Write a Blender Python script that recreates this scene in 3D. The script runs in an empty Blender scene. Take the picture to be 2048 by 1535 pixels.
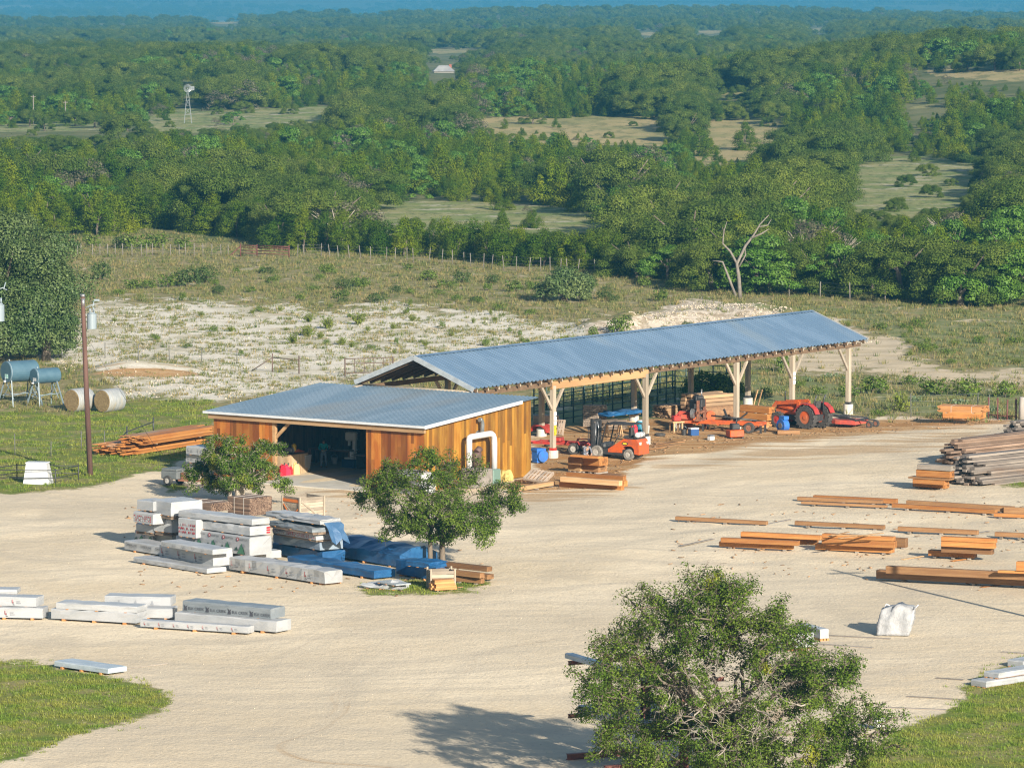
import bpy, bmesh, math, random
import numpy as np
from mathutils import Vector, Matrix, noise as mnoise
random.seed(7); RNG = np.random.default_rng(7)
SC = bpy.context.scene; COL = SC.collection
PI = math.pi
# ------------------------------------------------------------------ camera geometry (lens 171 mm equivalent, drone at 31 m)
FPX, CAMZ, HOR = 9722.0, 31.0, -100.0
PITCH = math.atan((767.5 - HOR) / FPX)
CP, SP = math.cos(PITCH), math.sin(PITCH)
def ray(u, v):
    a, b = (u - 1024) / FPX, (767.5 - v) / FPX
    return (a, CP + b * SP, -SP + b * CP)
def G(u, v, z=0.0):
    d = ray(u, v); t = (z - CAMZ) / d[2]
    return Vector((d[0] * t, d[1] * t, z))
def proj(x, y, z):
    zz = z - CAMZ; dep = y * CP - zz * SP; up = y * SP + zz * CP
    return 1024 + FPX * x / dep, 767.5 - FPX * up / dep
def sst(a, b, x):
    t = np.clip((x - a) / (b - a), 0, 1); return t * t * (3 - 2 * t)
_mr = random.Random(41); MOUND = [(1180 + 21 * i + _mr.uniform(-8, 8), 660 - 2.4 * i + (30 if i > 13 else 0) * (i - 13) / 8 + _mr.uniform(-6, 6), _mr.uniform(.9, 2.2), _mr.uniform(2.5, 6), _mr.uniform(.12, .62)) for i in range(22)]
MOUND = [(G(u, v).x, G(u, v).y, a, b, h) for u, v, a, b, h in MOUND]
DIRT = [(G(285, 742).x, G(285, 742).y, 3.6, 5, .55), (G(250, 740).x, G(250, 740).y, 1.6, 3, .3)]
def gz(x, y):
    x = np.asarray(x, float); y = np.asarray(y, float)
    z = np.sin(x / 60 + 1) * np.sin(y / 140 + .5) * 2.6 * sst(560, 900, y) + 9 * np.exp(-((x - 108) / 48) ** 2 - ((y - 960) / 230) ** 2) + 5 * np.exp(-((x + 70) / 50) ** 2 - ((y - 1180) / 160) ** 2) + 5 * np.exp(-((x - 30) / 70) ** 2 - ((y - 1500) / 150) ** 2)
    z = z + np.sin(x / 170 + .3) * 2.5 * sst(1200, 2100, y) - 24 * np.clip((y - 950) / 2550, 0, 1)
    z = z + (np.sin(x / 120 + 1.2) * 2.5 + 1.5) * sst(2900, 3500, y) - 66 * sst(3800, 5800, y) + 190 * sst(11000, 13600, y) + np.sin(x / 500) * np.sin(y / 700) * 6 * sst(5000, 6000, y)
    for cx, cy, a, b, h in MOUND + DIRT:
        z = z + h * np.exp(-((x - cx) / a) ** 2 - ((y - cy) / b) ** 2)
    return z
def GT(u, v):
    d = ray(u, v); y = 150.0; pr = y
    while y < 15000:
        t = y / d[1]
        if CAMZ + d[2] * t <= float(gz(d[0] * t, y)): break
        pr = y; y *= 1.012
    for _ in range(14):
        m_ = (pr + y) / 2; t = m_ / d[1]
        if CAMZ + d[2] * t <= float(gz(d[0] * t, m_)): y = m_
        else: pr = m_
    t = y / d[1]; return Vector((d[0] * t, y, float(gz(d[0] * t, y))))
cam = bpy.data.cameras.new('camera'); camo = bpy.data.objects.new('camera', cam); COL.objects.link(camo)
camo.location = (0, 0, CAMZ); camo.rotation_euler = (PI / 2 - PITCH, 0, 0)
cam.sensor_width = 36; cam.lens = FPX / 2048 * 36; cam.clip_start = 1; cam.clip_end = 20000
SC.camera = camo
SC.render.resolution_x, SC.render.resolution_y = 1024, 767
# ------------------------------------------------------------------ light
AZ, EL = math.radians(25), math.radians(20)
SUND = Vector((math.sin(AZ) * math.cos(EL), -math.cos(AZ) * math.cos(EL), math.sin(EL)))
w = bpy.data.worlds.new('World'); SC.world = w; w.use_nodes = True
nt = w.node_tree; bg = nt.nodes['Background']; sky = nt.nodes.new('ShaderNodeTexSky')
sky.sky_type = 'NISHITA'; sky.sun_disc = False; sky.sun_elevation = EL
sky.sun_rotation = math.atan2(SUND.x, SUND.y); sky.air_density = 1.0; sky.dust_density = 1.0; sky.ozone_density = 1.5
nt.links.new(sky.outputs[0], bg.inputs[0]); bg.inputs[1].default_value = 0.07
sl = bpy.data.lights.new('sun', 'SUN'); sl.energy = 5.0; sl.angle = math.radians(.5); sl.color = (1, .92, .79)
so = bpy.data.objects.new('sun', sl); COL.objects.link(so); so.rotation_euler = SUND.to_track_quat('Z', 'Y').to_euler()
SC.view_settings.view_transform = 'Standard'; SC.view_settings.look = 'None'; SC.view_settings.gamma = 1
SC.view_settings.exposure = 1.05
SC.render.engine = 'CYCLES'
cy = SC.cycles; cy.max_bounces = 6; cy.diffuse_bounces = 3; cy.glossy_bounces = 2; cy.transparent_max_bounces = 8
cy.use_denoising = True; cy.denoiser = 'OPENIMAGEDENOISE'; cy.denoising_input_passes = 'RGB_ALBEDO_NORMAL'; cy.denoising_prefilter = 'NONE'; cy.volume_bounces = 0; cy.caustics_reflective = False; cy.caustics_refractive = False
cy.pixel_filter_type = 'BLACKMAN_HARRIS'; cy.filter_width = 1.2
cy.sample_clamp_indirect = 4
# ------------------------------------------------------------------ materials
MATS = {}
def newmat(name):
    m = bpy.data.materials.new(name); m.use_nodes = True
    nt = m.node_tree; b = nt.nodes['Principled BSDF']
    return m, nt, b
def nd(nt, t, **k):
    n = nt.nodes.new('ShaderNode' + t)
    for a, v in k.items():
        if a.startswith('i_'):
            n.inputs[a[2:].replace('_', ' ')].default_value = v
        else: setattr(n, a, v)
    return n
def c4(c): return (c[0], c[1], c[2], 1)
def mixc(nt, fac, a, b, mode='MIX'):
    n = nt.nodes.new('ShaderNodeMix'); n.data_type = 'RGBA'; n.blend_type = mode
    for s, val in ((n.inputs[0], fac), (n.inputs[6], a), (n.inputs[7], b)):
        if hasattr(val, 'is_linked') or hasattr(val, 'links'): nt.links.new(val, s)
        elif isinstance(val, (int, float)): s.default_value = val
        else: s.default_value = c4(val)
    return n.outputs[2]
def math_(nt, op, a, b=None, clamp=False):
    n = nt.nodes.new('ShaderNodeMath'); n.operation = op; n.use_clamp = clamp
    for s, val in ((n.inputs[0], a), (n.inputs[1], b)):
        if val is None: continue
        if isinstance(val, (int, float)): s.default_value = val
        else: nt.links.new(val, s)
    return n.outputs[0]
def ramp(nt, val, a, b):
    n = nt.nodes.new('ShaderNodeMapRange'); n.interpolation_type = 'SMOOTHSTEP'
    nt.links.new(val, n.inputs[0]); n.inputs[1].default_value = a; n.inputs[2].default_value = b
    return n.outputs[0]
def noise(nt, co, scale, detail=4, stretch=(1, 1, 1), rough=.55):
    mp = nd(nt, 'Mapping'); mp.inputs['Scale'].default_value = stretch; nt.links.new(co, mp.inputs[0])
    n = nd(nt, 'TexNoise'); n.inputs['Scale'].default_value = scale; n.inputs['Detail'].default_value = detail
    n.inputs['Roughness'].default_value = rough
    nt.links.new(mp.outputs[0], n.inputs[0]); return n.outputs[0]
def M(name, c1, c2=None, scale=3, stretch=(1, 1, 1), rough=.7, metal=0, bump=0, bscale=30, bstretch=None,
      island=None, obj=None, c3=None, spec=.5, trans=0, lo=.35, hi=.65, coat=0):
    if name in MATS: return MATS[name]
    m, nt, b = newmat(name)
    co = nd(nt, 'TexCoord').outputs['Object']
    col = None
    if c2: col = mixc(nt, ramp(nt, noise(nt, co, scale, 5, stretch), lo, hi), c1, c2)
    else:
        r = nd(nt, 'RGB'); r.outputs[0].default_value = c4(c1); col = r.outputs[0]
    if c3: col = mixc(nt, ramp(nt, noise(nt, co, scale * .31, 3, stretch), .55, .72), col, c3)
    if island:
        g = nd(nt, 'NewGeometry').outputs['Random Per Island']
        col = mixc(nt, g, mixc(nt, 1.0, col, island[0], 'MULTIPLY'), mixc(nt, 1.0, col, island[1], 'MULTIPLY'))
    if obj:
        g = nd(nt, 'ObjectInfo').outputs['Random']
        col = mixc(nt, g, mixc(nt, 1.0, col, obj[0], 'MULTIPLY'), mixc(nt, 1.0, col, obj[1], 'MULTIPLY'))
    nt.links.new(col, b.inputs['Base Color'])
    b.inputs['Roughness'].default_value = rough; b.inputs['Metallic'].default_value = metal
    b.inputs['Specular IOR Level'].default_value = spec
    if coat: b.inputs['Coat Weight'].default_value = coat
    if bump:
        bn = nd(nt, 'Bump'); bn.inputs['Strength'].default_value = 1; bn.inputs['Distance'].default_value = bump
        nt.links.new(noise(nt, co, bscale, 3, bstretch or stretch), bn.inputs['Height'])
        nt.links.new(bn.outputs[0], b.inputs['Normal'])
    if trans:
        tr = nd(nt, 'BsdfTranslucent'); nt.links.new(col, tr.inputs[0])
        mx = nd(nt, 'MixShader'); mx.inputs[0].default_value = trans
        nt.links.new(b.outputs[0], mx.inputs[1]); nt.links.new(tr.outputs[0], mx.inputs[2])
        nt.links.new(mx.outputs[0], nt.nodes['Material Output'].inputs[0])
    MATS[name] = m; return m
# ------------------------------------------------------------------ mesh builder
def basis(d, up=Vector((0, 0, 1))):
    d = d.normalized()
    if abs(d.dot(up)) > .98: up = Vector((1, 0, 0))
    s = d.cross(up).normalized(); return d, s, s.cross(d).normalized()
class MB:
    def __init__(s): s.v = []; s.f = []; s.m = []; s.sm = []
    def add(s, vs, fs, mat=0, smooth=False):
        o = len(s.v); s.v += [tuple(p) for p in vs]
        for f in fs: s.f.append(tuple(i + o for i in f)); s.m.append(mat); s.sm.append(smooth)
        return s
    def hexa(s, P, mat=0):   # 4 bottom ccw, 4 top ccw
        return s.add(P, [(3, 2, 1, 0), (4, 5, 6, 7), (0, 1, 5, 4), (1, 2, 6, 5), (2, 3, 7, 6), (3, 0, 4, 7)], mat)
    def box(s, x0, y0, z0, x1, y1, z1, mat=0, bev=0):
        if bev:
            b = min(bev, (x1 - x0) * .4, (y1 - y0) * .4, (z1 - z0) * .4)
            bm = bmesh.new(); bmesh.ops.create_cube(bm, size=1)
            for q in bm.verts:
                q.co = Vector(((x0 + x1) / 2 + q.co.x * (x1 - x0), (y0 + y1) / 2 + q.co.y * (y1 - y0), (z0 + z1) / 2 + q.co.z * (z1 - z0)))
            bmesh.ops.bevel(bm, geom=bm.edges[:], offset=b, segments=1, affect='EDGES')
            bm.verts.index_update()
            s.add([q.co for q in bm.verts], [[q.index for q in f.verts] for f in bm.faces], mat); bm.free(); return s
        return s.hexa([(x0, y0, z0), (x1, y0, z0), (x1, y1, z0), (x0, y1, z0), (x0, y0, z1), (x1, y0, z1), (x1, y1, z1), (x0, y1, z1)], mat)
    def bar(s, p, q, w=.1, h=.1, mat=0):
        p, q = Vector(p), Vector(q); d, a, b = basis(q - p); a = a * w / 2; b = b * h / 2
        P = [p - a - b, q - a - b, q + a - b, p + a - b, p - a + b, q - a + b, q + a + b, p + a + b]
        return s.hexa([P[3], P[2], P[1], P[0], P[7], P[6], P[5], P[4]] if False else P, mat)
    def tube(s, pts, r, n=8, mat=0, cap=True, smooth=True):
        pts = [Vector(p) for p in pts]; R = r if isinstance(r, (list, tuple)) else [r] * len(pts)
        o = len(s.v); k = len(pts)
        a = None
        for i, p in enumerate(pts):
            d = (pts[min(i + 1, k - 1)] - pts[max(i - 1, 0)])
            d, sx, sy = basis(d if d.length > 1e-6 else Vector((0, 0, 1)))
            if a is not None:
                sx = a - d * a.dot(d)
                sx = sx.normalized() if sx.length > 1e-4 else basis(d)[1]
                sy = d.cross(sx) * -1
            a = sx
            for j in range(n):
                t = 2 * PI * j / n; s.v.append(tuple(p + (sx * math.cos(t) + sy * math.sin(t)) * R[i]))
        for i in range(k - 1):
            for j in range(n):
                s.f.append((o + i * n + j, o + i * n + (j + 1) % n, o + (i + 1) * n + (j + 1) % n, o + (i + 1) * n + j)); s.m.append(mat); s.sm.append(smooth)
        if cap:
            s.f.append(tuple(o + j for j in range(n - 1, -1, -1))); s.m.append(mat); s.sm.append(False)
            s.f.append(tuple(o + (k - 1) * n + j for j in range(n))); s.m.append(mat); s.sm.append(False)
        return s
    def prism(s, poly, y0, y1, mat=0, axis='y'):   # polygon in (x,z) extruded along y (or (y,z) along x)
        n = len(poly)
        A = [(p[0], y0, p[1]) if axis == 'y' else (y0, p[0], p[1]) for p in poly]
        B = [(p[0], y1, p[1]) if axis == 'y' else (y1, p[0], p[1]) for p in poly]
        return s.add(A + B, [tuple(range(n)), tuple(range(2 * n - 1, n - 1, -1))] + [(i, (i + 1) % n + 0, (i + 1) % n + n, i + n)[::-1] for i in range(n)], mat)
    def wheel(s, c, r, w, axis='y', mat=0, n=20, hub=None, prof=None):   # ring (tyre) about axis
        c = Vector(c); ri = hub or r * .55
        P = prof or [(ri, -w / 2), (r * .93, -w / 2), (r, -w * .3), (r, w * .3), (r * .93, w / 2), (ri, w / 2)]
        o = len(s.v); k = len(P)
        for i in range(n):
            t = 2 * PI * i / n
            for a, b in P:
                e = (a * math.cos(t), b, a * math.sin(t)) if axis == 'y' else (b, a * math.cos(t), a * math.sin(t))
                s.v.append(tuple(c + Vector(e)))
        for i in range(n):
            for j in range(k):
                s.f.append((o + i * k + j, o + i * k + (j + 1) % k, o + ((i + 1) % n) * k + (j + 1) % k, o + ((i + 1) % n) * k + j)); s.m.append(mat); s.sm.append(False)
        return s
    def stamp(s, tri, fn, mat=0):
        return s.add([fn(p) for p in tri[0]], tri[1], mat)
    def build(s, name, mats, parent=None, label=None, fix=True):
        me = bpy.data.meshes.new(name); me.from_pydata(s.v, [], s.f)
        for m in (mats if isinstance(mats, (list, tuple)) else [mats]): me.materials.append(m)
        me.polygons.foreach_set('material_index', s.m); me.polygons.foreach_set('use_smooth', s.sm)
        if fix and len(s.f) < 20000:
            bm = bmesh.new(); bm.from_mesh(me); bmesh.ops.recalc_face_normals(bm, faces=bm.faces); bm.to_mesh(me); bm.free()
        me.update(); o = bpy.data.objects.new(name, me); COL.objects.link(o)
        if parent: o.parent = parent
        if label: o['label'] = label
        return o
def tag(o, label, cat, group=None, kind=None):
    if label: o['label'] = label
    if cat: o['category'] = cat
    if group: o['group'] = group
    if kind: o['kind'] = kind
    return o
def thing(name, label, cat, loc=(0, 0, 0), rz=0, group=None):
    o = bpy.data.objects.new(name, None); COL.objects.link(o); o.empty_display_size = .2
    o.location = loc; o.rotation_euler = (0, 0, rz); return tag(o, label, cat, group)
def put(o, loc, rz=0):
    o.location = loc; o.rotation_euler = (0, 0, rz); return o
def npmesh(name, V, Fq, mats, parent=None, mi=None, smooth=False):
    me = bpy.data.meshes.new(name); V = np.asarray(V, np.float32); Fq = np.asarray(Fq, np.int32); k = Fq.shape[1]
    me.vertices.add(len(V)); me.vertices.foreach_set('co', V.ravel())
    me.loops.add(Fq.size); me.loops.foreach_set('vertex_index', Fq.ravel())
    me.polygons.add(len(Fq)); me.polygons.foreach_set('loop_start', np.arange(len(Fq), dtype=np.int32) * k)
    if mi is not None: me.polygons.foreach_set('material_index', np.asarray(mi, np.int32))
    if smooth: me.polygons.foreach_set('use_smooth', np.ones(len(Fq), bool))
    for m in (mats if isinstance(mats, (list, tuple)) else [mats]): me.materials.append(m)
    me.update(calc_edges=True); o = bpy.data.objects.new(name, me); COL.objects.link(o)
    if parent: o.parent = parent
    return o
def dup(o, loc, rz=0, scale=None, label=None, group=None):
    r = o.copy(); COL.objects.link(r); r.location = loc; r.rotation_euler = (0, 0, rz)
    if scale: r.scale = scale if isinstance(scale, (tuple, list)) else (scale,) * 3
    if label: r['label'] = label
    if group: r['group'] = group
    for ch in list(o.children):
        c = ch.copy(); COL.objects.link(c); c.parent = r
        for g in list(ch.children):
            d = g.copy(); COL.objects.link(d); d.parent = c
    return r
# ------------------------------------------------------------------ lettering (flat triangles, unit cap height)
TXT = {}
def text(s):
    if s in TXT: return TXT[s]
    cu = bpy.data.curves.new('t', 'FONT'); cu.body = s; cu.size = 1; cu.align_x = 'LEFT'; cu.resolution_u = 2
    o = bpy.data.objects.new('t', cu); COL.objects.link(o)
    dg = bpy.context.evaluated_depsgraph_get(); me = bpy.data.meshes.new_from_object(o.evaluated_get(dg))
    V = [(v.co.x, v.co.y) for v in me.vertices]; F = [tuple(p.vertices) for p in me.polygons]
    bpy.data.objects.remove(o); bpy.data.curves.remove(cu); bpy.data.meshes.remove(me)
    x0 = min(a for a, b in V); TXT[s] = ([(a - x0, b) for a, b in V], F, max(a for a, b in V) - x0)
    return TXT[s]
for _t in ('ELK CREEK', 'TIMBERLINE', 'HAMPTON', 'L'): text(_t)
# ------------------------------------------------------------------ ground
def sdf(poly, U, Vv):
    poly = np.array(poly, float); n = len(poly); d = np.full(U.shape, 1e9); ins = np.zeros(U.shape, bool)
    for i in range(n):
        a, b = poly[i], poly[(i + 1) % n]; e = b - a
        t = np.clip(((U - a[0]) * e[0] + (Vv - a[1]) * e[1]) / max((e ** 2).sum(), 1e-9), 0, 1)
        d = np.minimum(d, np.hypot(U - a[0] - t * e[0], (Vv - a[1] - t * e[1]) * 2.2))
        if a[1] != b[1]:
            c = ((a[1] > Vv) != (b[1] > Vv)) & (U < (b[0] - a[0]) * (Vv - a[1]) / (b[1] - a[1]) + a[0]); ins ^= c
    return np.where(ins, -d, d)
PASTURE = [[(755, 413), (830, 402), (1010, 405), (1100, 415), (1190, 430), (1200, 452), (1120, 455), (950, 445), (860, 450), (760, 448)],
           [(300, 232), (470, 222), (660, 214), (640, 228), (530, 240), (380, 248), (310, 248)],
           [(-90, 252), (140, 246), (230, 250), (260, 256), (150, 262), (-90, 265)],
           [(1700, 330), (1760, 315), (1860, 310), (1950, 330), (1930, 375), (1880, 400), (1790, 412), (1710, 395)]]
GOLD = [[(965, 240), (1040, 236), (1160, 238), (1310, 232), (1320, 262), (1270, 278), (1230, 270), (1160, 258), (970, 250)],
        [(1850, 142), (1900, 132), (1960, 140), (2150, 140), (2150, 165), (1960, 160), (1860, 150)],
        [(1420, 182), (1500, 177), (1510, 187), (1440, 190)], [(830, 102), (890, 96), (960, 97), (985, 102), (880, 108)],
        [(1420, 250), (1480, 240), (1545, 245), (1530, 275), (1480, 300), (1440, 310), (1400, 300)],
        [(1270, 68), (1300, 64), (1330, 67), (1300, 72)], [(1380, 63), (1420, 61), (1470, 63), (1420, 68)], [(1620, 59), (1655, 54), (1650, 63), (1625, 66)],
        [(-60, 14), (60, 10), (90, 18), (-60, 22)], [(420, 45), (450, 41), (480, 46), (440, 49)], [(660, 22), (760, 20), (740, 24)], [(1790, 214), (1850, 209), (1900, 213), (1840, 218)]]
LAWN = [[(-400, 1310), (60, 1322), (140, 1340), (215, 1352), (300, 1368), (345, 1400), (310, 1428), (180, 1462), (60, 1505), (0, 1525), (-400, 1560)],
        [(2500, 1240), (2048, 1318), (1985, 1340), (1948, 1358), (1925, 1375), (1935, 1395), (1890, 1425), (1815, 1448), (1775, 1475), (1740, 1500), (1700, 1560), (1650, 1680), (2500, 1680)],
        [(-400, 830), (0, 822), (60, 815), (130, 830), (250, 800), (330, 797), (430, 800), (430, 890), (400, 905), (330, 935), (270, 950), (215, 965), (140, 978), (60, 984), (-400, 984)],
        [(712, 1178), (760, 1165), (820, 1160), (880, 1165), (965, 1158), (978, 1168), (950, 1178), (860, 1188), (745, 1190)],
        [(1955, 965), (2000, 945), (2060, 925), (2400, 900), (2400, 985), (2040, 972)], [(325, 968), (365, 968), (372, 978), (340, 982)]]
WEEDS = [[(1060, 790), (1400, 735), (1550, 745), (1700, 768), (1850, 778), (2400, 792), (2400, 832), (1850, 826), (1700, 823), (1560, 806), (1300, 840), (1080, 858)],
         [(190, 690), (330, 700), (520, 715), (520, 735), (300, 730), (180, 720)], [(1480, 610), (2400, 640), (2400, 745), (1950, 735), (1800, 680), (1700, 640)]]
CALICHE = [[(190, 606), (420, 600), (620, 613), (800, 606), (960, 625), (1100, 640), (1200, 650), (1150, 690), (900, 720), (830, 735), (690, 770), (560, 800), (420, 803), (260, 800), (190, 740), (60, 722)],
           [(1165, 645), (1250, 640), (1330, 615), (1390, 598), (1450, 606), (1500, 616), (1600, 634), (1700, 652), (1780, 685), (1700, 700), (1500, 690), (1400, 690), (1180, 695)]]
PALE = [[(1640, 650), (1720, 660), (1830, 690), (1800, 720), (1900, 735), (2400, 752), (2400, 772), (1950, 766), (1760, 748), (1640, 745), (1540, 735)],
        [(0, 817), (30, 812), (62, 818), (40, 824), (-60, 826)], [(330, 728), (400, 726), (440, 736), (380, 740)]]
DIRTP = [[(1060, 878), (1300, 862), (1340, 845), (1480, 838), (1560, 830), (1640, 835), (1740, 838), (1900, 832), (2060, 838), (2010, 850), (1850, 858), (1700, 872), (1500, 892), (1420, 903), (1350, 912), (1300, 918), (1250, 950), (1190, 978), (1060, 985), (1000, 975), (1060, 945)],
         [(185, 743), (240, 730), (370, 737), (398, 748), (330, 758), (230, 756)], [(1085, 856), (1180, 840), (1350, 835), (1500, 825), (1420, 875), (1100, 900)]]
DUST = [[(640, 990), (730, 972), (800, 988), (720, 1000)], [(1310, 935), (1500, 905), (1800, 880), (1960, 862), (1900, 890), (1600, 915), (1420, 930)], [(1030, 985), (1260, 968), (1220, 985), (1060, 1000)]]
YARD = [(-900, 985), (60, 984), (140, 978), (215, 965), (270, 950), (330, 935), (400, 905), (430, 890), (900, 870), (1060, 870), (1300, 850), (1560, 822), (1750, 832), (2000, 835), (2500, 838), (2500, 2600), (-900, 2600)]
_b = [(-900, 475), (140, 475), (300, 468), (520, 493), (560, 503), (700, 509), (860, 515), (1000, 530), (1200, 545), (1290, 560), (1450, 583), (1600, 590), (1750, 600), (1900, 610), (2900, 640)]
def wood_line(u): return np.interp(u, [p[0] for p in _b], [p[1] for p in _b])
rows = [110.0]
while rows[-1] < 14500: rows.append(rows[-1] * (1.0032 if rows[-1] < 720 else 1.0075))
rows = np.array(rows)
cols = np.concatenate([np.linspace(-.34, -.125, 26)[:-1], np.linspace(-.125, .125, 400), np.linspace(.125, .34, 26)[1:]])
Yg, Kg = np.meshgrid(rows, cols, indexing='ij'); Xg = Yg * Kg
Zg = gz(Xg, Yg)
dep = Yg * CP - (Zg - CAMZ) * SP
Ug = 1024 + FPX * Xg / dep; Vg = 767.5 - FPX * (Yg * SP + (Zg - CAMZ) * CP) / dep
R_, C_ = Xg.shape
idx = np.arange(R_ * C_).reshape(R_, C_)
Fq = np.stack([idx[:-1, :-1], idx[:-1, 1:], idx[1:, 1:], idx[1:, :-1]], -1).reshape(-1, 4)
def mask(polys, soft):
    m = np.zeros(Ug.shape)
    for p in polys: m = np.maximum(m, np.clip(.5 - sdf(p, Ug, Vg) / (2 * soft), 0, 1))
    return m
masks = dict(lawn=mask(LAWN, 24), weeds=mask(WEEDS, 40), caliche=mask(CALICHE, 42), pale=mask(PALE, 26), dirt=mask(DIRTP, 30), dust=mask(DUST, 40),
             yard=mask([YARD], 12), pasture=mask(PASTURE + [[(715, 402), (1220, 415), (1215, 492), (760, 482)], [(1675, 315), (1965, 320), (1955, 435), (1690, 435)], [(280, 218), (670, 212), (660, 266), (290, 266)]], 5), gold=mask(GOLD + [[(940, 232), (1330, 232), (1340, 292), (950, 287)], [(1390, 240), (1560, 240), (1530, 330), (1390, 330)]], 3), rubble=mask([CALICHE[1]], 30), woods=np.clip((wood_line(Ug) + 6 - Vg) / 12, 0, 1))
m, nt, b = newmat('ground_surface')
co = nd(nt, 'TexCoord').outputs['Object']
def att(n): return nd(nt, 'Attribute', attribute_name=n).outputs['Fac']
big = noise(nt, co, .06, 4); med = noise(nt, co, .45, 5); fine = noise(nt, co, 4.0, 4); medw = noise(nt, co, .22, 6, (1, .6, 1), .65); grit = noise(nt, co, 22, 2)

def arc(cx, cy, sc_, dist):
    v = nd(nt, 'VectorMath', operation='DISTANCE'); wv = nd(nt, 'VectorMath', operation='ADD'); nz = nd(nt, 'TexNoise'); nz.inputs['Scale'].default_value = .05; nt.links.new(co, nz.inputs[0])
    ms_ = nd(nt, 'VectorMath', operation='SCALE'); ms_.inputs['Scale'].default_value = dist; nt.links.new(nz.outputs['Color'], ms_.inputs[0]); nt.links.new(co, wv.inputs[0]); nt.links.new(ms_.outputs[0], wv.inputs[1])
    nt.links.new(wv.outputs[0], v.inputs[0]); v.inputs[1].default_value = (cx, cy, 0); cb = nd(nt, 'CombineXYZ'); nt.links.new(v.outputs['Value'], cb.inputs[0])
    mp = nd(nt, 'Mapping'); mp.inputs['Scale'].default_value = (.03, .03, .03); nt.links.new(co, mp.inputs[0]); ad = nd(nt, 'VectorMath', operation='ADD'); nt.links.new(cb.outputs[0], ad.inputs[0]); nt.links.new(mp.outputs[0], ad.inputs[1])
    return noise(nt, ad.outputs[0], sc_, 5, rough=.6)
streak = arc(30, 205, .55, 14); streak2 = arc(-34, 232, .5, 10); streak3 = arc(2, 330, .6, 18)
def edge(n, w=.9, src=None):
    return ramp(nt, math_(nt, 'ADD', att(n), math_(nt, 'MULTIPLY', math_(nt, 'SUBTRACT', src or medw, .5), w * 2.2)), .36, .64)
# crushed limestone yard with wheel tracks and pebbles
yard = mixc(nt, ramp(nt, big, .38, .62), (.635, .515, .35), (.735, .615, .44))
yard = mixc(nt, math_(nt, 'MULTIPLY', ramp(nt, streak, .47, .66), .38), yard, (.48, .415, .32))
yard = mixc(nt, math_(nt, 'MULTIPLY', ramp(nt, streak2, .55, .7), .25), yard, (.52, .44, .33))
yard = mixc(nt, math_(nt, 'MULTIPLY', ramp(nt, noise(nt, co, 1.6, 6, rough=.8), .50, .62), .24), yard, (.45, .375, .265))
spk = nd(nt, 'TexVoronoi'); spk.inputs['Scale'].default_value = 2.3; nt.links.new(co, spk.inputs[0])
yard = mixc(nt, math_(nt, 'MULTIPLY', ramp(nt, spk.outputs['Distance'], .17, .08), .7), yard, (.31, .255, .18))
yard = mixc(nt, math_(nt, 'MULTIPLY', ramp(nt, fine, .5, .72), .45), yard, (.74, .655, .50))
yard = mixc(nt, math_(nt, 'MULTIPLY', ramp(nt, grit, .58, .7), .5), yard, (.42, .355, .26))
yard = mixc(nt, math_(nt, 'MULTIPLY', ramp(nt, noise(nt, co, 17, 2), .62, .72), .6), yard, (.78, .71, .58))
yard = mixc(nt, math_(nt, 'MULTIPLY', ramp(nt, noise(nt, co, .035, 3), .46, .60), .45), yard, (.52, .435, .315))
yard = mixc(nt, math_(nt, 'MULTIPLY', ramp(nt, noise(nt, co, .18, 5, (1, .5, 1)), .56, .66), .4), yard, (.47, .395, .29))
yard = mixc(nt, math_(nt, 'MULTIPLY', ramp(nt, streak3, .50, .60), .42), yard, (.48, .41, .31))
dust = edge('dust', 1.3, streak); yard = mixc(nt, math_(nt, 'MULTIPLY', dust, .65), yard, (.40, .255, .125))
# dry hillside field
dry = mixc(nt, ramp(nt, med, .38, .62), (.235, .205, .085), (.30, .235, .12))
dry = mixc(nt, ramp(nt, noise(nt, co, 1.1, 5), .5, .66), dry, (.12, .145, .04))
dry = mixc(nt, math_(nt, 'MULTIPLY', ramp(nt, noise(nt, co, .25, 6), .58, .68), .6), dry, (.47, .41, .30))
dry = mixc(nt, math_(nt, 'MULTIPLY', ramp(nt, grit, .55, .7), .5), dry, (.13, .125, .05))
weed = mixc(nt, ramp(nt, med, .35, .65), (.155, .18, .06), (.23, .22, .10))
weed = mixc(nt, math_(nt, 'MULTIPLY', ramp(nt, fine, .55, .7), .5), weed, (.09, .125, .03))
cal = mixc(nt, ramp(nt, fine, .35, .62), (.60, .54, .43), (.70, .645, .54))
cal = mixc(nt, math_(nt, 'MULTIPLY', ramp(nt, noise(nt, co, .16, 5), .48, .63), .6), cal, (.36, .315, .19))
cal = mixc(nt, math_(nt, 'MULTIPLY', ramp(nt, grit, .6, .7), .5), cal, (.27, .24, .15))
dirt = mixc(nt, ramp(nt, streak, .36, .64), (.36, .185, .065), (.45, .30, .155))
dirt = mixc(nt, math_(nt, 'MULTIPLY', ramp(nt, fine, .5, .7), .6), dirt, (.27, .13, .045))
pale = mixc(nt, ramp(nt, streak, .4, .6), (.56, .46, .32), (.46, .37, .24))
lawn = mixc(nt, ramp(nt, noise(nt, co, .5, 5), .36, .64), (.115, .165, .022), (.20, .195, .045))
lawn = mixc(nt, math_(nt, 'MULTIPLY', ramp(nt, noise(nt, co, .35, 6, rough=.7), .47, .60), .75), lawn, (.29, .235, .11))
lawn = mixc(nt, math_(nt, 'MULTIPLY', ramp(nt, fine, .45, .7), .6), lawn, (.075, .12, .018))
woods = mixc(nt, ramp(nt, noise(nt, co, .1, 4), .4, .6), (.095, .115, .035), (.17, .165, .07))
past = mixc(nt, ramp(nt, noise(nt, co, .12, 5), .38, .62), (.17, .21, .06), (.29, .27, .12))
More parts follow.
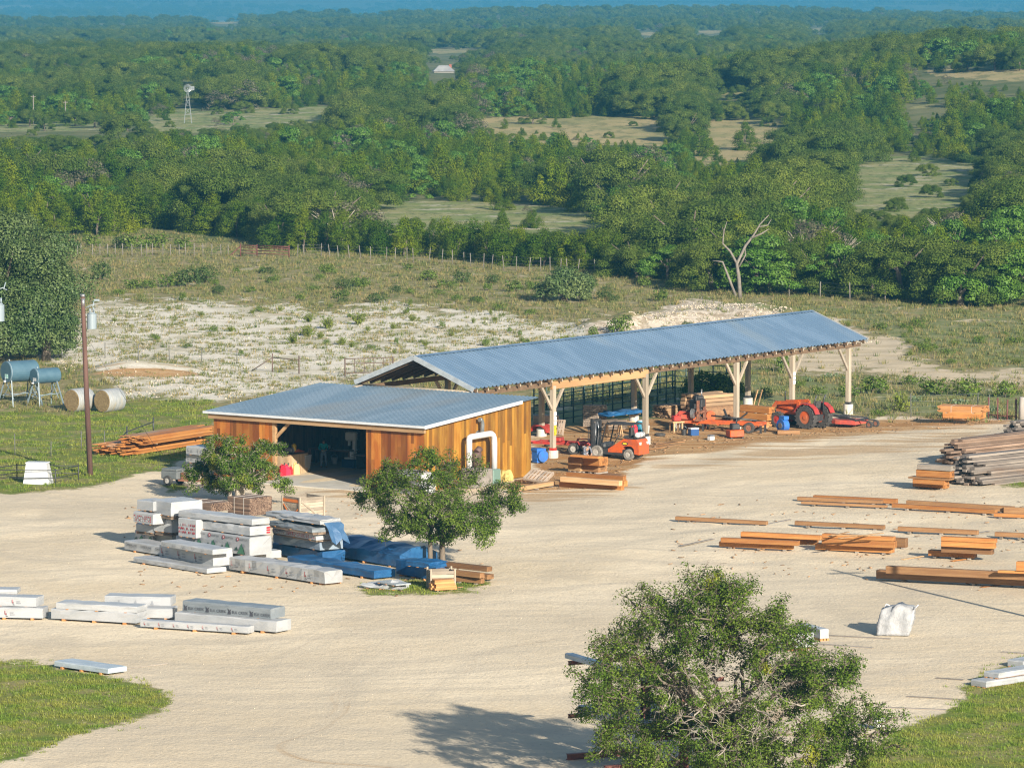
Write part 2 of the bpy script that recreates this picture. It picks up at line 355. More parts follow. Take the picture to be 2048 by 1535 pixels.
past = mixc(nt, math_(nt, 'MULTIPLY', ramp(nt, noise(nt, co, .22, 7, (.6, 1, 1), .7), .55, .62), .75), past, (.46, .41, .32))
past = mixc(nt, math_(nt, 'MULTIPLY', ramp(nt, noise(nt, co, .7, 7, (1, .35, 1), .75), .50, .60), .7), past, (.085, .11, .035))
gold = mixc(nt, ramp(nt, noise(nt, co, .05, 4), .4, .6), (.38, .30, .14), (.27, .245, .10))
gold = mixc(nt, math_(nt, 'MULTIPLY', ramp(nt, noise(nt, co, .35, 7, (1, .3, 1), .75), .50, .60), .65), gold, (.13, .14, .05))
colr = dry
colr = mixc(nt, edge('weeds', 1.1), colr, weed)
colr = mixc(nt, edge('caliche', 1.25), colr, cal)
rub = mixc(nt, ramp(nt, noise(nt, co, 1.3, 6, (1, .5, 1), .75), .42, .58), (.36, .285, .195), (.64, .55, .435))
colr = mixc(nt, edge('rubble', 1.3), colr, rub)
colr = mixc(nt, edge('pale', 1.7), colr, pale)
colr = mixc(nt, edge('woods', .6), colr, woods)
colr = mixc(nt, edge('pasture', .7), colr, past)
colr = mixc(nt, edge('gold', .5), colr, gold)
colr = mixc(nt, edge('yard', .6), colr, yard)
colr = mixc(nt, edge('dirt', .9, streak), colr, dirt)
colr = mixc(nt, edge('lawn', 1.0, noise(nt, co, .55, 8, rough=.75)), colr, lawn)
nt.links.new(colr, b.inputs['Base Color']); b.inputs['Roughness'].default_value = .95; b.inputs['Specular IOR Level'].default_value = .15
bn = nd(nt, 'Bump'); bn.inputs['Distance'].default_value = .05; bn.inputs['Strength'].default_value = .8
nt.links.new(math_(nt, 'ADD', noise(nt, co, 6, 4), math_(nt, 'MULTIPLY', noise(nt, co, .9, 4), 1.6)), bn.inputs['Height']); nt.links.new(bn.outputs[0], b.inputs['Normal'])
micro = (np.sin(Xg * .9 + 3 * np.sin(Yg * .23)) * np.sin(Yg * .7 + 2 * np.sin(Xg * .31)) * .05)
ground = npmesh('ground', np.stack([Xg, Yg, Zg + micro * (Yg > 240)], -1).reshape(-1, 3), Fq, m, smooth=True)
ground['kind'] = 'structure'
for k, a in masks.items():
    at = ground.data.attributes.new(k, 'FLOAT', 'POINT'); at.data.foreach_set('value', a.ravel().astype(np.float32))
# ------------------------------------------------------------------ haze
mz = bpy.data.materials.new('haze_air'); mz.use_nodes = True; nt = mz.node_tree; nt.nodes.remove(nt.nodes['Principled BSDF'])
pv = nt.nodes.new('ShaderNodeVolumePrincipled'); pv.inputs['Color'].default_value = (.085, .37, .62, 1)
pv.inputs['Density'].default_value = 0.00017; pv.inputs['Anisotropy'].default_value = 0.0
nt.links.new(pv.outputs[0], nt.nodes['Material Output'].inputs['Volume'])
hz = MB().box(-6200, -60, -110, 6200, 15000, 140).build('haze', mz); hz['kind'] = 'stuff'
# ------------------------------------------------------------------ scattered growth and stones
def pick(polys, n, keep=None, lim=None, mu=-5, sd=7):
    """n random ground points, uniform in area, inside the pixel outlines"""
    out = []
    for p in polys:
        g = np.array([G(u, v)[:2] for u, v in p]); lo, hi = g.min(0), g.max(0)
        if lim is not None: lo = np.maximum(lo, lim[0]); hi = np.minimum(hi, lim[1])
        k = int(n * (hi[0] - lo[0]) * (hi[1] - lo[1])); P = lo + RNG.random((k, 2)) * (hi - lo)
        U, V = proj(P[:, 0], P[:, 1], 0.0); s = sdf(p, U, V)
        ok = (s < RNG.normal(mu, sd, k)) & (np.abs(U - 1024) < 1150) & (V < 1600)
        out.append(P[ok])
    return np.concatenate(out)
def avoid(P, polys):
    U, V = proj(P[:, 0], P[:, 1], 0.0); ok = np.ones(len(P), bool)
    for p in polys: ok &= sdf(p, U, V) > 0
    return P[ok]
def clumpy(P, f=.35, th=.45):
    v = np.array([mnoise.noise((x * f, y * f, 3.3)) for x, y in P]) * .5 + .5
    return P[v + RNG.normal(0, .08, len(P)) > th]
def blades(P, nb, hmin, hmax, spread, wid):
    n = len(P); z = gz(P[:, 0], P[:, 1]); H = RNG.uniform(hmin, hmax, n)
    a = RNG.uniform(0, 2 * PI, (n, nb)); r = spread * np.sqrt(RNG.random((n, nb)))
    bx = P[:, :1] + np.cos(a) * r; by = P[:, 1:] + np.sin(a) * r; bz = np.repeat(z[:, None], nb, 1) - .02
    ln = H[:, None] * RNG.uniform(.6, 1.1, (n, nb)); t = RNG.uniform(.1, .75, (n, nb)); b2 = a + RNG.normal(0, .7, (n, nb))
    tx = bx + np.cos(b2) * ln * t; ty = by + np.sin(b2) * ln * t; tz = bz + ln
    wx = -np.sin(a) * wid; wy = np.cos(a) * wid
    V = np.stack([np.stack([bx - wx, by - wy, bz], -1), np.stack([bx + wx, by + wy, bz], -1), np.stack([tx, ty, tz], -1)], 2)
    F = np.arange(n * nb * 3).reshape(-1, 3); return V.reshape(-1, 3), F
def leafmat(name, c1, c2, lo=(.65, .7, .6), hi=(1.35, 1.3, 1.2), objlo=(.85, .88, .8), objhi=(1.15, 1.1, 1.1), trans=.25, rough=.55, spec=.3):
    return M(name, c1, c2, scale=.5, rough=rough, island=(lo, hi), obj=(objlo, objhi), trans=trans, spec=spec)
mg = leafmat('lawn_blades', (.12, .19, .02), (.21, .225, .045))
V, F = blades(clumpy(pick([LAWN[0], LAWN[1], LAWN[3]], 34), .45, .42), 7, .06, .17, .14, .012)
Ve, Fe = blades(clumpy(pick([LAWN[0], LAWN[1], LAWN[3]], 9, mu=8, sd=13), .9, .5), 9, .06, .2, .22, .02); F = np.concatenate([F, Fe + len(V)]); V = np.concatenate([V, Ve])
V2, F2 = blades(clumpy(pick([LAWN[2], LAWN[4], LAWN[5]], 7), .3, .3), 7, .08, .24, .25, .02)
g = npmesh('lawn_grass', np.concatenate([V, V2]), np.concatenate([F, F2 + len(V)]), mg); tag(g, 'short mown grass on the verges of the pale yard', 'grass', kind='stuff')
md = leafmat('field_tufts', (.12, .14, .04), (.24, .185, .085), (.35, .6, .4), (1.3, 1.25, 1.2))
FIELD = [(-60, 440), (1500, 440), (2150, 560), (2150, 850), (1700, 840), (1100, 800), (560, 805), (250, 805), (150, 830), (-60, 830)]
P = pick([FIELD], 2.3); P = np.concatenate([avoid(P, [PALE[0], CALICHE[1], DIRTP[1]]), P[::6]]); U, V_ = proj(P[:, 0], P[:, 1], 0.)
P = P[V_ > wood_line(U) - 8]; U, V_ = proj(P[:, 0], P[:, 1], 0.)
inc = sdf(CALICHE[0], U, V_) < 0; P1 = clumpy(P[~inc], .5, .42); P2 = clumpy(P[inc], .45, .46)
V, F = blades(P1, 9, .16, .5, .32, .03); V2, F2 = blades(P2, 9, .12, .36, .28, .028)
g = npmesh('field_grass', np.concatenate([V, V2]), np.concatenate([F, F2 + len(V)]), md); tag(g, 'tan and green bunch grass over the dry field', 'grass', kind='stuff')
def stones(P, smin, smax, name, mt, label):
    n = len(P); s = RNG.uniform(smin, smax, n) ** 1.0; z = gz(P[:, 0], P[:, 1])
    base = np.array([(1, 0, 0), (0, 1, 0), (-1, 0, 0), (0, -1, 0), (0, 0, .8), (.3, .2, -.5)])
    V = base[None] * RNG.uniform(.55, 1.3, (n, 6, 3)) * s[:, None, None]
    an = RNG.uniform(0, 6.28, n); c, sn = np.cos(an)[:, None], np.sin(an)[:, None]
    X = V[..., 0] * c - V[..., 1] * sn + P[:, :1]; Y = V[..., 0] * sn + V[..., 1] * c + P[:, 1:]; Z = V[..., 2] + z[:, None] + s[:, None] * .15
    F = np.array([(0, 1, 4), (1, 2, 4), (2, 3, 4), (3, 0, 4), (1, 0, 5), (2, 1, 5), (3, 2, 5), (0, 3, 5)])
    F = (F[None] + (np.arange(n) * 6)[:, None, None]).reshape(-1, 3)
    o = npmesh(name, np.stack([X, Y, Z], -1).reshape(-1, 3), F, mt); return tag(o, label, 'stones', kind='stuff')
ms = M('limestone', (.46, .39, .29), (.56, .49, .39), 2, island=((.6, .6, .6), (1.15, 1.13, 1.1)), rough=.9)
_r = pick([CALICHE[1]], 9); _u, _v = proj(_r[:, 0], _r[:, 1], 0.)
stones(clumpy(_r[sdf(CALICHE[1], _u, _v) < -14], .25, .45), .03, .13, 'rubble', ms, 'heap of broken pale limestone behind the long shed')
stones(np.concatenate([pick([CALICHE[0]], .35), pick([[(190, 745), (560, 770), (560, 800), (420, 803), (260, 800)]], 1.6), pick([[(100, 715), (165, 720), (160, 745), (110, 740)]], 6)]), .03, .12, 'field_stones', ms, 'loose pale stones over the bare caliche slope')
stones(pick([YARD], .5), .012, .035, 'gravel', ms, 'loose pebbles over the limestone yard')

P = np.concatenate([pick([DIRTP[0]], 1.1), pick([[(1340, 1000), (2100, 990), (2100, 1200), (1340, 1130)]], .22), pick([[(240, 1000), (980, 1000), (980, 1200), (240, 1180)]], .25)])
n_ = len(P); L_ = RNG.uniform(.08, .4, n_) ** 1.2; a_ = RNG.uniform(0, 3.2, n_); w_ = RNG.uniform(.02, .05, n_); c_, s_ = np.cos(a_), np.sin(a_); Z_ = gz(P[:, 0], P[:, 1])
V = np.stack([np.stack([P[:, 0] + c_ * L_ * i - s_ * w_ * j, P[:, 1] + s_ * L_ * i + c_ * w_ * j, Z_ + .012 + .03 * k + .02 * (i > 0)], -1) for k in (0, 1) for i, j in ((-.5, -1), (.5, -1), (.5, 1), (-.5, 1))], 1).reshape(-1, 3)
F = (np.array([(0, 3, 2, 1), (4, 5, 6, 7), (0, 1, 5, 4), (1, 2, 6, 5), (2, 3, 7, 6), (3, 0, 4, 7)])[None] + (np.arange(n_) * 8)[:, None, None]).reshape(-1, 4)
o = npmesh('wood_debris', V, F, M('wood_scrap', (.36, .21, .10), (.27, .19, .12), 1, rough=.9, island=((.45, .45, .45), (1.3, 1.2, 1.1)))); tag(o, 'bark chips and wood scraps scattered over the yard', 'wood scraps', kind='stuff')
# ------------------------------------------------------------------ trees
bark = M('bark', (.09, .07, .05), (.16, .13, .10), 6, (1, 1, .2), rough=.95, bump=.02, bscale=20)
barkpale = M('bark_pale', (.40, .355, .29), (.27, .23, .18), 5, (1, 1, .2), rough=.95, bump=.02, bscale=20)
deadtwig = M('dead_twig', (.36, .32, .27), (.25, .22, .185), 3, rough=.95)
LF_OAK = leafmat('oak_leaf', (.066, .114, .018), (.112, .158, .03), (.55, .6, .55), (1.32, 1.26, 1.2), (.68, .76, .75), (1.4, 1.22, 1.2), rough=.6, trans=.24, spec=.04)
LF_JUN = leafmat('juniper_leaf', (.074, .134, .009), (.12, .165, .014), (.58, .62, .5), (1.3, 1.26, 1.2), (.52, .66, .8), (1.45, 1.22, .95), rough=.6, trans=.24, spec=.04)
LF_GRN = leafmat('bright_leaf', (.062, .15, .014), (.105, .195, .022), (.55, .6, .5), (1.4, 1.35, 1.3))
LF_NEAR = leafmat('near_oak_leaf', (.06, .11, .012), (.10, .15, .022), (.45, .5, .45), (1.6, 1.5, 1.35), (.95, .95, .95), (1.05, 1.05, 1.05), rough=.55, spec=.12)
LF_MISTLE = leafmat('mistletoe_leaf', (.14, .175, .012), (.19, .215, .02), (.7, .7, .6), (1.3, 1.25, 1.2))
LF_BLUE = leafmat('cactus_pad', (.13, .19, .11), (.17, .22, .13))
def unit(n):
    d = RNG.normal(size=(n, 3)); return d / np.linalg.norm(d, axis=1, keepdims=True)
def leaves(C, N, size, asp=.6):
    n = len(C); N = N / (np.linalg.norm(N, axis=1, keepdims=True) + 1e-9)
    r = unit(n); t = np.cross(N, r); t /= np.linalg.norm(t, axis=1, keepdims=True) + 1e-9; b = np.cross(N, t)
    s = (np.broadcast_to(np.asarray(size, float), (n,)) * RNG.uniform(.65, 1.3, n))[:, None]
    V = np.stack([C - t * s, C - b * s * asp, C + t * s, C + b * s * asp], 1).reshape(-1, 3)
    return V, np.arange(4 * n).reshape(-1, 4)
def blob_crown(blobs, per, size, up=-.35, flat=.75, spike=0):
    """leaf faces spread through the outer half of each clump"""
    Cs, Ns = [], []
    B = np.array([(b[0], b[1], b[2], b[3]) for b in blobs])
    for bx, by, bz, r in blobs:
        n = int(per * r * r) + 8; d = unit(n * 2); d = d[d[:, 2] > up][:n]
        rad = r * (1 - .42 * RNG.random(len(d)) ** 1.6) * (1 + .16 * RNG.normal(size=len(d)).clip(-1.5, 1.5))
        c = np.array([bx, by, bz]) + d * rad[:, None] * np.array([1, 1, flat])
        if spike: c[:, 2] += np.abs(RNG.normal(0, spike, len(c))) * (d[:, 2] > .2)
        dist = np.linalg.norm((c[:, None] - B[None, :, :3]) / np.array([1, 1, flat]), axis=2) / B[None, :, 3]
        c_ok = (dist < .55).sum(1) == 0
        Cs.append(c[c_ok]); Ns.append((d + np.array([0, 0, .15]) + RNG.normal(0, .36, d.shape))[c_ok])
    return leaves(np.concatenate(Cs), np.concatenate(Ns), size)
def oak_blobs(rng, R, H, n=26, base=.28):
    out = []
    for i in range(n):
        a = rng.uniform(0, 2 * PI); e = rng.random() ** .8
        rr = R * math.sqrt(rng.random()) * .78; z = H * (base + (1 - base) * (.72 * (1 - (rr / R) ** 2) ** .6 * (.45 + .55 * e)) + .04)
        out.append((math.cos(a) * rr * 1.15 + .12 * R, math.sin(a) * rr * .95, z, R * rng.choice((.10, .14, .18, .24, .32))))
    for i in range(n // 3):
        a = rng.uniform(0, 2 * PI); out.append((math.cos(a) * R * .8, math.sin(a) * R * .8, H * rng.uniform(.08, .4), R * rng.uniform(.16, .3)))
    return out
def jun_blobs(rng, R, H, n=22):
    out = []
    for i in range(n):
        t = rng.random() ** 1.35; a = rng.uniform(0, 2 * PI); rr = R * (1 - t ** 1.7) * rng.uniform(.3, .9)
        out.append((math.cos(a) * rr, math.sin(a) * rr, H * (.06 + .84 * t), R * rng.choice((.15, .21, .28, .36)) * (1.1 - .4 * t)))
    return out
def limb_trunk(mb, H, r, nl=4, spread=.5, rng=random, mat=0, lean=0):
    top = Vector((rng.uniform(-.1, .1) * H + lean, rng.uniform(-.1, .1) * H, H * .45))
    mb.tube([(0, 0, -.15), top * .5 + Vector((rng.uniform(-.1, .1), rng.uniform(-.1, .1), 0)), top], [r, r * .8, r * .62], 7, mat)
    for k in range(nl):
        a = rng.uniform(0, 2 * PI); q = top + Vector((math.cos(a) * H * spread, math.sin(a) * H * spread, H * rng.uniform(.22, .42)))
        md_ = (top + q) / 2 + Vector((0, 0, -.04 * H)); mb.tube([top * .93, md_, q], [r * .55, r * .36, r * .1], 6, mat)
PROTO = {}
def make_tree(kind, name, label, cat='tree'):
    t = thing(name, label, cat); rng = random.Random(hash(kind) % 1000 if False else sum(map(ord, kind)))
    mb = MB()
    if kind.startswith('oak'):
        B = oak_blobs(rng, 1.0, 1.4, 34, .12); V, F = blob_crown([(x * 4, y * 4, z * 4, r * 4) for x, y, z, r in B], 1150, .066)
        limb_trunk(mb, 5.2, .26, 5, .42, rng); lm, bm_ = (LF_OAK, bark)
    elif kind.startswith('jun'):
        B = jun_blobs(rng, 2.3, 4.4, 30); V, F = blob_crown(B, 1150, .07, -.5, 1.1, .24)
        limb_trunk(mb, 3.2, .14, 3, .1, rng); lm, bm_ = (LF_JUN, bark)
    elif kind.startswith('gry'):
        B = oak_blobs(rng, 1.0, 1.6, 20, .2); V, F = blob_crown([(x * 3, y * 3, z * 3, r * 3) for x, y, z, r in B], 110, .11)
        limb_trunk(mb, 4.4, .16, 9, .45, rng); lm, bm_ = (LF_GRY, barkpale)
    elif kind.startswith('grn'):
        B = oak_blobs(rng, 1.0, 1.7, 26, .2); V, F = blob_crown([(x * 3, y * 3, z * 3, r * 3) for x, y, z, r in B], 640, .095)
        limb_trunk(mb, 4.0, .2, 4, .4, rng); lm, bm_ = (LF_GRN, bark)
    mb.build('trunk', bm_, t, fix=False); npmesh('crown', V, F, lm, t)
    return t
KINDS = {k: None for k in ('oakA', 'oakB', 'oakC', 'junA', 'junB', 'junC', 'grnA', 'gryA')}
LF_GRY = leafmat('sparse_twigs', (.115, .105, .075), (.085, .09, .045), (.6, .6, .55), (1.4, 1.35, 1.3))
PROT = PASTURE + GOLD + [[(364, 164), (388, 164), (388, 250), (364, 250)], [(858, 126), (914, 126), (914, 148), (858, 148)]]
cand = []
def inpoly(p, u, v, pad=0):
    if not hasattr(inpoly, 'bb'): inpoly.bb = {}
    k = id(p)
    if k not in inpoly.bb: inpoly.bb[k] = (min(a for a, b in p), max(a for a, b in p), min(b for a, b in p), max(b for a, b in p))
    x0, x1, y0, y1 = inpoly.bb[k]
    if u < x0 or u > x1 or v < y0 or v > y1: return False
    c = False; n = len(p)
    for i in range(n):
        a, b = p[i], p[(i + 1) % n]
        if (a[1] > v) != (b[1] > v) and u < (b[0] - a[0]) * (v - a[1]) / (b[1] - a[1]) + a[0]: c = not c
    return c
def ok_view(x, y, h, r):
    z0 = float(gz(x, y)); u, v = proj(x, y, z0)
    for f in (.1, .25, .4, .55, .7, .85, 1.05):
        for g in (-1, -.5, 0, .5, 1):
            uu, vv = proj(x + g * r, y, z0 + h * f)
            for p in PROT:
                if inpoly(p, uu, vv): return False
    for p in PROT:
        if inpoly(p, u, v): return False
    return True
# front rows (base pixel, height px, kind) then a scatter behind them
ROW = []
rr = random.Random(3)
u = -40
while u < 2120:
    lead = u < 560
    v = float(wood_line(u)) - rr.uniform(1, 7)
    if 250 < u < 540: v -= 10
    if u < 1260: h, k = (rr.uniform(74, 98) if 735 < u < 1230 else rr.uniform(78, 104)), rr.choice(['junA', 'junB', 'junC'])
    elif u < 1420: h, k = rr.uniform(80, 120), rr.choice(['grnA', 'junB', 'oakB'])
    else: h, k = rr.uniform(110, 185), rr.choice(['oakA', 'oakB', 'oakC', 'grnA'])
    ROW.append((u, v, h, k)); u += rr.uniform(24, 36) if 720 < u < 1230 else rr.uniform(32, 50) if u < 1260 else rr.uniform(52, 84)
FIXED = [(725, 418, 96, 'oakB'), (1250, 432, 150, 'oakA'), (1125, 402, 100, 'oakC'), (1200, 408, 130, 'oakB'), (1330, 440, 120, 'oakA'), (1000, 420, 50, 'junA'), (1090, 400, 90, 'oakA'),
         (105, 400, 120, 'oakA'), (300, 385, 130, 'oakC'), (420, 388, 110, 'oakB'), (540, 395, 100, 'oakA'), (640, 398, 100, 'oakC'), (30, 395, 120, 'oakB'), (210, 392, 100, 'oakB'),
         (255, 262, 46, 'oakB'), (190, 256, 40, 'oakA'), (150, 252, 40, 'oakC'), (60, 253, 42, 'oakA'), (465, 250, 34, 'grnA'), (15, 252, 38, 'grnA'), (90, 262, 36, 'oakB'),
         (1375, 282, 74, 'oakA'), (1400, 312, 66, 'junA'), (1065, 248, 34, 'oakB'), (1625, 300, 105, 'junB'), (1490, 300, 60, 'junC'), (1452, 578, 105, 'grnA'), (1505, 584, 140, 'grnA'), (1478, 570, 150, 'oakB'), (1545, 588, 110, 'grnA'), (1425, 580, 120, 'oakC'), (1990, 140, 62, 'oakA'), (1935, 142, 45, 'oakB'), (2040, 141, 60, 'oakC')]
PTS = []
for uu, vv, hp, k in ROW + FIXED:
    p = GT(uu, vv); s = FPX / p.y; PTS.append((p.x, p.y, hp / s, k))
nfix = len(PTS)
def scatter(y0, y1, sp0, sp1):
    y = y0; out = []
    while y < y1:
        sp = sp0 + (sp1 - sp0) * (y - y0) / (y1 - y0); x = -.125 * y - 10
        while x < .125 * y + 10:
            out.append((x + rr.uniform(-.45, .45) * sp, y + rr.uniform(-.45, .45) * sp)); x += sp
        y += sp * .9
    return out
near_xy = np.array([(p[0], p[1]) for p in PTS])
for x, y in scatter(430, 1000, 5.2, 6.6) + scatter(1000, 1800, 7, 11) + scatter(1800, 4300, 11, 21):
    u, v = proj(x, y, float(gz(x, y)))
    if v > wood_line(u) - 9: continue
    if y < 700 and np.min(np.hypot(near_xy[:, 0] - x, (near_xy[:, 1] - y) * .8)) < 2.8: continue
    grey = mnoise.noise((x * .02, y * .008, 1.7)); thin = mnoise.noise((x * .03 + 9, y * .012, 4.2))
    if thin > .42 and y > 800: continue
    if grey > .02 or y > 1300 and grey > -.15: k, h = rr.choice(['oakA', 'oakB', 'oakC']), rr.choice((rr.uniform(3.4, 5.6), rr.uniform(4.6, 7), rr.uniform(6, 8.2)))
    elif rr.random() < .09: k, h = 'grnA', rr.uniform(4, 6.5)
    else: k, h = rr.choice(['junA', 'junB', 'junC']), rr.choice((rr.uniform(2.6, 4.4), rr.uniform(4, 6.6)))
    if rr.random() < .05: k, h = 'gryA', rr.uniform(3.5, 6)
    if u > 1380 and v > 430 and k[:3] != 'jun': h *= 1.15
    r = h * .55
    if not ok_view(x, y, h, r): 
        h *= .5
        if not ok_view(x, y, h, r * .5):
            h *= .5
            if y > 900 or not ok_view(x, y, h, r * .3):
                if rr.random() > .10 or (845 < u < 925 and 100 < v < 200) or (345 < u < 405 and v < 275): continue
                h = rr.uniform(1.2, 2.6) * (1 if y < 900 else 1.5)
    PTS.append((x, y, h, k))
print('tree points', len(PTS))
NAT = dict(oak=5.6, jun=4.9, grn=5.2, gry=5)
ORD = sorted(range(len(PTS)), key=lambda i: (i >= nfix, PTS[i][1]))
LIM = dict(oak=150, jun=170, grn=40, gry=20); used = dict(oak=0, jun=0, grn=0, gry=0); rest = []
NM = dict(oak=('oak_tree', 'oak'), jun=('juniper_tree', 'juniper'), grn=('leafy_tree', 'tree'), gry=('bare_tree', 'tree'))
def tree_label(kd, u, v):
    sp = dict(oak='grey-green live oak', jun='dense yellow-green juniper', grn='bright green leafy tree', gry='grey half-bare tree')[kd]
    if v > float(wood_line(u)) - 16: return (sp + ' by the wire fence, ' + ('left of the red gate' if u < 480 else 'right of the red gate' if u < 1060 else 'behind the long shed' if u < 1440 else 'right of the dead tree')), 'front'
    if v > 400: return sp + ' beside the small pasture behind the front row', 'second'
    if v > 300: return sp + ' in the wood beyond the small pasture', 'third'
    if v > 225: return sp + ' in the wood around the windmill meadow', 'meadow'
    return sp + ' on the far wooded slope past the windmill', 'far'
fixlab = {0: 'x'}
for i in ORD:
    x, y, h, k = PTS[i]; kd = k[:3]
    if used[kd] >= LIM[kd] or (i >= nfix and y > 1100): rest.append(i); continue
    used[kd] += 1; z = float(gz(x, y)); u, v = proj(x, y, z); lab, band = tree_label(kd, u, v)
    sc = h / NAT[kd]; sx = sc * rr.uniform(.85, 1.3); sy = sx * rr.uniform(.8, 1.2); 
    if KINDS[k] is None: KINDS[k] = make_tree(k, NM[kd][0], lab, NM[kd][1]); o = KINDS[k]; o.location = (x, y, z - .1); o.rotation_euler = (0, 0, rr.uniform(0, 6.28)); o['label'] = lab
    else: o = dup(KINDS[k], (x, y, z - .1), rr.uniform(0, 6.28), label=lab)
    o.scale = (sx, sy, sc); o['group'] = '%s trees, %s %s' % (dict(oak='oak', jun='juniper', grn='leafy', gry='bare')[kd], band, lab[-24:].strip() if band == 'front' else 'wood')
print('single trees', used, 'mass', len(rest))
# everything further off: one mass of instanced trees
ffar = [(x, y) for x, y in scatter(5000, 13600, 40, 70)]
pts, sc_, rot_, kk = [], [], [], []
KL = list(KINDS)
for i in rest:
    x, y, h, k = PTS[i]; pts.append((x, y, float(gz(x, y)) - .2)); sc_.append(h / NAT[k[:3]] * rr.uniform(.9, 1.15)); rot_.append(rr.uniform(0, 6.28)); kk.append(KL.index(k))
for x, y in ffar:
    u, v = proj(x, y, float(gz(x, y)))
    if abs(u - 1024) > 1250: continue
    if mnoise.noise((x * .004, y * .0016, 8.)) > .18 or any(inpoly(p, u, v - 1.) for p in GOLD[-4:]): continue
    for q in range(1): pts.append((x, y, float(gz(x, y)) - .5)); sc_.append(rr.uniform(1.3, 2.4)); rot_.append(rr.uniform(0, 6.28)); kk.append(rr.randrange(3))
me = bpy.data.meshes.new('distant_woods'); me.from_pydata(pts, [], [])
for n_, t_, d_ in (('sc', 'FLOAT', sc_), ('rt', 'FLOAT', rot_), ('kk', 'INT', kk)):
    a = me.attributes.new(n_, t_, 'POINT'); a.data.foreach_set('value', d_)
wo = bpy.data.objects.new('distant_woods', me); COL.objects.link(wo); tag(wo, 'oak and juniper woods running to the horizon', 'woods', kind='stuff')
ng = bpy.data.node_groups.new('woods', 'GeometryNodeTree')
ng.interface.new_socket('Geometry', in_out='INPUT', socket_type='NodeSocketGeometry'); ng.interface.new_socket('Geometry', in_out='OUTPUT', socket_type='NodeSocketGeometry')
gi = ng.nodes.new('NodeGroupInput'); go = ng.nodes.new('NodeGroupOutput'); jn = ng.nodes.new('GeometryNodeJoinGeometry')
def nat(n, t):
    a = ng.nodes.new('GeometryNodeInputNamedAttribute'); a.data_type = t; a.inputs[0].default_value = n
    return [o for o in a.outputs if o.enabled and o.name == 'Attribute'][0]
for j, k in enumerate(KL):
    if KINDS[k] is None: continue
    oi = ng.nodes.new('GeometryNodeObjectInfo'); oi.inputs['Object'].default_value = [c for c in KINDS[k].children if c.name.startswith('crown')][0]; oi.inputs['As Instance'].default_value = True
    ip = ng.nodes.new('GeometryNodeInstanceOnPoints'); cm = ng.nodes.new('FunctionNodeCompare'); cm.data_type = 'INT'; cm.operation = 'EQUAL'
    ins = [s for s in cm.inputs if s.enabled]; ng.links.new(nat('kk', 'INT'), ins[0]); ins[1].default_value = j
    cx = ng.nodes.new('ShaderNodeCombineXYZ'); ng.links.new(nat('rt', 'FLOAT'), cx.inputs[2])
    ng.links.new(gi.outputs[0], ip.inputs['Points']); ng.links.new(cm.outputs[0], ip.inputs['Selection']); ng.links.new(oi.outputs['Geometry'], ip.inputs['Instance'])
    ng.links.new(cx.outputs[0], ip.inputs['Rotation']); ng.links.new(nat('sc', 'FLOAT'), ip.inputs['Scale']); ng.links.new(ip.outputs[0], jn.inputs[0])
ng.links.new(jn.outputs[0], go.inputs[0]); md_ = wo.modifiers.new('woods', 'NODES'); md_.node_group = ng
# ------------------------------------------------------------------ buildings
AX, GX = Vector((.578, .816, 0)), Vector((-.816, .578, 0)); ROT = math.atan2(.816, .578)
metal_roof = M('metal_roof', (.125, .20, .295), (.155, .235, .335), .6, (1, .15, 1), rough=.45, metal=.3, bump=.006, bscale=1.5, c3=(.19, .25, .31), lo=.42, hi=.58)
metal_shop = M('metal_roof_shop', (.125, .185, .245), (.16, .22, .28), .5, (.3, 1, 1), rough=.45, metal=.3, bump=.004, bscale=3, c3=(.16, .19, .215), lo=.42, hi=.58)
trim_w = M('white_trim', (.45, .47, .49), (.5, .52, .54), 2, rough=.45)
trim_g = M('grey_trim', (.42, .45, .47), (.52, .55, .57), 3, rough=.4, metal=.4)
siding = M('cedar_siding', (.27, .080, .008), (.33, .125, .017), 2.2, (1, 1, .25), rough=.6, island=((.40, .34, .28), (1.3, 1.32, 1.5)), lo=.42, hi=.58, c3=(.22, .065, .010), bump=.004, bscale=30, bstretch=(1, 1, .08))
siding_y = M('cedar_siding_side', (.25, .108, .009), (.31, .155, .018), 2.2, (1, 1, .25), rough=.6, island=((.42, .37, .30), (1.25, 1.28, 1.4)), lo=.42, hi=.58, c3=(.22, .085, .010), bump=.004, bscale=30, bstretch=(1, 1, .08))
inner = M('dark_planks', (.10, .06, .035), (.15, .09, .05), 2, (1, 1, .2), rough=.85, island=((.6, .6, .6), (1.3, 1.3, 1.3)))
timber_pale = M('weathered_post', (.36, .31, .245), (.27, .225, .17), 2.5, (1, 1, .15), rough=.85, bump=.006, bscale=14, bstretch=(1, 1, .1), obj=((.85, .85, .85), (1.1, 1.08, 1.05)))
timber_tan = M('tan_beam', (.40, .25, .12), (.32, .185, .085), 2, (.15, 1, 1), rough=.75)
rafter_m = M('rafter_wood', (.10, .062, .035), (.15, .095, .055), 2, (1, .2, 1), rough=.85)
concrete = M('concrete', (.42, .39, .34), (.50, .47, .42), 2.5, rough=.9, bump=.01, bscale=8)
slabm = M('slab_concrete', (.43, .405, .35), (.50, .475, .415), .7, rough=.85, c3=(.37, .34, .28))
black = M('black_metal', (.025, .026, .028), (.04, .04, .042), 6, rough=.5)
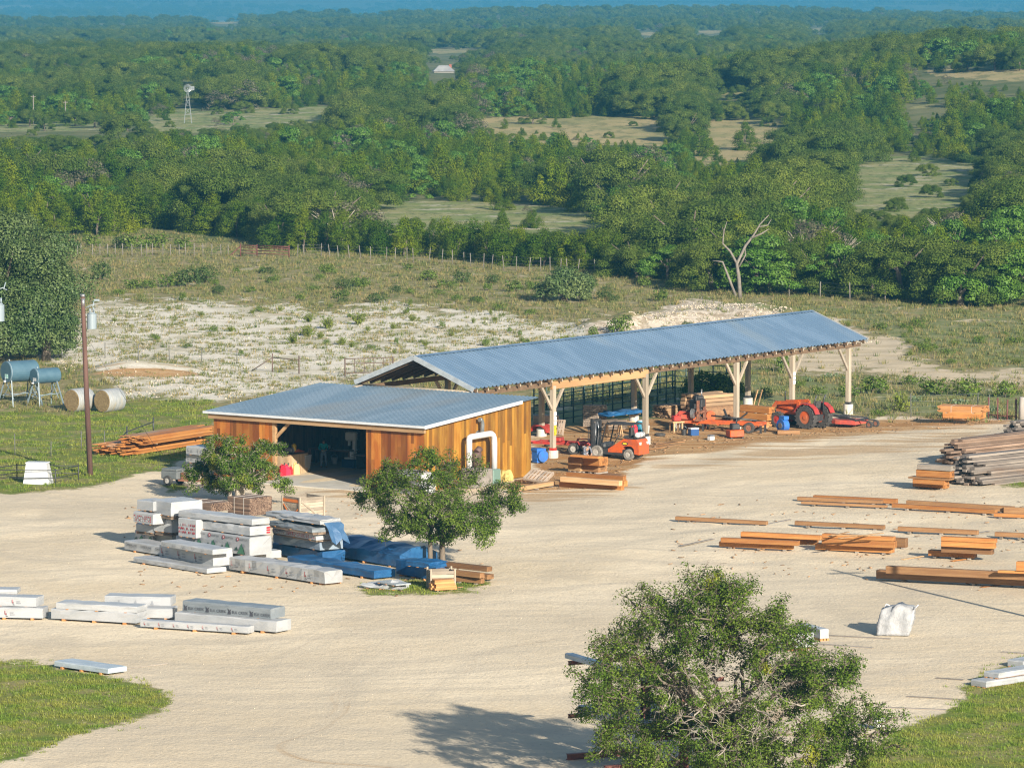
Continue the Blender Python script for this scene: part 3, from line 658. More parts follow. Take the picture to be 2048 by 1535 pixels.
def rib_sheet(mb, o, e1, e2, n, period=.3, rib=.03, th=.02, mat=0):
    o, e1, e2, n = Vector(o), Vector(e1), Vector(e2), Vector(n).normalized(); L = e2.length; k = max(1, round(L / period))
    prof = []
    for i in range(k):
        prof += [(i, 0), (i + .5, 0), (i + .62, rib), (i + .88, rib)]
    prof.append((k, 0)); V = []
    for a, h in prof:
        p = o + e2 * (a / k) + n * h; V += [p, p + e1]
    m_ = len(prof); F = [(2 * i, 2 * i + 2, 2 * i + 3, 2 * i + 1) for i in range(m_ - 1)]
    V += [v - n * (th + (0 if True else 0)) for v in V]; q = 2 * m_
    F += [(q + 2 * i, q + 2 * i + 1, q + 2 * i + 3, q + 2 * i + 2) for i in range(m_ - 1)]
    F += [(2 * i, q + 2 * i, q + 2 * i + 2, 2 * i + 2) for i in range(m_ - 1)] + [(2 * i + 1, 2 * i + 3, q + 2 * i + 3, q + 2 * i + 1) for i in range(m_ - 1)]
    F += [(0, 1, q + 1, q), (q - 2, 2 * q - 2, 2 * q - 1, q - 1)]
    mb.add(V, F, mat)
def planks(mb, p0, p1, zb, zt, out, wd=.24, th=.03, mat=0, split=True, rng=random.Random(5)):
    p0, p1, out = Vector(p0), Vector(p1), Vector(out); d = p1 - p0; L = d.length; d.normalize(); n = max(1, round(L / wd)); ww = L / n
    f = zt if callable(zt) else (lambda t: zt)
    for i in range(n):
        a, c = i * ww + .004, (i + 1) * ww - .004; j = rng.uniform(-.004, .006); za, zc = f(a / L), f(c / L)
        cuts = [zb] + ([zb + (min(za, zc) - zb) * rng.uniform(.3, .75)] if split and rng.random() < .6 else []) + [None]
        for q in range(len(cuts) - 1):
            z0 = cuts[q] + (.004 if q else 0); t0, t1 = (za, zc) if cuts[q + 1] is None else (cuts[q + 1],) * 2
            jj = j + (rng.uniform(-.004, .004) if q else 0)
            A, B = p0 + d * a + out * jj, p0 + d * c + out * jj; C, D = B + out * th, A + out * th
            mb.hexa([(A.x, A.y, z0), (B.x, B.y, z0), (C.x, C.y, z0), (D.x, D.y, z0), (A.x, A.y, t0), (B.x, B.y, t1), (C.x, C.y, t1), (D.x, D.y, t0)], mat)
SX, SY = -5.03, 277.5; SW, SD = 15.46, 10.6
shop = thing('workshop', 'low workshop with orange cedar plank walls, open front and blue-grey metal roof', 'workshop', (SX, SY, 0), ROT)
zr = lambda x: 3.86 + .80 * x / SD
for ya, yb in ((0, 4.03), (11.06, SW)): mb = MB(); planks(mb, (0, ya, 0), (0, yb, 0), .02, 3.8, (-1, 0, 0)); mb.build('front_wall', siding, shop)
mb = MB(); planks(mb, (-.03, 0, 0), (SD, 0, 0), .02, lambda t: 3.82 + .8 * t, (0, -1, 0), mat=0); mb.build('side_wall', siding_y, shop)
mb = MB(); planks(mb, (SD, 0, 0), (SD, SW, 0), .02, 4.58, (1, 0, 0), mat=0); planks(mb, (0, SW, 0), (SD, SW, 0), .02, lambda t: 3.8 + .8 * t, (0, 1, 0), mat=0); mb.build('back_wall', siding, shop)
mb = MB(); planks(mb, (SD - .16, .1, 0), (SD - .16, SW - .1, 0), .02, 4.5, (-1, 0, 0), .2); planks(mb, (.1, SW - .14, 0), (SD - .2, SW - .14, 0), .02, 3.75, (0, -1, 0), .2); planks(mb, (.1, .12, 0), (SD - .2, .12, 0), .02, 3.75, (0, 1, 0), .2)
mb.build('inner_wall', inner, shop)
mb = MB(); rib_sheet(mb, (-.45, -.35, zr(-.45)), (SD + .75, 0, .80 * (SD + .75) / SD), (0, SW + .8, 0), (-.075, 0, 1), .28, .035, .03); rf = mb.build('roof', metal_shop, shop)
mb = MB(); mb.box(-.48, -.38, 3.72, -.45, SW + .47, 3.86); mb.build('eave_trim', trim_w, rf)
mb = MB(); P = lambda x, y, dz: (x, y, zr(x) + dz)
mb.hexa([P(-.46, -.42, -.14), P(9.2, -.42, -.14), P(9.2, -.355, -.14), P(-.46, -.355, -.14), P(-.46, -.42, .06), P(9.2, -.42, .06), P(9.2, -.355, .06), P(-.46, -.355, .06)]); mb.build('gable_trim', trim_w, rf)
mb = MB(); mb.box(-.30, -.2, 3.42, -.12, SW + .2, 3.70); mb.build('header_beam', M('brown_beam', (.25, .15, .075), (.33, .21, .11), 2, (1, .15, 1), rough=.8), shop)
mb = MB(); mb.box(-.02, 10.86, 0, .20, 11.06, 3.42); mb.bar((.09, 10.9, 2.5), (.09, 9.9, 3.4), .14, .16); mb.build('corner_post', timber_tan, shop)
mb = MB(); mb.box(-.02, 4.03, 0, .16, 4.17, 3.42); mb.build('door_jamb', siding, shop)
mb = MB()
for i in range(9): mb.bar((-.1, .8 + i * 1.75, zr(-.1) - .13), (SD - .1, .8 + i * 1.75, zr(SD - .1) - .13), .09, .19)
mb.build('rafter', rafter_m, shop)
mb = MB()
mb.hexa([(-1.9, 9.2, -.02), (-1.9, 2.6, -.02), (SD - .2, .1, -.02), (SD - .2, SW - .1, -.02), (-1.9, 9.9, .03), (-1.9, 2.6, .03), (SD - .2, .1, .035), (SD - .2, SW - .1, .035)]) if False else mb.add(
    [(-1.7, 10.6, .03), (-1.7, 3.2, .03), (.2, 3.2, .03), (.2, .15, .03), (SD - .2, .15, .03), (SD - .2, SW - .15, .03), (.2, SW - .15, .03), (.2, 11.0, .03)] + [(-1.7, 10.6, -.1), (-1.7, 3.2, -.1), (.2, 3.2, -.1), (.2, .15, -.1), (SD - .2, .15, -.1), (SD - .2, SW - .15, -.1), (.2, SW - .15, -.1), (.2, 11.0, -.1)],
    [tuple(range(8)), (0, 1, 9, 8), (1, 2, 10, 9), (7, 0, 8, 15)])
fl = mb.build('floor', slabm); fl.location = (SX, SY, 0); fl.rotation_euler = (0, 0, ROT); fl['kind'] = 'structure'
# long pole shed
LS, EV, RG, WS = 45.3, 4.92, 6.62, 8.8
shed = thing('pole_shed', 'long open timber post shed with a blue metal gable roof', 'shed', (-2.3, 289, 0), ROT)
mb = MB(); nf = (0, -(RG - EV), 4.4); rib_sheet(mb, (0, 0, EV), (0, 4.4, RG - EV), (LS, 0, 0), nf, .41, .075, .03); rib_sheet(mb, (0, WS, EV), (0, -4.4, RG - EV), (LS, 0, 0), (0, RG - EV, 4.4), .36, .045, .03)
rf = mb.build('roof', metal_roof, shed)
mb = MB(); mb.add([(-.02, 4.15, RG + .02), (LS + .02, 4.15, RG + .02), (LS + .02, 4.4, RG + .1), (-.02, 4.4, RG + .1), (-.02, 4.65, RG + .02), (LS + .02, 4.65, RG + .02)], [(0, 1, 2, 3), (3, 2, 5, 4)]); mb.build('ridge_cap', metal_roof, rf)
for x in (-.07, LS + .03):
    mb = MB()
    for y0, y1 in ((-.05, 4.4), (WS + .05, 4.4)): mb.bar((x, y0, EV - .06), (x, y1, RG - .04), .06, .30)
    mb.build('gable_trim', trim_g, rf)
PXS = [.9, 8.9, 19.1, 29.7, 36.5, 43.6]
mb = MB()
for i in range(41):
    x = .35 + i * 1.115
    for s, y in ((1, 0), (-1, WS)): mb.bar((x, y - s * .02, EV - .16), (x, 4.4, RG - .16), .10, .2)
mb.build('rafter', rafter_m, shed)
mb = MB()
for i in range(41): mb.box(.30 + i * 1.115, -.05, EV - .22, .40 + i * 1.115, -.02, EV - .05)
mb.build('rafter_tail', timber_pale, shed)
mb = MB(); mb.box(8.7, .30, 4.22, 19.3, .52, 4.70, bev=.02); mb.build('header_beam', timber_tan, shed)
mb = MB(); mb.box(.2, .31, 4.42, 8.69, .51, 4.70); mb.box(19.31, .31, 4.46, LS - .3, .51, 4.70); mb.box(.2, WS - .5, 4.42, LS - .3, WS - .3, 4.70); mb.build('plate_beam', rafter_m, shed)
mb = MB()
for x in PXS: mb.box(x - .1, .55, 4.40, x + .1, WS - .55, 4.66)
mb.build('tie_beam', timber_pale, shed)
mb = MB(); mb.tube([(.1, .2, 4.62), (.1, WS - .1, 4.62)], .16, 8); mb.tube([(-.75, WS - .45, 4.55), (1.2, WS - .45, 4.55)], .19, 8); mb.build('gable_beam', timber_pale, shed)
for j, x in enumerate(PXS):
    for y, fr in ((.41, 1), (WS - .41, 0)):
        hp = (.5, .46, .5, .62, .6, .66)[j]
        mb = MB(); mb.box(x - .15, y - .15, hp, x + .15, y + .15, 4.44, bev=.02); p = mb.build('post', timber_pale, shed)
        mb = MB(); mb.tube([(x, y, -.1), (x, y, hp)], .33, 18, smooth=False); mb.build('pier', concrete, p)
        mb = MB(); mb.box(x - .16, y - .16, hp, x + .16, y + .16, hp + .16); mb.build('base_plate', M('red_band', (.45, .03, .02), rough=.6) if j == 1 and fr else black, p)
        mb = MB()
        for s in (-1, 1):
            if j == 5 and s > 0: continue
            mb.bar((x + s * .12, y, 3.0), (x + s * 1.25, y, 4.45), .13, .17)
        mb.build('brace', timber_pale, p)
        if fr and j in (1, 4):
            mb = MB(); yy = y - .165; ol = x - .13
            z0 = 3.1 if j == 4 else 2.6
            for q in range(3): mb.box(ol, yy - .02, z0 - q * .28, ol + .26, yy + .01, z0 + .22 - q * .28)
            mb.build('notice', M('notice_white', (.78, .78, .80), (.55, .55, .62), 9, rough=.6), p)
            if j == 1:
                mb = MB(); mb.box(ol + .02, yy - .02, .95 + .45, ol + .24, yy + .01, 2.0); mb.build('warning_sign', M('notice_yellow', (.70, .52, .02), (.30, .26, .02), 8, rough=.6), p)
# ------------------------------------------------------------------ wrapped lumber
wrapw = M('wrap_white', (.30, .31, .315), (.37, .375, .38), 1.3, (.4, 1, 1), rough=.42, bump=.02, bscale=3.2, bstretch=(.5, 1, 1.6), obj=((.90, .90, .91), (1.06, 1.06, 1.06)))
wrapg = M('wrap_grey', (.15, .17, .185), (.20, .22, .235), 1.3, (.4, 1, 1), rough=.42, bump=.025, bscale=3.2, bstretch=(.5, 1, 1.6))
wrapb = M('tarp_blue', (.010, .062, .165), (.016, .09, .22), 1.5, rough=.4, bump=.03, bscale=2.4, c3=(.022, .11, .25))
wrapr = M('wrap_red', (.40, .06, .04), (.42, .16, .13), 4, rough=.45, bump=.02, bscale=4)
lath = M('old_boards', (.17, .125, .09), (.25, .19, .14), 3, (.2, 1, 1), rough=.9, island=((.5, .5, .5), (1.4, 1.35, 1.3)))
fresh = M('fresh_boards', (.40, .17, .05), (.47, .23, .085), 3, (.2, 1, 1), rough=.75, island=((.75, .75, .75), (1.15, 1.15, 1.15)))
ink_r = M('ink_red', (.36, .02, .025), rough=.5); ink_k = M('ink_dark', (.05, .05, .06), rough=.5); ink_g = M('ink_grey', (.22, .23, .25), rough=.5)
ink_green = M('ink_green', (.05, .16, .09), rough=.5); ink_dg = M('ink_dark_green', (.02, .05, .035), rough=.5); ink_w = M('ink_white', (.5, .5, .5), rough=.5)
INKS = [ink_r, ink_k, ink_g, ink_green, ink_dg, ink_w]
def soft_pack(mb, L, w, h, mat=0, jit=.014, peak=0, rng=random, slump=0):
    nx = max(3, int(L / .45)); r = min(.05, h * .2)
    sec = [(0, 0), (0, h * .45), (0, h - r), (r, h), (w * .33, h + peak * .8), (w * .66, h + peak), (w - r, h), (w, h - r), (w, h * .45), (w, 0)]
    k = len(sec); V = []; ph = rng.uniform(0, 9)
    for i in range(nx + 1):
        x = L * i / nx; e = 1 if 0 < i < nx else .4
        for (y, z) in sec:
            f = 1 if z < .01 else 1
            dz = rng.uniform(-jit, jit) * (z > .01) * e; dy = rng.uniform(-jit, jit) * e * (.0 if z < .01 else 1)
            dx = 0 if 0 < i < nx else rng.uniform(-jit, jit)
            if slump and z > h * .6: dz -= slump * abs(math.sin(ph + x * 1.7)) 
            V.append((x + dx, y + dy, z + dz))
    F = [(i * k + j, (i + 1) * k + j, (i + 1) * k + (j + 1) % k, i * k + (j + 1) % k) for i in range(nx) for j in range(k)]
    o = len(V)
    for e, x, s in ((0, 0, -1), (nx, L, 1)):
        V.append((x + s * rng.uniform(0, .02), w * rng.uniform(.4, .6), h * rng.uniform(.35, .6))); c = len(V) - 1
        F += [((e * k + (j + 1) % k), e * k + j, c) if s < 0 else (e * k + j, e * k + (j + 1) % k, c) for j in range(k)]
    mb.add(V, F, mat)
def prints(style, L, h, w, par):
    mb = MB(); off = -.035; rz_ = random.Random(int(L * 100))
    def at(x0, z0, s): return lambda p: (x0 + p[0] * s, off, z0 + p[1] * s)
    def rect(x0, z0, x1, z1, m_): mb.add([(x0, off, z0), (x1, off, z0), (x1, off, z1), (x0, off, z1)], [(0, 1, 2, 3)], m_)
    if style in ('LL', 'LS'):
        sp = 1.25 * max(.35, min(1, h / .5)) if style == 'LL' else .75; n = int((L - .3) / sp); s = h * (.55 if style == 'LL' else .5)
        tl = text('L')
        for i in range(n):
            x = .2 + i * (L - .3) / n
            mb.stamp(tl, at(x, h * .36, s), 0 if style == 'LL' else 1); mb.stamp(tl, at(x + s * .22, h * .14, s * .95), 1 if style == 'LL' else 2)
            for q in range(2): rect(x + s * 1.0, h * (.30 + .2 * q), x + s * (1.9 - .2 * q), h * (.38 + .2 * q), 2)
    elif style == 'ELK':
        n = int(L / 1.15); t = text('ELK CREEK'); s = .19
        for i in range(n):
            x = .1 + i * L / n; mb.stamp(t, at(x + .27, h * .2, s), 1)
            mb.add([(x, off, h * .12), (x + .2, off, h * .12), (x + .17, off, h * .4), (x + .22, off, h * .62), (x + .1, off, h * .48), (x + .0, off, h * .7), (x + .05, off, h * .4)], [tuple(range(7))], 1)
    elif style == 'TIM':
        n = int(L / 1.3); t = text('TIMBERLINE')
        for i in range(n): mb.stamp(t, at(.15 + i * L / n, h * .45, .19), 1); rect(.15 + i * L / n + .3, h * .3, .15 + i * L / n + 1.0, h * .35, 2)
    elif style == 'HAM':
        n = max(2, int(L / 1.12)); t = text('HAMPTON')
        for i in range(n):
            x = .1 + i * L / n; mb.stamp(t, at(x + .3, h * .78, .14), 1)
            c = [(x + .16 + .1 * math.cos(a * PI / 6), off, h * .83 + .1 * math.sin(a * PI / 6)) for a in range(12)]; mb.add(c, [tuple(range(12))], 0)
            c = [(x + .16 + .05 * math.cos(a * PI / 6), off - .004, h * .83 + .05 * math.sin(a * PI / 6)) for a in range(12)]; mb.add(c, [tuple(range(12))], 5)
            c = [(x + .62 + .14 * math.cos(a * PI / 5), off, h * .5 + .1 * math.sin(a * PI / 5)) for a in range(10)]; mb.add(c, [tuple(range(10))], 2)
            mb.add([(x + .1, off, .03), (x + .78, off, .03), (x + .62, off, h * .45), (x + .48, off, h * .62), (x + .3, off, h * .3)], [(0, 1, 2, 3, 4)], 3)
            mb.add([(x + .48, off - .004, h * .63), (x + .80, off - .004, .03), (x + .70, off - .004, .06), (x + .56, off - .004, h * .46)], [(0, 3, 2, 1)], 4)
            mb.add([(x - .12, off - .002, h * .2), (x + .2, off - .002, h * .2), (x + .04, off - .002, h * .42)], [(0, 1, 2)], 4)
    elif style == 'RED':
        for i in range(int(L / .16)):
            for q in range(3): rect(.06 + i * .16 + rz_.uniform(0, .03), h * (.2 + .2 * q), .15 + i * .16 + rz_.uniform(-.05, .03), h * (.32 + .2 * q), rz_.choice((0, 5, 0)))
    elif style == 'TRI':
        for i in range(3): x = L * (.2 + .25 * i); mb.add([(x, off, .04), (x + .16, off, .04), (x + .08, off, h * .62)], [(0, 1, 2)], 2)
    return mb
def pack(u0, v0, u1, v1, w_, zb, h, style, label, group='wrapped lumber packs in the yard', mat=None, peak=0, jit=.014, skid=True, L=None, endprint=None, slump=0, under=0):
    p0, p1 = G(u0, v0, zb), G(u1, v1, zb); d = p1 - p0; rz = math.atan2(d.y, d.x); L = L or d.length
    t = thing('lumber_pack', label, 'lumber pack', p0, rz, group); rng = random.Random(int(u0 * 7 + v0))
    z0 = .1 if skid and zb < .05 else .03
    mb = MB(); soft_pack(mb, L, w_, h, 0, jit, peak, rng, slump); o = mb.build('wrap', mat or wrapw, t); o.location = (0, 0, z0)
    if style:
        pm = prints(style, L, h, w_, t)
        if pm.v: q = pm.build('printed_logo', INKS, t, fix=False); q.location = (0, 0, z0)
    if endprint:
        q = MB(); x = L + .03
        for i in range(3): q.add([(x, w_ * .8, h * (.1 + .28 * i)), (x, w_ * .97, h * (.1 + .28 * i)), (x, w_ * .97, h * (.3 + .28 * i)), (x, w_ * .8, h * (.3 + .28 * i))], [(0, 1, 2, 3)], 0)
        q.build('printed_label', INKS, t, fix=False).location = (0, 0, z0)
    if under:
        q = MB(); board_layers(q, L, w_, under, rng, .05); q.build('lumber', lath, t).location = (.02, .01, z0 - under)
    for f in (.14, .5, .86):
        q = MB(); q.box(L * f - .06, -.04, 0 if z0 > .05 else 0, L * f + .06, w_ + .02, z0 - .004); q.build('skid', fresh, t)
    return t
def board_layers(mb, L, w_, h, rng, th=.045, bw=.16, rag=.08):
    nz = max(1, round(h / th)); ny = max(1, round(w_ / bw))
    for k in range(nz):
        for j in range(ny):
            a = rng.uniform(0, rag); b_ = rng.uniform(0, rag)
            mb.box(a, j * w_ / ny + .004, k * h / nz + .003, L - b_, (j + 1) * w_ / ny - .004, (k + 1) * h / nz - .002)
def bundle(u0, v0, u1, v1, w_, zb, h, mat, label, name='board_bundle', cat='board bundle', group=None, rag=.08, bw=.16, th=.045, L=None, strap=True):
    p0, p1 = G(u0, v0, zb), G(u1, v1, zb); d = p1 - p0; L = L or d.length
    t = thing(name, label, cat, p0, math.atan2(d.y, d.x), group); rng = random.Random(int(u0 + v0 * 3)); mb = MB()
    board_layers(mb, L, w_, h, rng, th, bw, rag); o = mb.build('boards', mat, t); o.location = (0, 0, .06)
    q = MB()
    for f in (.2, .75): q.box(L * f - .05, -.02, 0, L * f + .05, w_ + .02, .058)
    q.build('skid', lath, t)
    if strap:
        q = MB()
        for f in (.3, .72): q.box(L * f - .012, -.008, .05, L * f + .012, w_ + .008, h + .072)
        q.build('strap', M('strap', (.45, .42, .38), rough=.4), t)
    return t
# --- front group at the lower left
pack(-60, 1187, 34, 1188, 1.0, .95, .2, None, 'small flat white pack on top of the two-high printed stack at the photo edge')
pack(-70, 1209, 72, 1214, 1.1, .55, .42, 'LL', 'white pack with red letter logos, upper one of the stack at the photo edge')
pack(-70, 1237, 86, 1240, 1.1, 0, .46, 'LL', 'white pack with red letter logos, lower one of the stack at the photo edge')
pack(103, 1240, 272, 1250, 1.15, 0, .46, None, 'plain white pack under the thinner plain one, left of the logo-printed strip pack', jit=.03)
pack(112, 1217, 274, 1226, 1.1, .55, .28, None, 'thin plain white pack lying on a plain white pack of the same length', jit=.025)
pack(247, 1238, 345, 1240, 1.1, 0, .46, None, 'plain white pack below the one printed with brown triangles')
pack(209, 1209, 341, 1212, 1.1, .52, .40, 'TRI', 'white pack printed with small brown triangles beside the dark grey pack')
pack(350, 1249, 553, 1268, 1.15, 0, .50, None, 'plain white pack carrying the dark grey printed pack, orange board at its end', jit=.02)
pack(365, 1222, 541, 1238.5, 1.1, .58, .48, 'ELK', 'dark grey wrapped pack printed with black lettering, on a white pack', mat=wrapg, jit=.02)
pack(281, 1256, 497, 1270, .55, 0, .30, 'LL', 'long low white strip pack with red letter logos in front of the grey pack')
pack(109, 1335, 216, 1351, 1.1, 0, .22, None, 'lone flat bluish white pack at the edge of the lower left lawn', mat=M('wrap_pale_blue', (.32, .37, .41), (.38, .425, .46), 1.3, rough=.4, bump=.015, bscale=3))
# --- main cluster
pack(267, 1126, 414, 1150, 1.2, 0, .24, 'LS', 'long flat pack with small grey logos in front of the main wrapped stack')
pack(319, 1114, 426, 1133, 1.2, .28, .66, 'LL', 'white pack with large red letter logos in the main stack')
pack(322, 1092, 425, 1110, 1.2, .98, .26, 'LS', 'thin small-logo pack on top of the large-logo pack')
pack(249, 1101, 398, 1126, 1.3, 0, .45, 'TIM', 'long grey-white pack with grey lettering behind the large-logo pack')
pack(430, 1108, 521, 1122, 1.35, 0, .38, None, 'low white pack on the ground beneath the pack printed with green mountains')
pack(386, 1094, 499, 1112, 1.4, .42, .92, 'HAM', 'big white pack printed with green mountains and red rings')
pack(391, 1056, 499, 1072, 1.35, 1.40, .44, None, 'creased white pack with red end marks on the mountain pack', jit=.04, endprint=1)
pack(357, 1033, 504, 1051, 1.2, 1.92, .30, None, 'long white pack lying topmost of the right half of the main stack', jit=.025)
pack(352, 1090, 392, 1096, 1.3, .35, .5, None, 'shaded lower pack between the left stack and the mountain-printed pack')
pack(357, 1072, 392, 1077, 1.3, .95, .95, 'RED', 'shaded pack with faint red marks between the left stack and the mountain-printed pack')
pack(270, 1083, 305, 1088, 1.3, .1, .62, 'HAM', 'short white pack with red ring print, lowest of the leftmost column')
pack(272, 1062, 308, 1067, 1.3, .78, .42, None, 'short plain pack below the red printed one in the leftmost column', under=.14)
pack(267, 1044, 306, 1050, 1.3, 1.36, .55, 'RED', 'white pack covered in red print in the leftmost column')
pack(274, 1019, 306, 1023, 1.3, 2.0, .5, None, 'short white pack topmost of the leftmost column')
pack(309, 1087, 344, 1093, 1.3, .1, .62, None, 'short plain white pack, lowest of the second column from the left end')
pack(308, 1062, 343, 1066, 1.3, .92, .70, None, 'short plain white pack in the middle of the second column', under=.2)
pack(304, 1026, 342, 1033, 1.9, 1.86, .72, None, 'bulky white pack with a bright torn end, topmost of the second column', jit=.03, under=.18)
# --- right of the cluster
pack(458, 1141, 650, 1171, 1.1, 0, .62, 'LL', 'grey wrapped pack with red letter logos and a slack bright end flap', mat=M('wrap_silver', (.28, .285, .29), (.34, .345, .345), 1.3, (.4, 1, 1), rough=.4, bump=.03, bscale=3), jit=.05)
pack(613, 1163, 647, 1170, 1.15, 0, .58, None, 'short plain white pack at the right tip of the wrapped stacks', jit=.03, L=1.5)
BT = 'blue and white covered stacks beside the tree'
pack(545, 1110, 645, 1128, 1.4, 0, .55, None, 'blue tarped pack, lowest layer behind the mountain-printed pack', BT, wrapb, jit=.035)
pack(547, 1085, 640, 1101, 1.4, .72, .45, None, 'grey-blue wrapped pack above the tarped lowest layer', BT, M('wrap_bluegrey', (.17, .22, .28), (.22, .27, .32), 1.3, rough=.4, bump=.03, bscale=3), jit=.05)
pack(545, 1066, 632, 1081, 1.3, 1.28, .32, 'RED', 'torn white pack with red print under the long grey top pack', BT, jit=.06, under=.1)
pack(538, 1050, 625, 1066, 1.3, 1.72, .22, None, 'torn grey pack showing bare boards below the long top pack', BT, wrapg, jit=.06, under=.12)
pack(532, 1033, 640, 1050, 1.3, 2.1, .25, None, 'long grey-white top pack with a blue flap hanging off its far end', BT, jit=.05)
flap = MB(); p = G(640, 1048, 2.1); 
V = []; rg = random.Random(4)
for i in range(7):
    for j in range(5): V.append((.17 * i, j * .27 + .1 * rg.uniform(-1, 1), -.02 - .018 * i * i * (1.6 + .3 * math.sin(j * 2)) + rg.uniform(-.03, .03)))
flap.add(V, [(i * 5 + j, (i + 1) * 5 + j, (i + 1) * 5 + j + 1, i * 5 + j + 1) for i in range(6) for j in range(4)])
fo = flap.build('tarp_flap', M('tarp_pale_blue', (.04, .10, .20), (.07, .14, .25), 2, rough=.45, bump=.03, bscale=3), fix=False); fo.location = (p.x, p.y, 2.36); fo.rotation_euler = (0, 0, -.85); tag(fo, 'loose blue sheet hanging from the end of the long top pack', 'sheet')
sm_ = fo.modifiers.new('thick', 'SOLIDIFY'); sm_.thickness = .02
pack(655, 1112, 800, 1138, 2.3, 0, .66, None, 'large blue tarped mound with a folded ridge left of the small oak', BT, wrapb, peak=.35, jit=.035, slump=.1)
pack(575, 1130, 748, 1160, 1.3, 0, .42, None, 'low blue tarped pack in front of the large blue mound', BT, wrapb, jit=.03, slump=.06)
pack(792, 1150, 858, 1162, 1.2, 0, .8, None, 'square blue tarped pile beside the small oak trunk', BT, wrapb, jit=.03, slump=.08)
pack(812, 1131, 858, 1137, 1.2, .85, .28, None, 'blue sheet-covered boards on the square blue pile', BT, wrapb, jit=.05)
pack(752, 1165, 792, 1172, .9, .25, .06, None, 'thin grey tilted panel on a crumpled white sheet', None, M('panel_grey', (.38, .4, .41), (.3, .33, .35), 6, rough=.4), skid=False)
pack(725, 1176, 797, 1180, 1.0, 0, .3, None, 'crumpled white sheet heap on the grass by the small oak', None, jit=.16, slump=.2, skid=False)
# --- right side white packs
RW = 'white packs at the right verge'
pack(1578, 1302, 1628, 1296, .6, 0, .62, None, 'short bluish white pack beside the large oak crown', RW, jit=.008)
pack(1640, 1281, 1655, 1280, 2.2, 0, .42, None, 'short white pack end-on beside the white bulk bag', RW, jit=.01, L=.45)
def packdir(u0, v0, u1, v1, w_, zb, h, label, **k): return pack(u0, v0, u1, v1, w_, zb, h, None, label, RW, **k)
packdir(1942, 1371, 1982, 1377, 9, 0, .26, 'long white pack on the right lawn, lower of two', L=.85, skid=False)
packdir(1968, 1353, 2004, 1358, 9, .3, .22, 'two-wide white pack on the lower pack of the right lawn', L=.8, skid=False)
packdir(2015, 1332, 2050, 1336, 9, 0, .28, 'white pack mostly cut off by the photo edge, behind the right lawn packs', L=.8, skid=False)
# ------------------------------------------------------------------ timbers
WOOD = dict(o=((.34, .13, .03), (.41, .185, .05), (.23, .09, .022)), b=((.215, .105, .04), (.27, .145, .06), (.15, .075, .032)), g=((.22, .19, .155), (.28, .24, .20), (.16, .135, .11)), p=((.42, .25, .115), (.48, .31, .16), (.34, .195, .085)))
def wood(k):
    a, b_, c_ = WOOD[k]; return M('timber_' + k, a, b_, 4.5, (.12, 1.6, 1.6), rough=.75, lo=.40, hi=.60, c3=tuple(x * .62 for x in c_), bump=.005, bscale=20, bstretch=(.1, 1, 1), obj=((.66, .64, .62), (1.18, 1.2, 1.24)))
def beam(u0, v0, u1, v1, w_, zb, h, k, label, group=None, L=None, name='timber', cat='timber', sup=0):
    p0, p1 = G(u0, v0, zb), G(u1, v1, zb); d = p1 - p0; L = L or d.length
    mb = MB(); mb.box(0, 0, 0, L, w_, h, bev=.012); o = mb.build(name, wood(k)); o.location = (p0.x, p0.y, zb + sup); o.rotation_euler = (0, 0, math.atan2(d.y, d.x))
    tag(o, label, cat, group)
    if sup:
        for f in (.15, .55, .9):
            q = MB(); q.box(L * f - .07, -.12, -sup, L * f + .07, w_ + .15, -.003); q.build('support_block', wood('g'), o)
    return o
TG = 'orange timbers laid out in the yard'
beam(1350, 1043, 1533, 1053, .25, 0, .2, 'b', 'lone brown timber at the left end of the thin row', TG, sup=.1)
beam(1589, 1053, 1768, 1062, .25, 0, .22, 'b', 'second brown timber along the thin row', TG, sup=.1)
beam(1795, 1065, 1955, 1073, .25, 0, .24, 'b', 'third brown timber along the thin row, left of the one at the photo edge', TG, sup=.1)
beam(1989, 1076, 2080, 1080, .25, 0, .24, 'b', 'fourth brown timber of the thin row, cut by the photo edge', TG, sup=.1)
beam(1602, 1010, 1772, 1018, .3, 0, .14, 'b', 'brown plank, front one of the far left flat planks', TG, sup=.08)
beam(1594, 1003, 1764, 1010, .3, .0, .2, 'b', 'orange-edged plank behind the front flat plank, sticking out left', TG, sup=.08)
beam(1626, 1002, 1792, 1010, .35, 0, .26, 'o', 'longest plank at the back of the far flat planks', TG, sup=.08)
beam(1783, 1018, 1990, 1031, .35, 0, .22, 'o', 'orange timber in the middle of the far row', TG, sup=.1)
beam(1812, 1015, 2025, 1028, .35, 0, .32, 'b', 'brown timber behind the orange one in the far row', TG, sup=.1)
beam(1987, 1035, 2080, 1039, .3, 0, .2, 'o', 'orange timber at the photo edge, front of the far row', TG, sup=.06)
beam(2007, 1028, 2080, 1031, .3, 0, .34, 'b', 'brown timber at the photo edge, back of the far row', TG, sup=.06)
beam(1438, 1095, 1584, 1102, .35, 0, .26, 'o', 'lower front orange beam of the left pair', TG, sup=.08)
beam(1441, 1084, 1596, 1091, .35, .36, .24, 'o', 'upper front orange beam of the left pair', TG)
beam(1481, 1084, 1632, 1092, .4, 0, .3, 'o', 'lower back orange beam behind the left pair', TG, sup=.08)
beam(1481, 1072, 1641, 1080, .4, .40, .24, 'o', 'upper back orange beam behind the left pair', TG)
beam(1630, 1101, 1783, 1109, .5, 0, .3, 'o', 'lowest wide orange beam of the tall middle stack', TG, sup=.08)
beam(1643, 1089, 1789, 1096, .45, .40, .34, 'o', 'thick orange beam in the middle of the tall middle stack', TG)
beam(1644, 1075, 1786, 1082, .45, .76, .22, 'o', 'top orange beam of the tall middle stack under loose boards', TG)
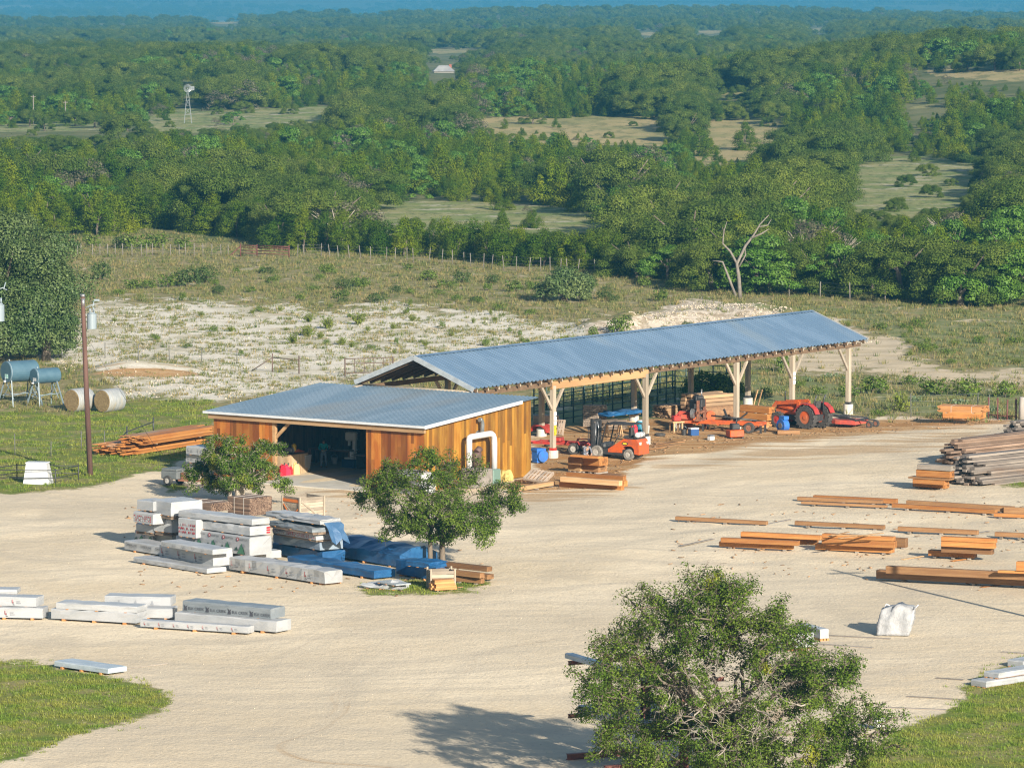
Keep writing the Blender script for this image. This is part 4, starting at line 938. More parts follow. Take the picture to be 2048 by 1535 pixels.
beam(1762, 1094, 1811, 1097, .35, 0, .48, 'b', 'squared timber poking out right behind the tall middle stack', TG, sup=.06)
for i, (a, b_, c_, d_, lb) in enumerate([(1660, 1073, 1700, 1064, 'short loose board crossing the tall middle stack'), (1680, 1077, 1768, 1066, 'long loose pale board slanting over the tall middle stack'), (1662, 1070, 1762, 1072, 'flat loose board along the back of the tall middle stack')]):
    beam(a, b_, c_, d_, .16, 1.0 + .05 * i, .04, 'p', lb, 'loose boards')
beam(1856, 1114, 1948, 1119, .5, 0, .30, 'o', 'lowest orange beam of the right stepped stack', TG, sup=.08)
beam(1882, 1104, 1983, 1109, .5, .38, .34, 'b', 'brown beam in the middle of the right stepped stack', TG)
beam(1882, 1092, 1988, 1097, .45, .73, .28, 'o', 'orange beam near the top of the right stepped stack', TG)
beam(1882, 1081, 1990, 1086, .45, 1.02, .22, 'o', 'topmost reddish beam of the right stepped stack', TG)
beam(1752, 1160, 2110, 1179, .45, 0, .42, 'b', 'long dark brown beam, lower one of the big front pair', TG, sup=.1)
beam(1771, 1146, 2110, 1163, .4, .54, .36, 'b', 'long dark brown beam, upper one of the big front pair', TG)
beam(1995, 1145, 2110, 1149, .3, .92, .12, 'o', 'thin orange board on the big front pair at the photo edge', TG)
beam(2032, 1141, 2110, 1144, .4, 1.06, .45, 'o', 'orange block topmost on the big front pair at the photo edge', TG)
LB = 'loose boards lying on the ground'
for a, b_, c_, d_, k, lb in [(1363, 1092, 1430, 1078, 'g', 'weathered grey board left of the orange beam pair'), (1536, 1049, 1584, 1039, 'g', 'grey board between the first two thin row timbers'), (1376, 1118, 1490, 1114, 'p', 'pale board'),
                             (1808, 1119, 1850, 1112, 'p', 'pale stick left of the right stepped stack'), (1906, 1122, 1944, 1117, 'o', 'short orange stick in front of the right stepped stack'), (1965, 1175, 2006, 1169, 'o', 'thin orange stick in front of the big brown beam pair'),
                             (1955, 1067, 1982, 1062, 'g', 'short grey board right of the third thin row timber'),
                             (1812, 1393, 1928, 1400, 'g', 'grey plank near the right lawn, crossing the bare ground'), (1870, 1356, 1925, 1360, 'g', 'short weathered plank by the right lawn edge'), (1752, 1414, 1892, 1420, 'g', 'faint half-buried plank below the right lawn packs'), (2002, 1304, 2060, 1308, 'g', 'dark plank at the photo edge above the right lawn packs'),
                             (1630, 1288, 1745, 1296, 'g', 'half-buried plank just below the bulk bag'), (1600, 1303, 1712, 1310, 'g', 'weathered plank second below the bulk bag'), (1610, 1320, 1690, 1325, 'g', 'weathered plank third below the bulk bag'), (1606, 1336, 1660, 1339, 'g', 'short plank beside the right side of the big oak crown'),
                             (1655, 1271, 1780, 1278, 'g', 'flush plank touching the bulk bag'), (252, 1337, 336, 1327, 'g', 'thin rod on the ground beside the lone flat pack')]:
    if lb == 'pale board': continue
    beam(a, b_, c_, d_, .2 if 'rod' not in lb else .04, 0, .035, k, lb, LB)
# pile at the right edge: orange timbers in front of weathered planks
RP = 'timbers of the stack at the right edge'
beam(1825, 975, 1890, 979, .6, 0, .30, 'o', 'wide orange timber at the bottom of the right edge stack', RP, sup=.06)
beam(1825, 966, 1889, 970, .6, .38, .26, 'o', 'orange timber second from the bottom of the right edge stack', RP)
beam(1816, 956, 1898, 961, .7, .66, .09, 'b', 'brown plank jutting out left of the right edge stack', RP)
beam(1832, 952, 1900, 956, .6, .77, .40, 'o', 'bright orange timber above the jutting plank', RP)
beam(1834, 938, 1902, 942, .6, 1.19, .30, 'g', 'grey weathered timber topmost of the right edge stack', RP)
def plank_pile(name, label, u0, v0, n, L, spread, hmax, rz, k, seed, bw=.34, th=.12):
    p = G(u0, v0); t = thing(name, label, 'plank pile', p, rz); rng = random.Random(seed); mb = MB()
    nl = max(2, int(hmax / th)); slots = [(j, k2) for k2 in range(nl) for j in range(int(spread / bw)) if abs((j + .5) * bw - spread / 2) < spread / 2 * (1.02 - .75 * k2 / nl)]
    for (j, k2) in slots:
        y = (j + .5) * bw - spread / 2 + rng.uniform(-.04, .04); zz = k2 * (th + .012); x = rng.choice((rng.uniform(-.3, .3), rng.uniform(-.9, 1.6)))
        a = rng.uniform(-.006, .006); P0 = Vector((x, y, zz + .05)); P1 = Vector((x + L * rng.uniform(.85, 1.05), y + L * a, zz + .05 + rng.uniform(-.08, .08)))
        mb.bar(P0, P1, bw * rng.uniform(.7, 1.2), th)
    mb.build('boards', k, t); mb = MB(); mb.prism([(-spread * .46, 0), (spread * .46, 0), (spread * .1, hmax * .85), (-spread * .1, hmax * .85)], .6, L * .9, axis='x'); return t
gw = M('weathered_planks', (.15, .13, .115), (.21, .185, .16), 2, (.2, 1, 1), rough=.9, island=((.6, .58, .58), (1.3, 1.25, 1.2)), c3=(.19, .12, .07))
plank_pile('plank_pile', 'long weathered grey plank pile running away behind the right edge timber stack', 1925, 968, 110, 15, 3.2, 1.6, math.radians(42), gw, 1)
plank_pile('plank_pile', 'weathered brown plank pile with ragged near ends behind the grey pile', 1905, 930, 80, 16, 2.4, 1.5, math.radians(44), M('weathered_brown', (.18, .12, .08), (.24, .17, .12), 2, (.2, 1, 1), rough=.9, island=((.6, .58, .58), (1.25, 1.2, 1.2))), 2)
plank_pile('plank_pile', 'farthest plank pile with a tangle of broken ends at the right photo edge', 2030, 905, 90, 14, 3.2, 1.9, math.radians(44), gw, 3)
# far orange stack by the fence
beam(1885, 838, 1960, 841, 1.3, 0, .75, 'o', 'lower orange pack of the stack by the rusty fence posts', None, sup=.08)
for o in [bpy.data.objects[-1]] if False else []: pass
bundle(1873, 825, 1970, 828, 1.5, .85, .4, fresh, 'upper orange board bundle overhanging the stack by the rusty fence posts', rag=.3)
# orange boards left of the shop
bundle(250, 914, 425, 886, 2.6, 0, .6, M('orange_boards', (.38, .14, .03), (.44, .195, .05), 2, (.2, 1, 1), rough=.7, island=((.6, .56, .5), (1.25, 1.25, 1.3)), c3=(.36, .25, .16)), 'long splayed stack of orange boards beside the shop', rag=1.6, bw=.22, strap=False)
bundle(282, 893, 440, 868, 1.8, .62, .5, bpy.data.materials['orange_boards'], 'upper layer of orange boards on the splayed stack beside the shop', rag=1.2, bw=.22, strap=False)
# lath bundles, crate and timbers around the small trees
bundle(354, 1018, 424, 1026, 1.5, 1.0, .45, M('dark_lath', (.13, .085, .06), (.20, .14, .10), 3, (.2, 1, 1), rough=.9, island=((.5, .45, .45), (1.5, 1.45, 1.4))), 'dark reddish lath bundle under the left yard oak', rag=.12, bw=.08)
bundle(455, 1029, 500, 1034, 1.7, .6, .95, bpy.data.materials['dark_lath'], 'tall dark lath bundle with a metal strap right of the left yard oak', rag=.05, bw=.07)
pack(385, 1034, 455, 1043, 1.2, .9, .25, None, 'low bluish white pack between the two dark lath bundles', BT)
# ------------------------------------------------------------------ machines
def paint(n, c, rough=.5): return M('paint_' + n, c, tuple(x * .62 + .02 for x in c), 2.6, rough=rough, c3=tuple(x * .55 + .10 * d for x, d in zip(c, (1, .72, .45))), bump=.004, bscale=20)
orange, red, blue, cream = paint('orange', (.50, .088, .016)), paint('red', (.38, .03, .02)), paint('blue', (.02, .14, .50)), paint('cream', (.6, .57, .5))
rubber = M('rubber', (.035, .033, .031), (.06, .055, .05), 8, rough=.9); greyrim = M('grey_rim', (.42, .39, .35), (.3, .28, .25), 6, rough=.6)
dusty = M('dusty_tyre', (.13, .12, .11), (.22, .20, .17), 5, rough=.95); steel = M('steel', (.30, .31, .32), (.22, .22, .23), 8, rough=.4, metal=.6)
rust = M('rusty_steel', (.16, .06, .035), (.23, .10, .055), 5, rough=.8); darkgreen = M('dark_green_pipe', (.02, .05, .045), rough=.5)
whitep = M('white_plastic', (.50, .51, .52), (.55, .55, .55), 3, rough=.35); yellowp = M('yellow_plastic', (.75, .50, .02), rough=.4); redp = M('red_plastic', (.45, .012, .03), rough=.35)
def W_(t, c, r, w_, tm, rm, axis='y', lug=0, name='wheel', n=22):
    mb = MB(); mb.wheel(c, r, w_, axis, n=n)
    if lug:
        for i in range(lug):
            a = 2 * PI * i / lug
            for s in (-1, 1):
                cx, cz = math.cos(a + s * .06) * r, math.sin(a + s * .06) * r; c0 = Vector(c)
                p = c0 + Vector((math.cos(a) * r * .985, 0, math.sin(a) * r * .985)); q = c0 + Vector((cx * .985, s * w_ * .55, cz * .985)); mb.bar(p, q, .05, .07, 0)
    o = mb.build('wheel', tm, t); mb = MB(); ax = Vector((0, w_ * .36, 0)) if axis == 'y' else Vector((w_ * .36, 0, 0)); c = Vector(c)
    mb.tube([c - ax, c + ax], r * .57, 18, smooth=False); mb.tube([c - ax * 1.25, c + ax * 1.25], r * .2, 10, 0, smooth=False); mb.build('rim', rm, o); return o
# forklift: local +X towards the forks
f0 = G(1205, 914); f1 = G(1267, 918); d = f0 - f1; t = thing('forklift', 'orange and black forklift with a gas bottle on its back, parked under the shed edge', 'forklift', (f1.x, f1.y, 0), math.atan2(d.y, d.x)); wb = d.length
hw = .62
mb = MB(); mb.prism([(-.75, .35), (-.72, 1.05), (-.55, 1.28), (.35, 1.28), (.62, 1.12), (1.45, .62), (1.45, .42), (.45, .42), (.42, .75), (.2, .85), (-.2, .85), (-.38, .7), (-.42, .38)], -hw, hw, 0); mb.build('body', orange, t)
mb = MB(); mb.box(-.3, -hw + .02, .28, wb + .1, hw - .02, .62); mb.box(wb - .55, -hw - .02, .62, wb - .15, hw + .02, .98, bev=.1); mb.box(-.55, -hw + .08, 1.28, .3, hw - .08, 1.36); mb.build('chassis', black, t)
for sx in (0, wb):
    for s in (-1, 1): W_(t, (sx, s * (hw + (.02 if sx else -.1)), .40 if sx else .34), .40 if sx else .34, .28, dusty, greyrim)
mb = MB(); mx = wb + .42
for s in (-1, 1):
    mb.box(mx - .06, s * .42 - .06, .15, mx + .1, s * .42 + .06, 2.25); mb.box(mx + .1, s * .34 - .05, .15, mx + .22, s * .34 + .05, 2.35); mb.tube([(mx, s * .2, .3), (mx, s * .2, 2.1)], .045, 8)
for z in (.4, 1.2, 2.2): mb.box(mx - .04, -.45, z, mx + .08, .45, z + .12)
mb.build('mast', black, t)
mb = MB(); mb.tube([(mx + .05, .06, .4), (mx + .02, .06, 2.2)], .03, 6); mb.tube([(mx + .05, -.08, .4), (mx - .1, -.08, 1.7), (mx, -.08, 2.2)], .03, 6); mb.build('chain', steel, t)
mb = MB()
for z in (.35, .8): mb.box(mx + .24, -.6, z, mx + .30, .6, z + .1)
for i in range(7): mb.box(mx + .24, -.58 + i * .19, .9, mx + .27, -.55 + i * .19, 1.75)
mb.box(mx + .24, -.6, 1.7, mx + .28, .6, 1.76); mb.build('carriage', black, t)
for s in (-1, 1): mb = MB(); mb.box(mx + .30, s * .35 - .06, .08, mx + 1.35, s * .35 + .06, .13); mb.box(mx + .30, s * .35 - .06, .08, mx + .35, s * .35 + .06, .9); mb.build('fork', black, t)
mb = MB()
for s in (-1, 1):
    mb.tube([(wb - .25, s * .52, .95), (wb - .55, s * .5, 2.12), (-.28, s * .5, 2.16), (-.42, s * .55, 1.3)], .05, 6)
for i in range(9): mb.bar((-.25 + i * (wb - .35) / 8, -.5, 2.17), (-.25 + i * (wb - .35) / 8, .5, 2.17), .05, .05)
mb.box(-.3, -.5, 2.195, wb - .6, .5, 2.22); mb.build('overhead_guard', black, t)
mb = MB(); mb.box(.15, -.26, 1.28, .6, .26, 1.44, bev=.05); mb.prism([(.1, 1.4), (.22, 1.4), (.16, 1.95), (.06, 1.95)], -.25, .25); mb.build('seat', rubber, t)
mb = MB(); mb.tube([(1.35, 0, .95), (1.02, 0, 1.42)], .03, 6); ring = [(1.0 + .17 * math.cos(a) * .6, .17 * math.sin(a), 1.44 + .17 * math.cos(a) * .7) for a in [i * PI / 6 for i in range(13)]]; mb.tube(ring, .018, 5, cap=False); mb.build('steering_wheel', black, t)
mb = MB(); mb.tube([(-.45, -.42, 1.53), (-.45, -.36, 1.53), (-.45, .36, 1.53), (-.45, .42, 1.53)], [.1, .17, .17, .1], 14); g = mb.build('gas_bottle', whitep, t); mb = MB()
for y in (-.2, .2): mb.tube([(-.45, y - .02, 1.53), (-.45, y + .02, 1.53)], .178, 14)
mb.build('strap', black, g)
def oval(n, x, y, z, a, b_, s=1): return [(x + a * math.cos(2 * PI * i / n), y, z + b_ * math.sin(2 * PI * i / n)) for i in range(n)]
for s in (-1, 1):
    mb = MB(); mb.add(oval(16, .25, s * (hw + .004), 1.0, .23, .11), [tuple(range(16))], 0); mb.add(oval(16, .25, s * (hw + .008), 1.0, .16, .055), [tuple(range(16))], 1); mb.build('emblem', [black, yellowp], t, fix=False)
    mb = MB(); mb.prism([(-.755, .95), (-.76, 1.12), (-.70, 1.1)], s * .32, s * .55); mb.build('tail_light', M('lamp_glass', (.6, .5, .45), rough=.2), t)
# tractor: +X forwards
a0, a1 = G(1560, 851), G(1640, 847); d = a0 - a1; Lw = 2.35; rz = math.radians(140)
p = G(1628, 856); t = thing('tractor', 'orange-red farm tractor with front loader and lugged rear tyres under the shed', 'tractor', p, rz)
for s in (-1, 1): W_(t, (0, s * .82, .78), .78, .46, rubber, orange, lug=18)
for s in (-1, 1): W_(t, (Lw, s * .78, .50), .50, .32, rubber, red, lug=14)
mb = MB(); mb.prism([(.55, 1.0), (.55, 1.62), (1.6, 1.58), (2.7, 1.42), (2.82, 1.2), (2.8, .85), (1.2, .85)], -.36, .36); mb.build('hood', orange, t)
mb = MB(); mb.box(-.5, -.35, .5, 2.6, .35, .92); mb.tube([(Lw, -.72, .5), (Lw, .72, .5)], .09, 8); mb.tube([(0, -.75, .78), (0, .75, .78)], .15, 8); mb.build('chassis', black, t)
for s in (-1, 1):
    mb = MB(); arc = [(.95 * math.cos(a), .78 + .92 * math.sin(a)) for a in [math.radians(q) for q in (20, 50, 80, 110, 140, 165)]]
    mb.prism(arc + [(q[0] * .95, .78 + (q[1] - .78) * .95) for q in arc[::-1]], s * .58, s * 1.05); mb.build('fender', red, t)
mb = MB()
for s in (-1, 1): mb.tube([(-.35, s * .5, .9), (-.38, s * .5, 1.75), (-.55, s * .48, 2.2)], .05, 6)
mb.build('roll_bar', black, t)
mb = MB(); mb.box(-.2, -.28, 1.25, .3, .28, 1.4, bev=.05); mb.prism([(-.32, 1.35), (-.2, 1.35), (-.28, 1.8), (-.38, 1.8)], -.26, .26); mb.build('seat', rubber, t)
mb = MB(); mb.tube([(2.2, .2, 1.5), (2.2, .2, 2.2), (2.15, .2, 2.3)], .045, 8); mb.build('exhaust_pipe', black, t)
mb = MB()
for s in (-1, 1):
    mb.bar((.9, s * .55, .7), (.85, s * .55, 1.75), .12, .2); mb.bar((.85, s * .55, 1.7), (2.6, s * .55, 1.55), .1, .22); mb.bar((2.6, s * .55, 1.6), (3.5, s * .55, .5), .1, .22); mb.tube([(1.0, s * .55, 1.2), (2.5, s * .55, 1.4)], .045, 6)
mb.bar((3.1, -.55, .95), (3.1, .55, .95), .1, .1); mb.build('loader_arm', orange, t)
mb = MB(); mb.prism([(3.45, .05), (4.15, .04), (4.18, .1), (3.55, .14), (3.5, .75), (3.42, .72)], -.95, .95); mb.build('loader_bucket', orange, t)
# rotary mower behind the tractor
p = G(1690, 852); t = thing('rotary_mower', 'flat red rotary mower deck hitched behind the tractor', 'mower', p, math.radians(150))
mb = MB(); poly = [(1.1 * math.cos(a) - .1, .95 * math.sin(a)) for a in [math.radians(q) for q in range(-90, 91, 20)]] + [(-1.2, .95), (-1.2, -.95)]
mb.add([(x, y, .22) for x, y in poly] + [(x, y, .48) for x, y in poly], [tuple(range(len(poly)))[::-1], tuple(range(len(poly), 2 * len(poly)))] + [(i, (i + 1) % len(poly), (i + 1) % len(poly) + len(poly), i + len(poly)) for i in range(len(poly))]); mb.build('deck', paint('pink_red', (.60, .09, .06)), t)
mb = MB(); mb.bar((-1.2, -.9, .55), (1.6, 0, .75), .08, .1); mb.bar((-1.2, .9, .55), (1.6, 0, .75), .08, .1); mb.bar((-1.2, -.95, .5), (-1.2, .95, .5), .1, .1); mb.box(-.25, -.22, .48, .25, .22, .75); mb.bar((-1.2, .5, .5), (-2.0, .5, .45), .08, .08); mb.bar((-1.2, -.5, .5), (-2.0, -.5, .45), .08, .08); mb.build('frame', black, t)
for s in (-1, 1): W_(t, (-2.0, s * .5, .24), .24, .16, rubber, rust)
# sawmill
p = G(1440, 862); t = thing('sawmill', 'orange portable band sawmill with rails, engine head and small tyres under the shed', 'sawmill', p, math.radians(160))
mb = MB()
for s in (-1, 1): mb.box(-3.0, s * .45 - .06, .5, 3.2, s * .45 + .06, .68)
for x in (-2.8, -1.4, 0, 1.4, 3.0): mb.box(x - .06, -.5, .42, x + .06, .5, .52)
mb.build('bed_rail', orange, t)
for x in (-2.9, -.9, 1.0, 3.1): mb = MB(); mb.box(x - .06, -.55, 0, x + .06, -.43, .5); mb.box(x - .06, .43, 0, x + .06, .55, .5); mb.build('leg', black, t)
for s in (-1, 1): W_(t, (-2.2, s * .75, .36), .36, .24, rubber, rust); W_(t, (2.6, s * .75, .36), .36, .24, rubber, greyrim)
mb = MB(); mb.box(1.2, -.75, .75, 1.35, -.6, 2.0); mb.box(1.2, .6, .75, 1.35, .75, 2.0); mb.box(1.1, -.8, .68, 1.5, .8, .78); mb.box(1.15, -.75, 1.15, 1.4, .75, 1.3); mb.build('saw_carriage', rust, t)
mb = MB(); mb.box(1.15, -.5, 1.5, 1.75, .25, 2.05, bev=.06); mb.box(1.2, .28, 1.45, 1.6, .7, 1.8, bev=.05); mb.tube([(1.5, .4, 1.8), (1.5, .4, 2.3)], .04, 6); mb.build('engine', black, t)
mb = MB(); mb.tube([(1.55, -.6, 1.15), (1.75, -.6, 1.15)], .33, 16, smooth=False); mb.tube([(1.55, .6, 1.15), (1.75, .6, 1.15)], .33, 16, smooth=False); mb.build('band_wheel_cover', steel, t)
mb = MB(); mb.box(2.2, -.6, .75, 2.9, -.1, 1.2, bev=.05); mb.box(2.0, .2, .75, 2.5, .6, 1.05, bev=.03); mb.build('control_box', paint('dull_red', (.5, .07, .04)), t)
mb = MB(); mb.bar((-1.2, .45, .7), (-2.0, .5, 1.3), .1, .1); mb.bar((-.4, -.45, .7), (-.1, -.5, 1.4), .1, .12); mb.tube([(-2.4, -.3, .75), (-.6, -.2, .9), (.6, 0, 1.0)], .06, 6); mb.build('log_arm', black, t)
# timber deck with round log behind the sawmill
p = G(1400, 842); t = thing('log_stack', 'stack of weathered slabs with one round orange log end behind the sawmill', 'log stack', p, math.radians(38))
rng = random.Random(9); mb = MB()
for k in range(6):
    for j in range(4): mb.box(rng.uniform(0, .3), j * .55, .15 + k * .26, 3.2 + rng.uniform(-.4, .3), j * .55 + .5, .38 + k * .26, bev=.03)
mb.build('slab', M('slab_wood', (.42, .27, .15), (.33, .22, .13), 2, (.2, 1, 1), rough=.85, island=((.7, .7, .7), (1.2, 1.15, 1.1))), t)
mb = MB(); mb.tube([(-.5, -.35, .52), (2.6, -.45, .52)], .48, 14, smooth=False); lo = mb.build('log', rust if False else M('log_bark', (.20, .11, .06), (.28, .16, .08), 6, rough=.9), t)
mb = MB(); mb.tube([(-.53, -.35, .52), (-.505, -.35, .52)], .46, 14, smooth=False); mb.build('log_end', M('log_end', (.60, .27, .09), (.5, .2, .06), 4, rough=.8), lo)
OT = 'orange cants beside the tractor'
for i, (u0, v0, u1, v1, zb, h, lb) in enumerate([(1478, 838, 1535, 843, .35, .42, 'lower orange cant left of the tractor loader'), (1480, 824, 1538, 829, .8, .42, 'upper orange cant left of the tractor loader')]): beam(u0, v0, u1, v1, .6, zb, h, 'o', lb, OT, sup=.06)
for i, (u, lb) in enumerate(((1499, 'pale slat leaning on the orange cants, left of two'), (1508, 'pale slat leaning on the orange cants, right of two'))):
    p = G(u, 838); mb = MB(); mb.bar((0, 0, 0), (.55, .3, 1.95), .12, .04); o = mb.build('slat', wood('p')); o.location = p; tag(o, lb, 'slat')
beam(1555, 868, 1600, 868, .5, 0, .25, 'b', 'low brown wooden box between the blue drum and the green bucket')
def vessel(name, label, cat, u, v, prof, mat, lid=None, handle=None, rz=0, parts=()):
    p = G(u, v); t = thing(name, label, cat, p, rz); mb = MB(); mb.tube([(0, 0, z) for r, z in prof], [r for r, z in prof], 16, smooth=False); mb.build('body', mat, t)
    if lid: r, z = prof[-1]; mb = MB(); mb.tube([(0, 0, z), (0, 0, z + .04)], r * 1.05, 16, smooth=False); mb.build('lid', lid, t)
    if handle: r, z = prof[-1]; mb = MB(); mb.tube([(r * math.cos(a), 0, z + r * .9 * math.sin(a)) for a in [i * PI / 6 for i in range(7)]], .012, 5); mb.build('handle', handle, t)
    return t
vessel('bucket', 'green bucket standing at the pier beside the tractor', 'bucket', 1607, 857, [(.17, 0), (.21, .45)], M('green_plastic', (.02, .22, .13), rough=.4), whitep, steel)
p = G(1566, 866); t = thing('drum_fan', 'blue round blower on its side in front of the tractor', 'blower', p, math.radians(215))
mb = MB(); mb.tube([(-.22, 0, .5), (-.16, 0, .5), (.16, 0, .5), (.22, 0, .5)], [.42, .47, .47, .42], 20, smooth=False); mb.box(-.2, -.15, .9, .2, .35, 1.12); mb.build('body', blue, t); mb = MB(); mb.tube([(.22, 0, .5), (.25, 0, .5)], .2, 14, smooth=False); mb.build('hub', steel, t); mb = MB(); mb.box(-.25, -.4, 0, .25, -.3, .12); mb.box(-.25, .3, 0, .25, .4, .12); mb.build('foot', black, t)
def cooler(u, v, label, body, lid, rz=0, s=(.6, .42, .42)):
    p = G(u, v); t = thing('cooler', label, 'cooler', p, rz); mb = MB(); mb.box(-s[0] / 2, -s[1] / 2, 0, s[0] / 2, s[1] / 2, s[2], bev=.03); mb.build('body', body, t)
    mb = MB(); mb.box(-s[0] / 2 - .01, -s[1] / 2 - .01, s[2] + .003, s[0] / 2 + .01, s[1] / 2 + .01, s[2] + .1, bev=.03); mb.build('lid', lid, t); return t
cooler(1387, 871, 'dark blue cooler with a white rim in front of the sawmill', M('navy_plastic', (.02, .07, .2), rough=.4), whitep, .5)
cooler(1352, 862, 'small red box on a wooden stand left of the sawmill', redp, redp, .4, (.5, .4, .7)) if False else None
p = G(1352, 866); t = thing('work_stand', 'wooden work stand with a red machine on top at the left end of the sawmill', 'stand', p, .5)
for a in (-.3, .3):
    for b_ in (-.25, .25): mb = MB(); mb.box(a - .05, b_ - .05, 0, a + .05, b_ + .05, .7); mb.build('leg', wood('p'), t)
mb = MB(); mb.box(-.42, -.36, .70, .42, .36, .78); mb.build('tabletop', wood('p'), t); mb = MB(); mb.box(-.25, -.2, .783, .3, .22, 1.15, bev=.06); mb.tube([(-.1, 0, 1.1), (.2, 0, 1.3)], .05, 6); mb.build('machine', red, t)
# red trailer and implements near the shop corner
p = G(1130, 905); t = thing('utility_trailer', 'red low flatbed trailer with cross rails parked behind the first shed post', 'trailer', p, math.radians(158))
mb = MB()
for s in (-1, 1): mb.box(-1.9, s * .6 - .06, .55, 1.9, s * .6 + .06, .7)
for i in range(6): mb.box(-1.8 + i * .72, -.6, .58, -1.7 + i * .72, .6, .68)
mb.bar((1.9, -.55, .6), (3.0, 0, .6), .1, .1); mb.bar((1.9, .55, .6), (3.0, 0, .6), .1, .1); mb.build('frame', red, t)
for s in (-1, 1): W_(t, (-.9, s * .82, .36), .36, .24, rubber, greyrim); mb = MB(); mb.prism([(-1.4, .6), (-1.25, .84), (-.55, .84), (-.4, .6), (-.5, .62), (-.6, .8), (-1.2, .8), (-1.3, .62)], s * .7, s * .95); mb.build('fender', red, t)
mb = MB(); mb.bar((.6, -.5, .7), (1.2, -.3, 1.25), .1, .1); mb.box(.2, -.4, .7, .8, .3, .95, bev=.05); mb.build('winch', red, t)
p = G(1082, 872); t = thing('tiller', 'small red curved implement with tines next to the shop wall corner', 'tiller', p, math.radians(150))
mb = MB(); arc = [(.75 * math.cos(a), .25 + .55 * math.sin(a)) for a in [math.radians(q) for q in (5, 35, 70, 110, 145, 175)]]; mb.prism(arc + [(x * .86, .25 + (z - .25) * .86) for x, z in arc[::-1]], -.5, .5); mb.build('hood', red, t)
mb = MB()
for i in range(6): mb.bar((0, -.45 + i * .18, .35), (.3 * (-1) ** i, -.45 + i * .18, .02), .04, .03)
mb.tube([(0, -.5, .35), (0, .5, .35)], .06, 8); mb.build('tine', black, t)
p = G(1077, 927); t = thing('dust_blower', 'blue machine cabinet with a round side housing at the shop corner', 'machine', p, math.radians(215))
mb = MB(); mb.box(-.3, -.3, .25, .3, .3, .85, bev=.04); mb.box(-.34, -.34, .78, .34, .34, .95, bev=.03); mb.prism([(-.28, .1), (.28, .1), (.3, .25), (-.3, .25)], -.26, .26); mb.build('body', blue, t); mb = MB(); mb.tube([(-.05, .3, .5), (-.05, .45, .5)], .36, 18, smooth=False); mb.build('housing', blue, t)
for a in (-.22, .22): mb = MB(); mb.box(a - .03, -.25, 0, a + .03, .25, .1); mb.build('foot', steel, t)
# pallets
def pallet_mesh(t, z=0, mat=None, L=1.2, w_=1.0):
    mat = mat or M('pallet_wood', (.30, .245, .195), (.38, .31, .25), 3, (.2, 1, 1), rough=.9, island=((.7, .7, .7), (1.2, 1.15, 1.1)))
    mb = MB()
    for i in range(7): mb.box(i * (L - .1) / 6, 0, z + .115, i * (L - .1) / 6 + .1, w_, z + .135)
    mb.build('deck_board', mat, t); mb = MB()
    for y in (0, w_ / 2 - .04, w_ - .08): mb.box(0, y, z + .022, L, y + .08, z + .113)
    mb.build('runner', mat, t); mb = MB()
    for x in (0, L / 2 - .05, L - .1): mb.box(x, 0, z, x + .1, w_, z + .02)
    mb.build('bottom_board', mat, t)
p = G(1166, 853); protop = thing('pallet', 'grey pallet lowest of the tall stack under the shed', 'pallet', p, math.radians(-35), 'pallets stacked under the shed'); pallet_mesh(protop)
PN = ['second', 'third', 'fourth', 'fifth', 'sixth', 'seventh', 'eighth', 'ninth', 'topmost']
for i in range(9): dup(protop, (p.x + .03 * math.sin(i * 2), p.y + .03 * math.cos(i * 3), .142 * (i + 1)), math.radians(-35 + 2 * math.sin(i)), label=('grey pallet, %s from the ground in the tall stack under the shed' % PN[i]) if i < 8 else 'grey pallet topmost of the tall stack under the shed')
p = G(1046, 968); o = dup(protop, p + Vector((0, 0, .25)), math.radians(-20), label='loose grey pallet tilted against the shop side wall', group='pallets'); o.rotation_euler = (math.radians(22), math.radians(6), math.radians(-28)); o.scale = (1.2, 1.2, 1.2)
p = G(1096, 870); o = dup(protop, p, math.radians(55), label='pallet stood on edge against dark boards by the shop back corner', group='pallets'); o.rotation_euler = (math.radians(75), 0, math.radians(-35)); o.location.z = .05
# blue tarp over sawhorse table
pack(1216, 834, 1290, 826, 1.1, .75, .22, None, 'blue tarp over boards on trestles under the shed', None, wrapb, jit=.09, skid=False)
for i, (u, v, lb) in enumerate(((1228, 872, 'pale sawhorse under the shed, left of two'), (1252, 868, 'pale sawhorse under the shed, right of two'))):
    p = G(u, v); t = thing('sawhorse', lb, 'sawhorse', p, math.radians(20), 'sawhorses under the shed'); mb = MB(); mb.box(-.6, -.05, .72, .6, .05, .82); mb.build('top_rail', wood('p'), t)
    for a in (-.5, .5):
        for b_ in (-.3, .3): mb = MB(); mb.bar((a, b_, 0), (a * .9, b_ * .12, .75), .08, .05); mb.build('leg', wood('p'), t)
# jerry cans
def can(u, v, label, mat, rz=0, s=1, z=0):
    p = G(u, v, z); t = thing('fuel_can', label, 'fuel can', p, rz, 'plastic fuel cans'); mb = MB(); mb.box(-.15 * s, -.1 * s, 0, .15 * s, .1 * s, .36 * s, bev=.04); mb.prism([(-.13 * s, .36 * s), (.13 * s, .36 * s), (.02 * s, .5 * s), (-.1 * s, .46 * s)], -.07 * s, .07 * s); mb.build('body', mat, t)
    mb = MB(); mb.tube([(.06 * s, 0, .42 * s), (.12 * s, 0, .58 * s)], .03 * s, 8); mb.build('spout', black, t); mb = MB(); mb.tube([(-.1 * s, 0, .44 * s), (-.06 * s, 0, .54 * s), (.04 * s, 0, .5 * s)], .018 * s, 6); mb.build('handle', mat, t); return t
can(565, 952, 'tall red fuel can at the left of the four by the shop counter', redp, .6, 1.35); can(573, 951, 'red fuel can second from the left by the shop counter', M('pink_plastic', (.62, .03, .07), rough=.35), .6, 1.3)
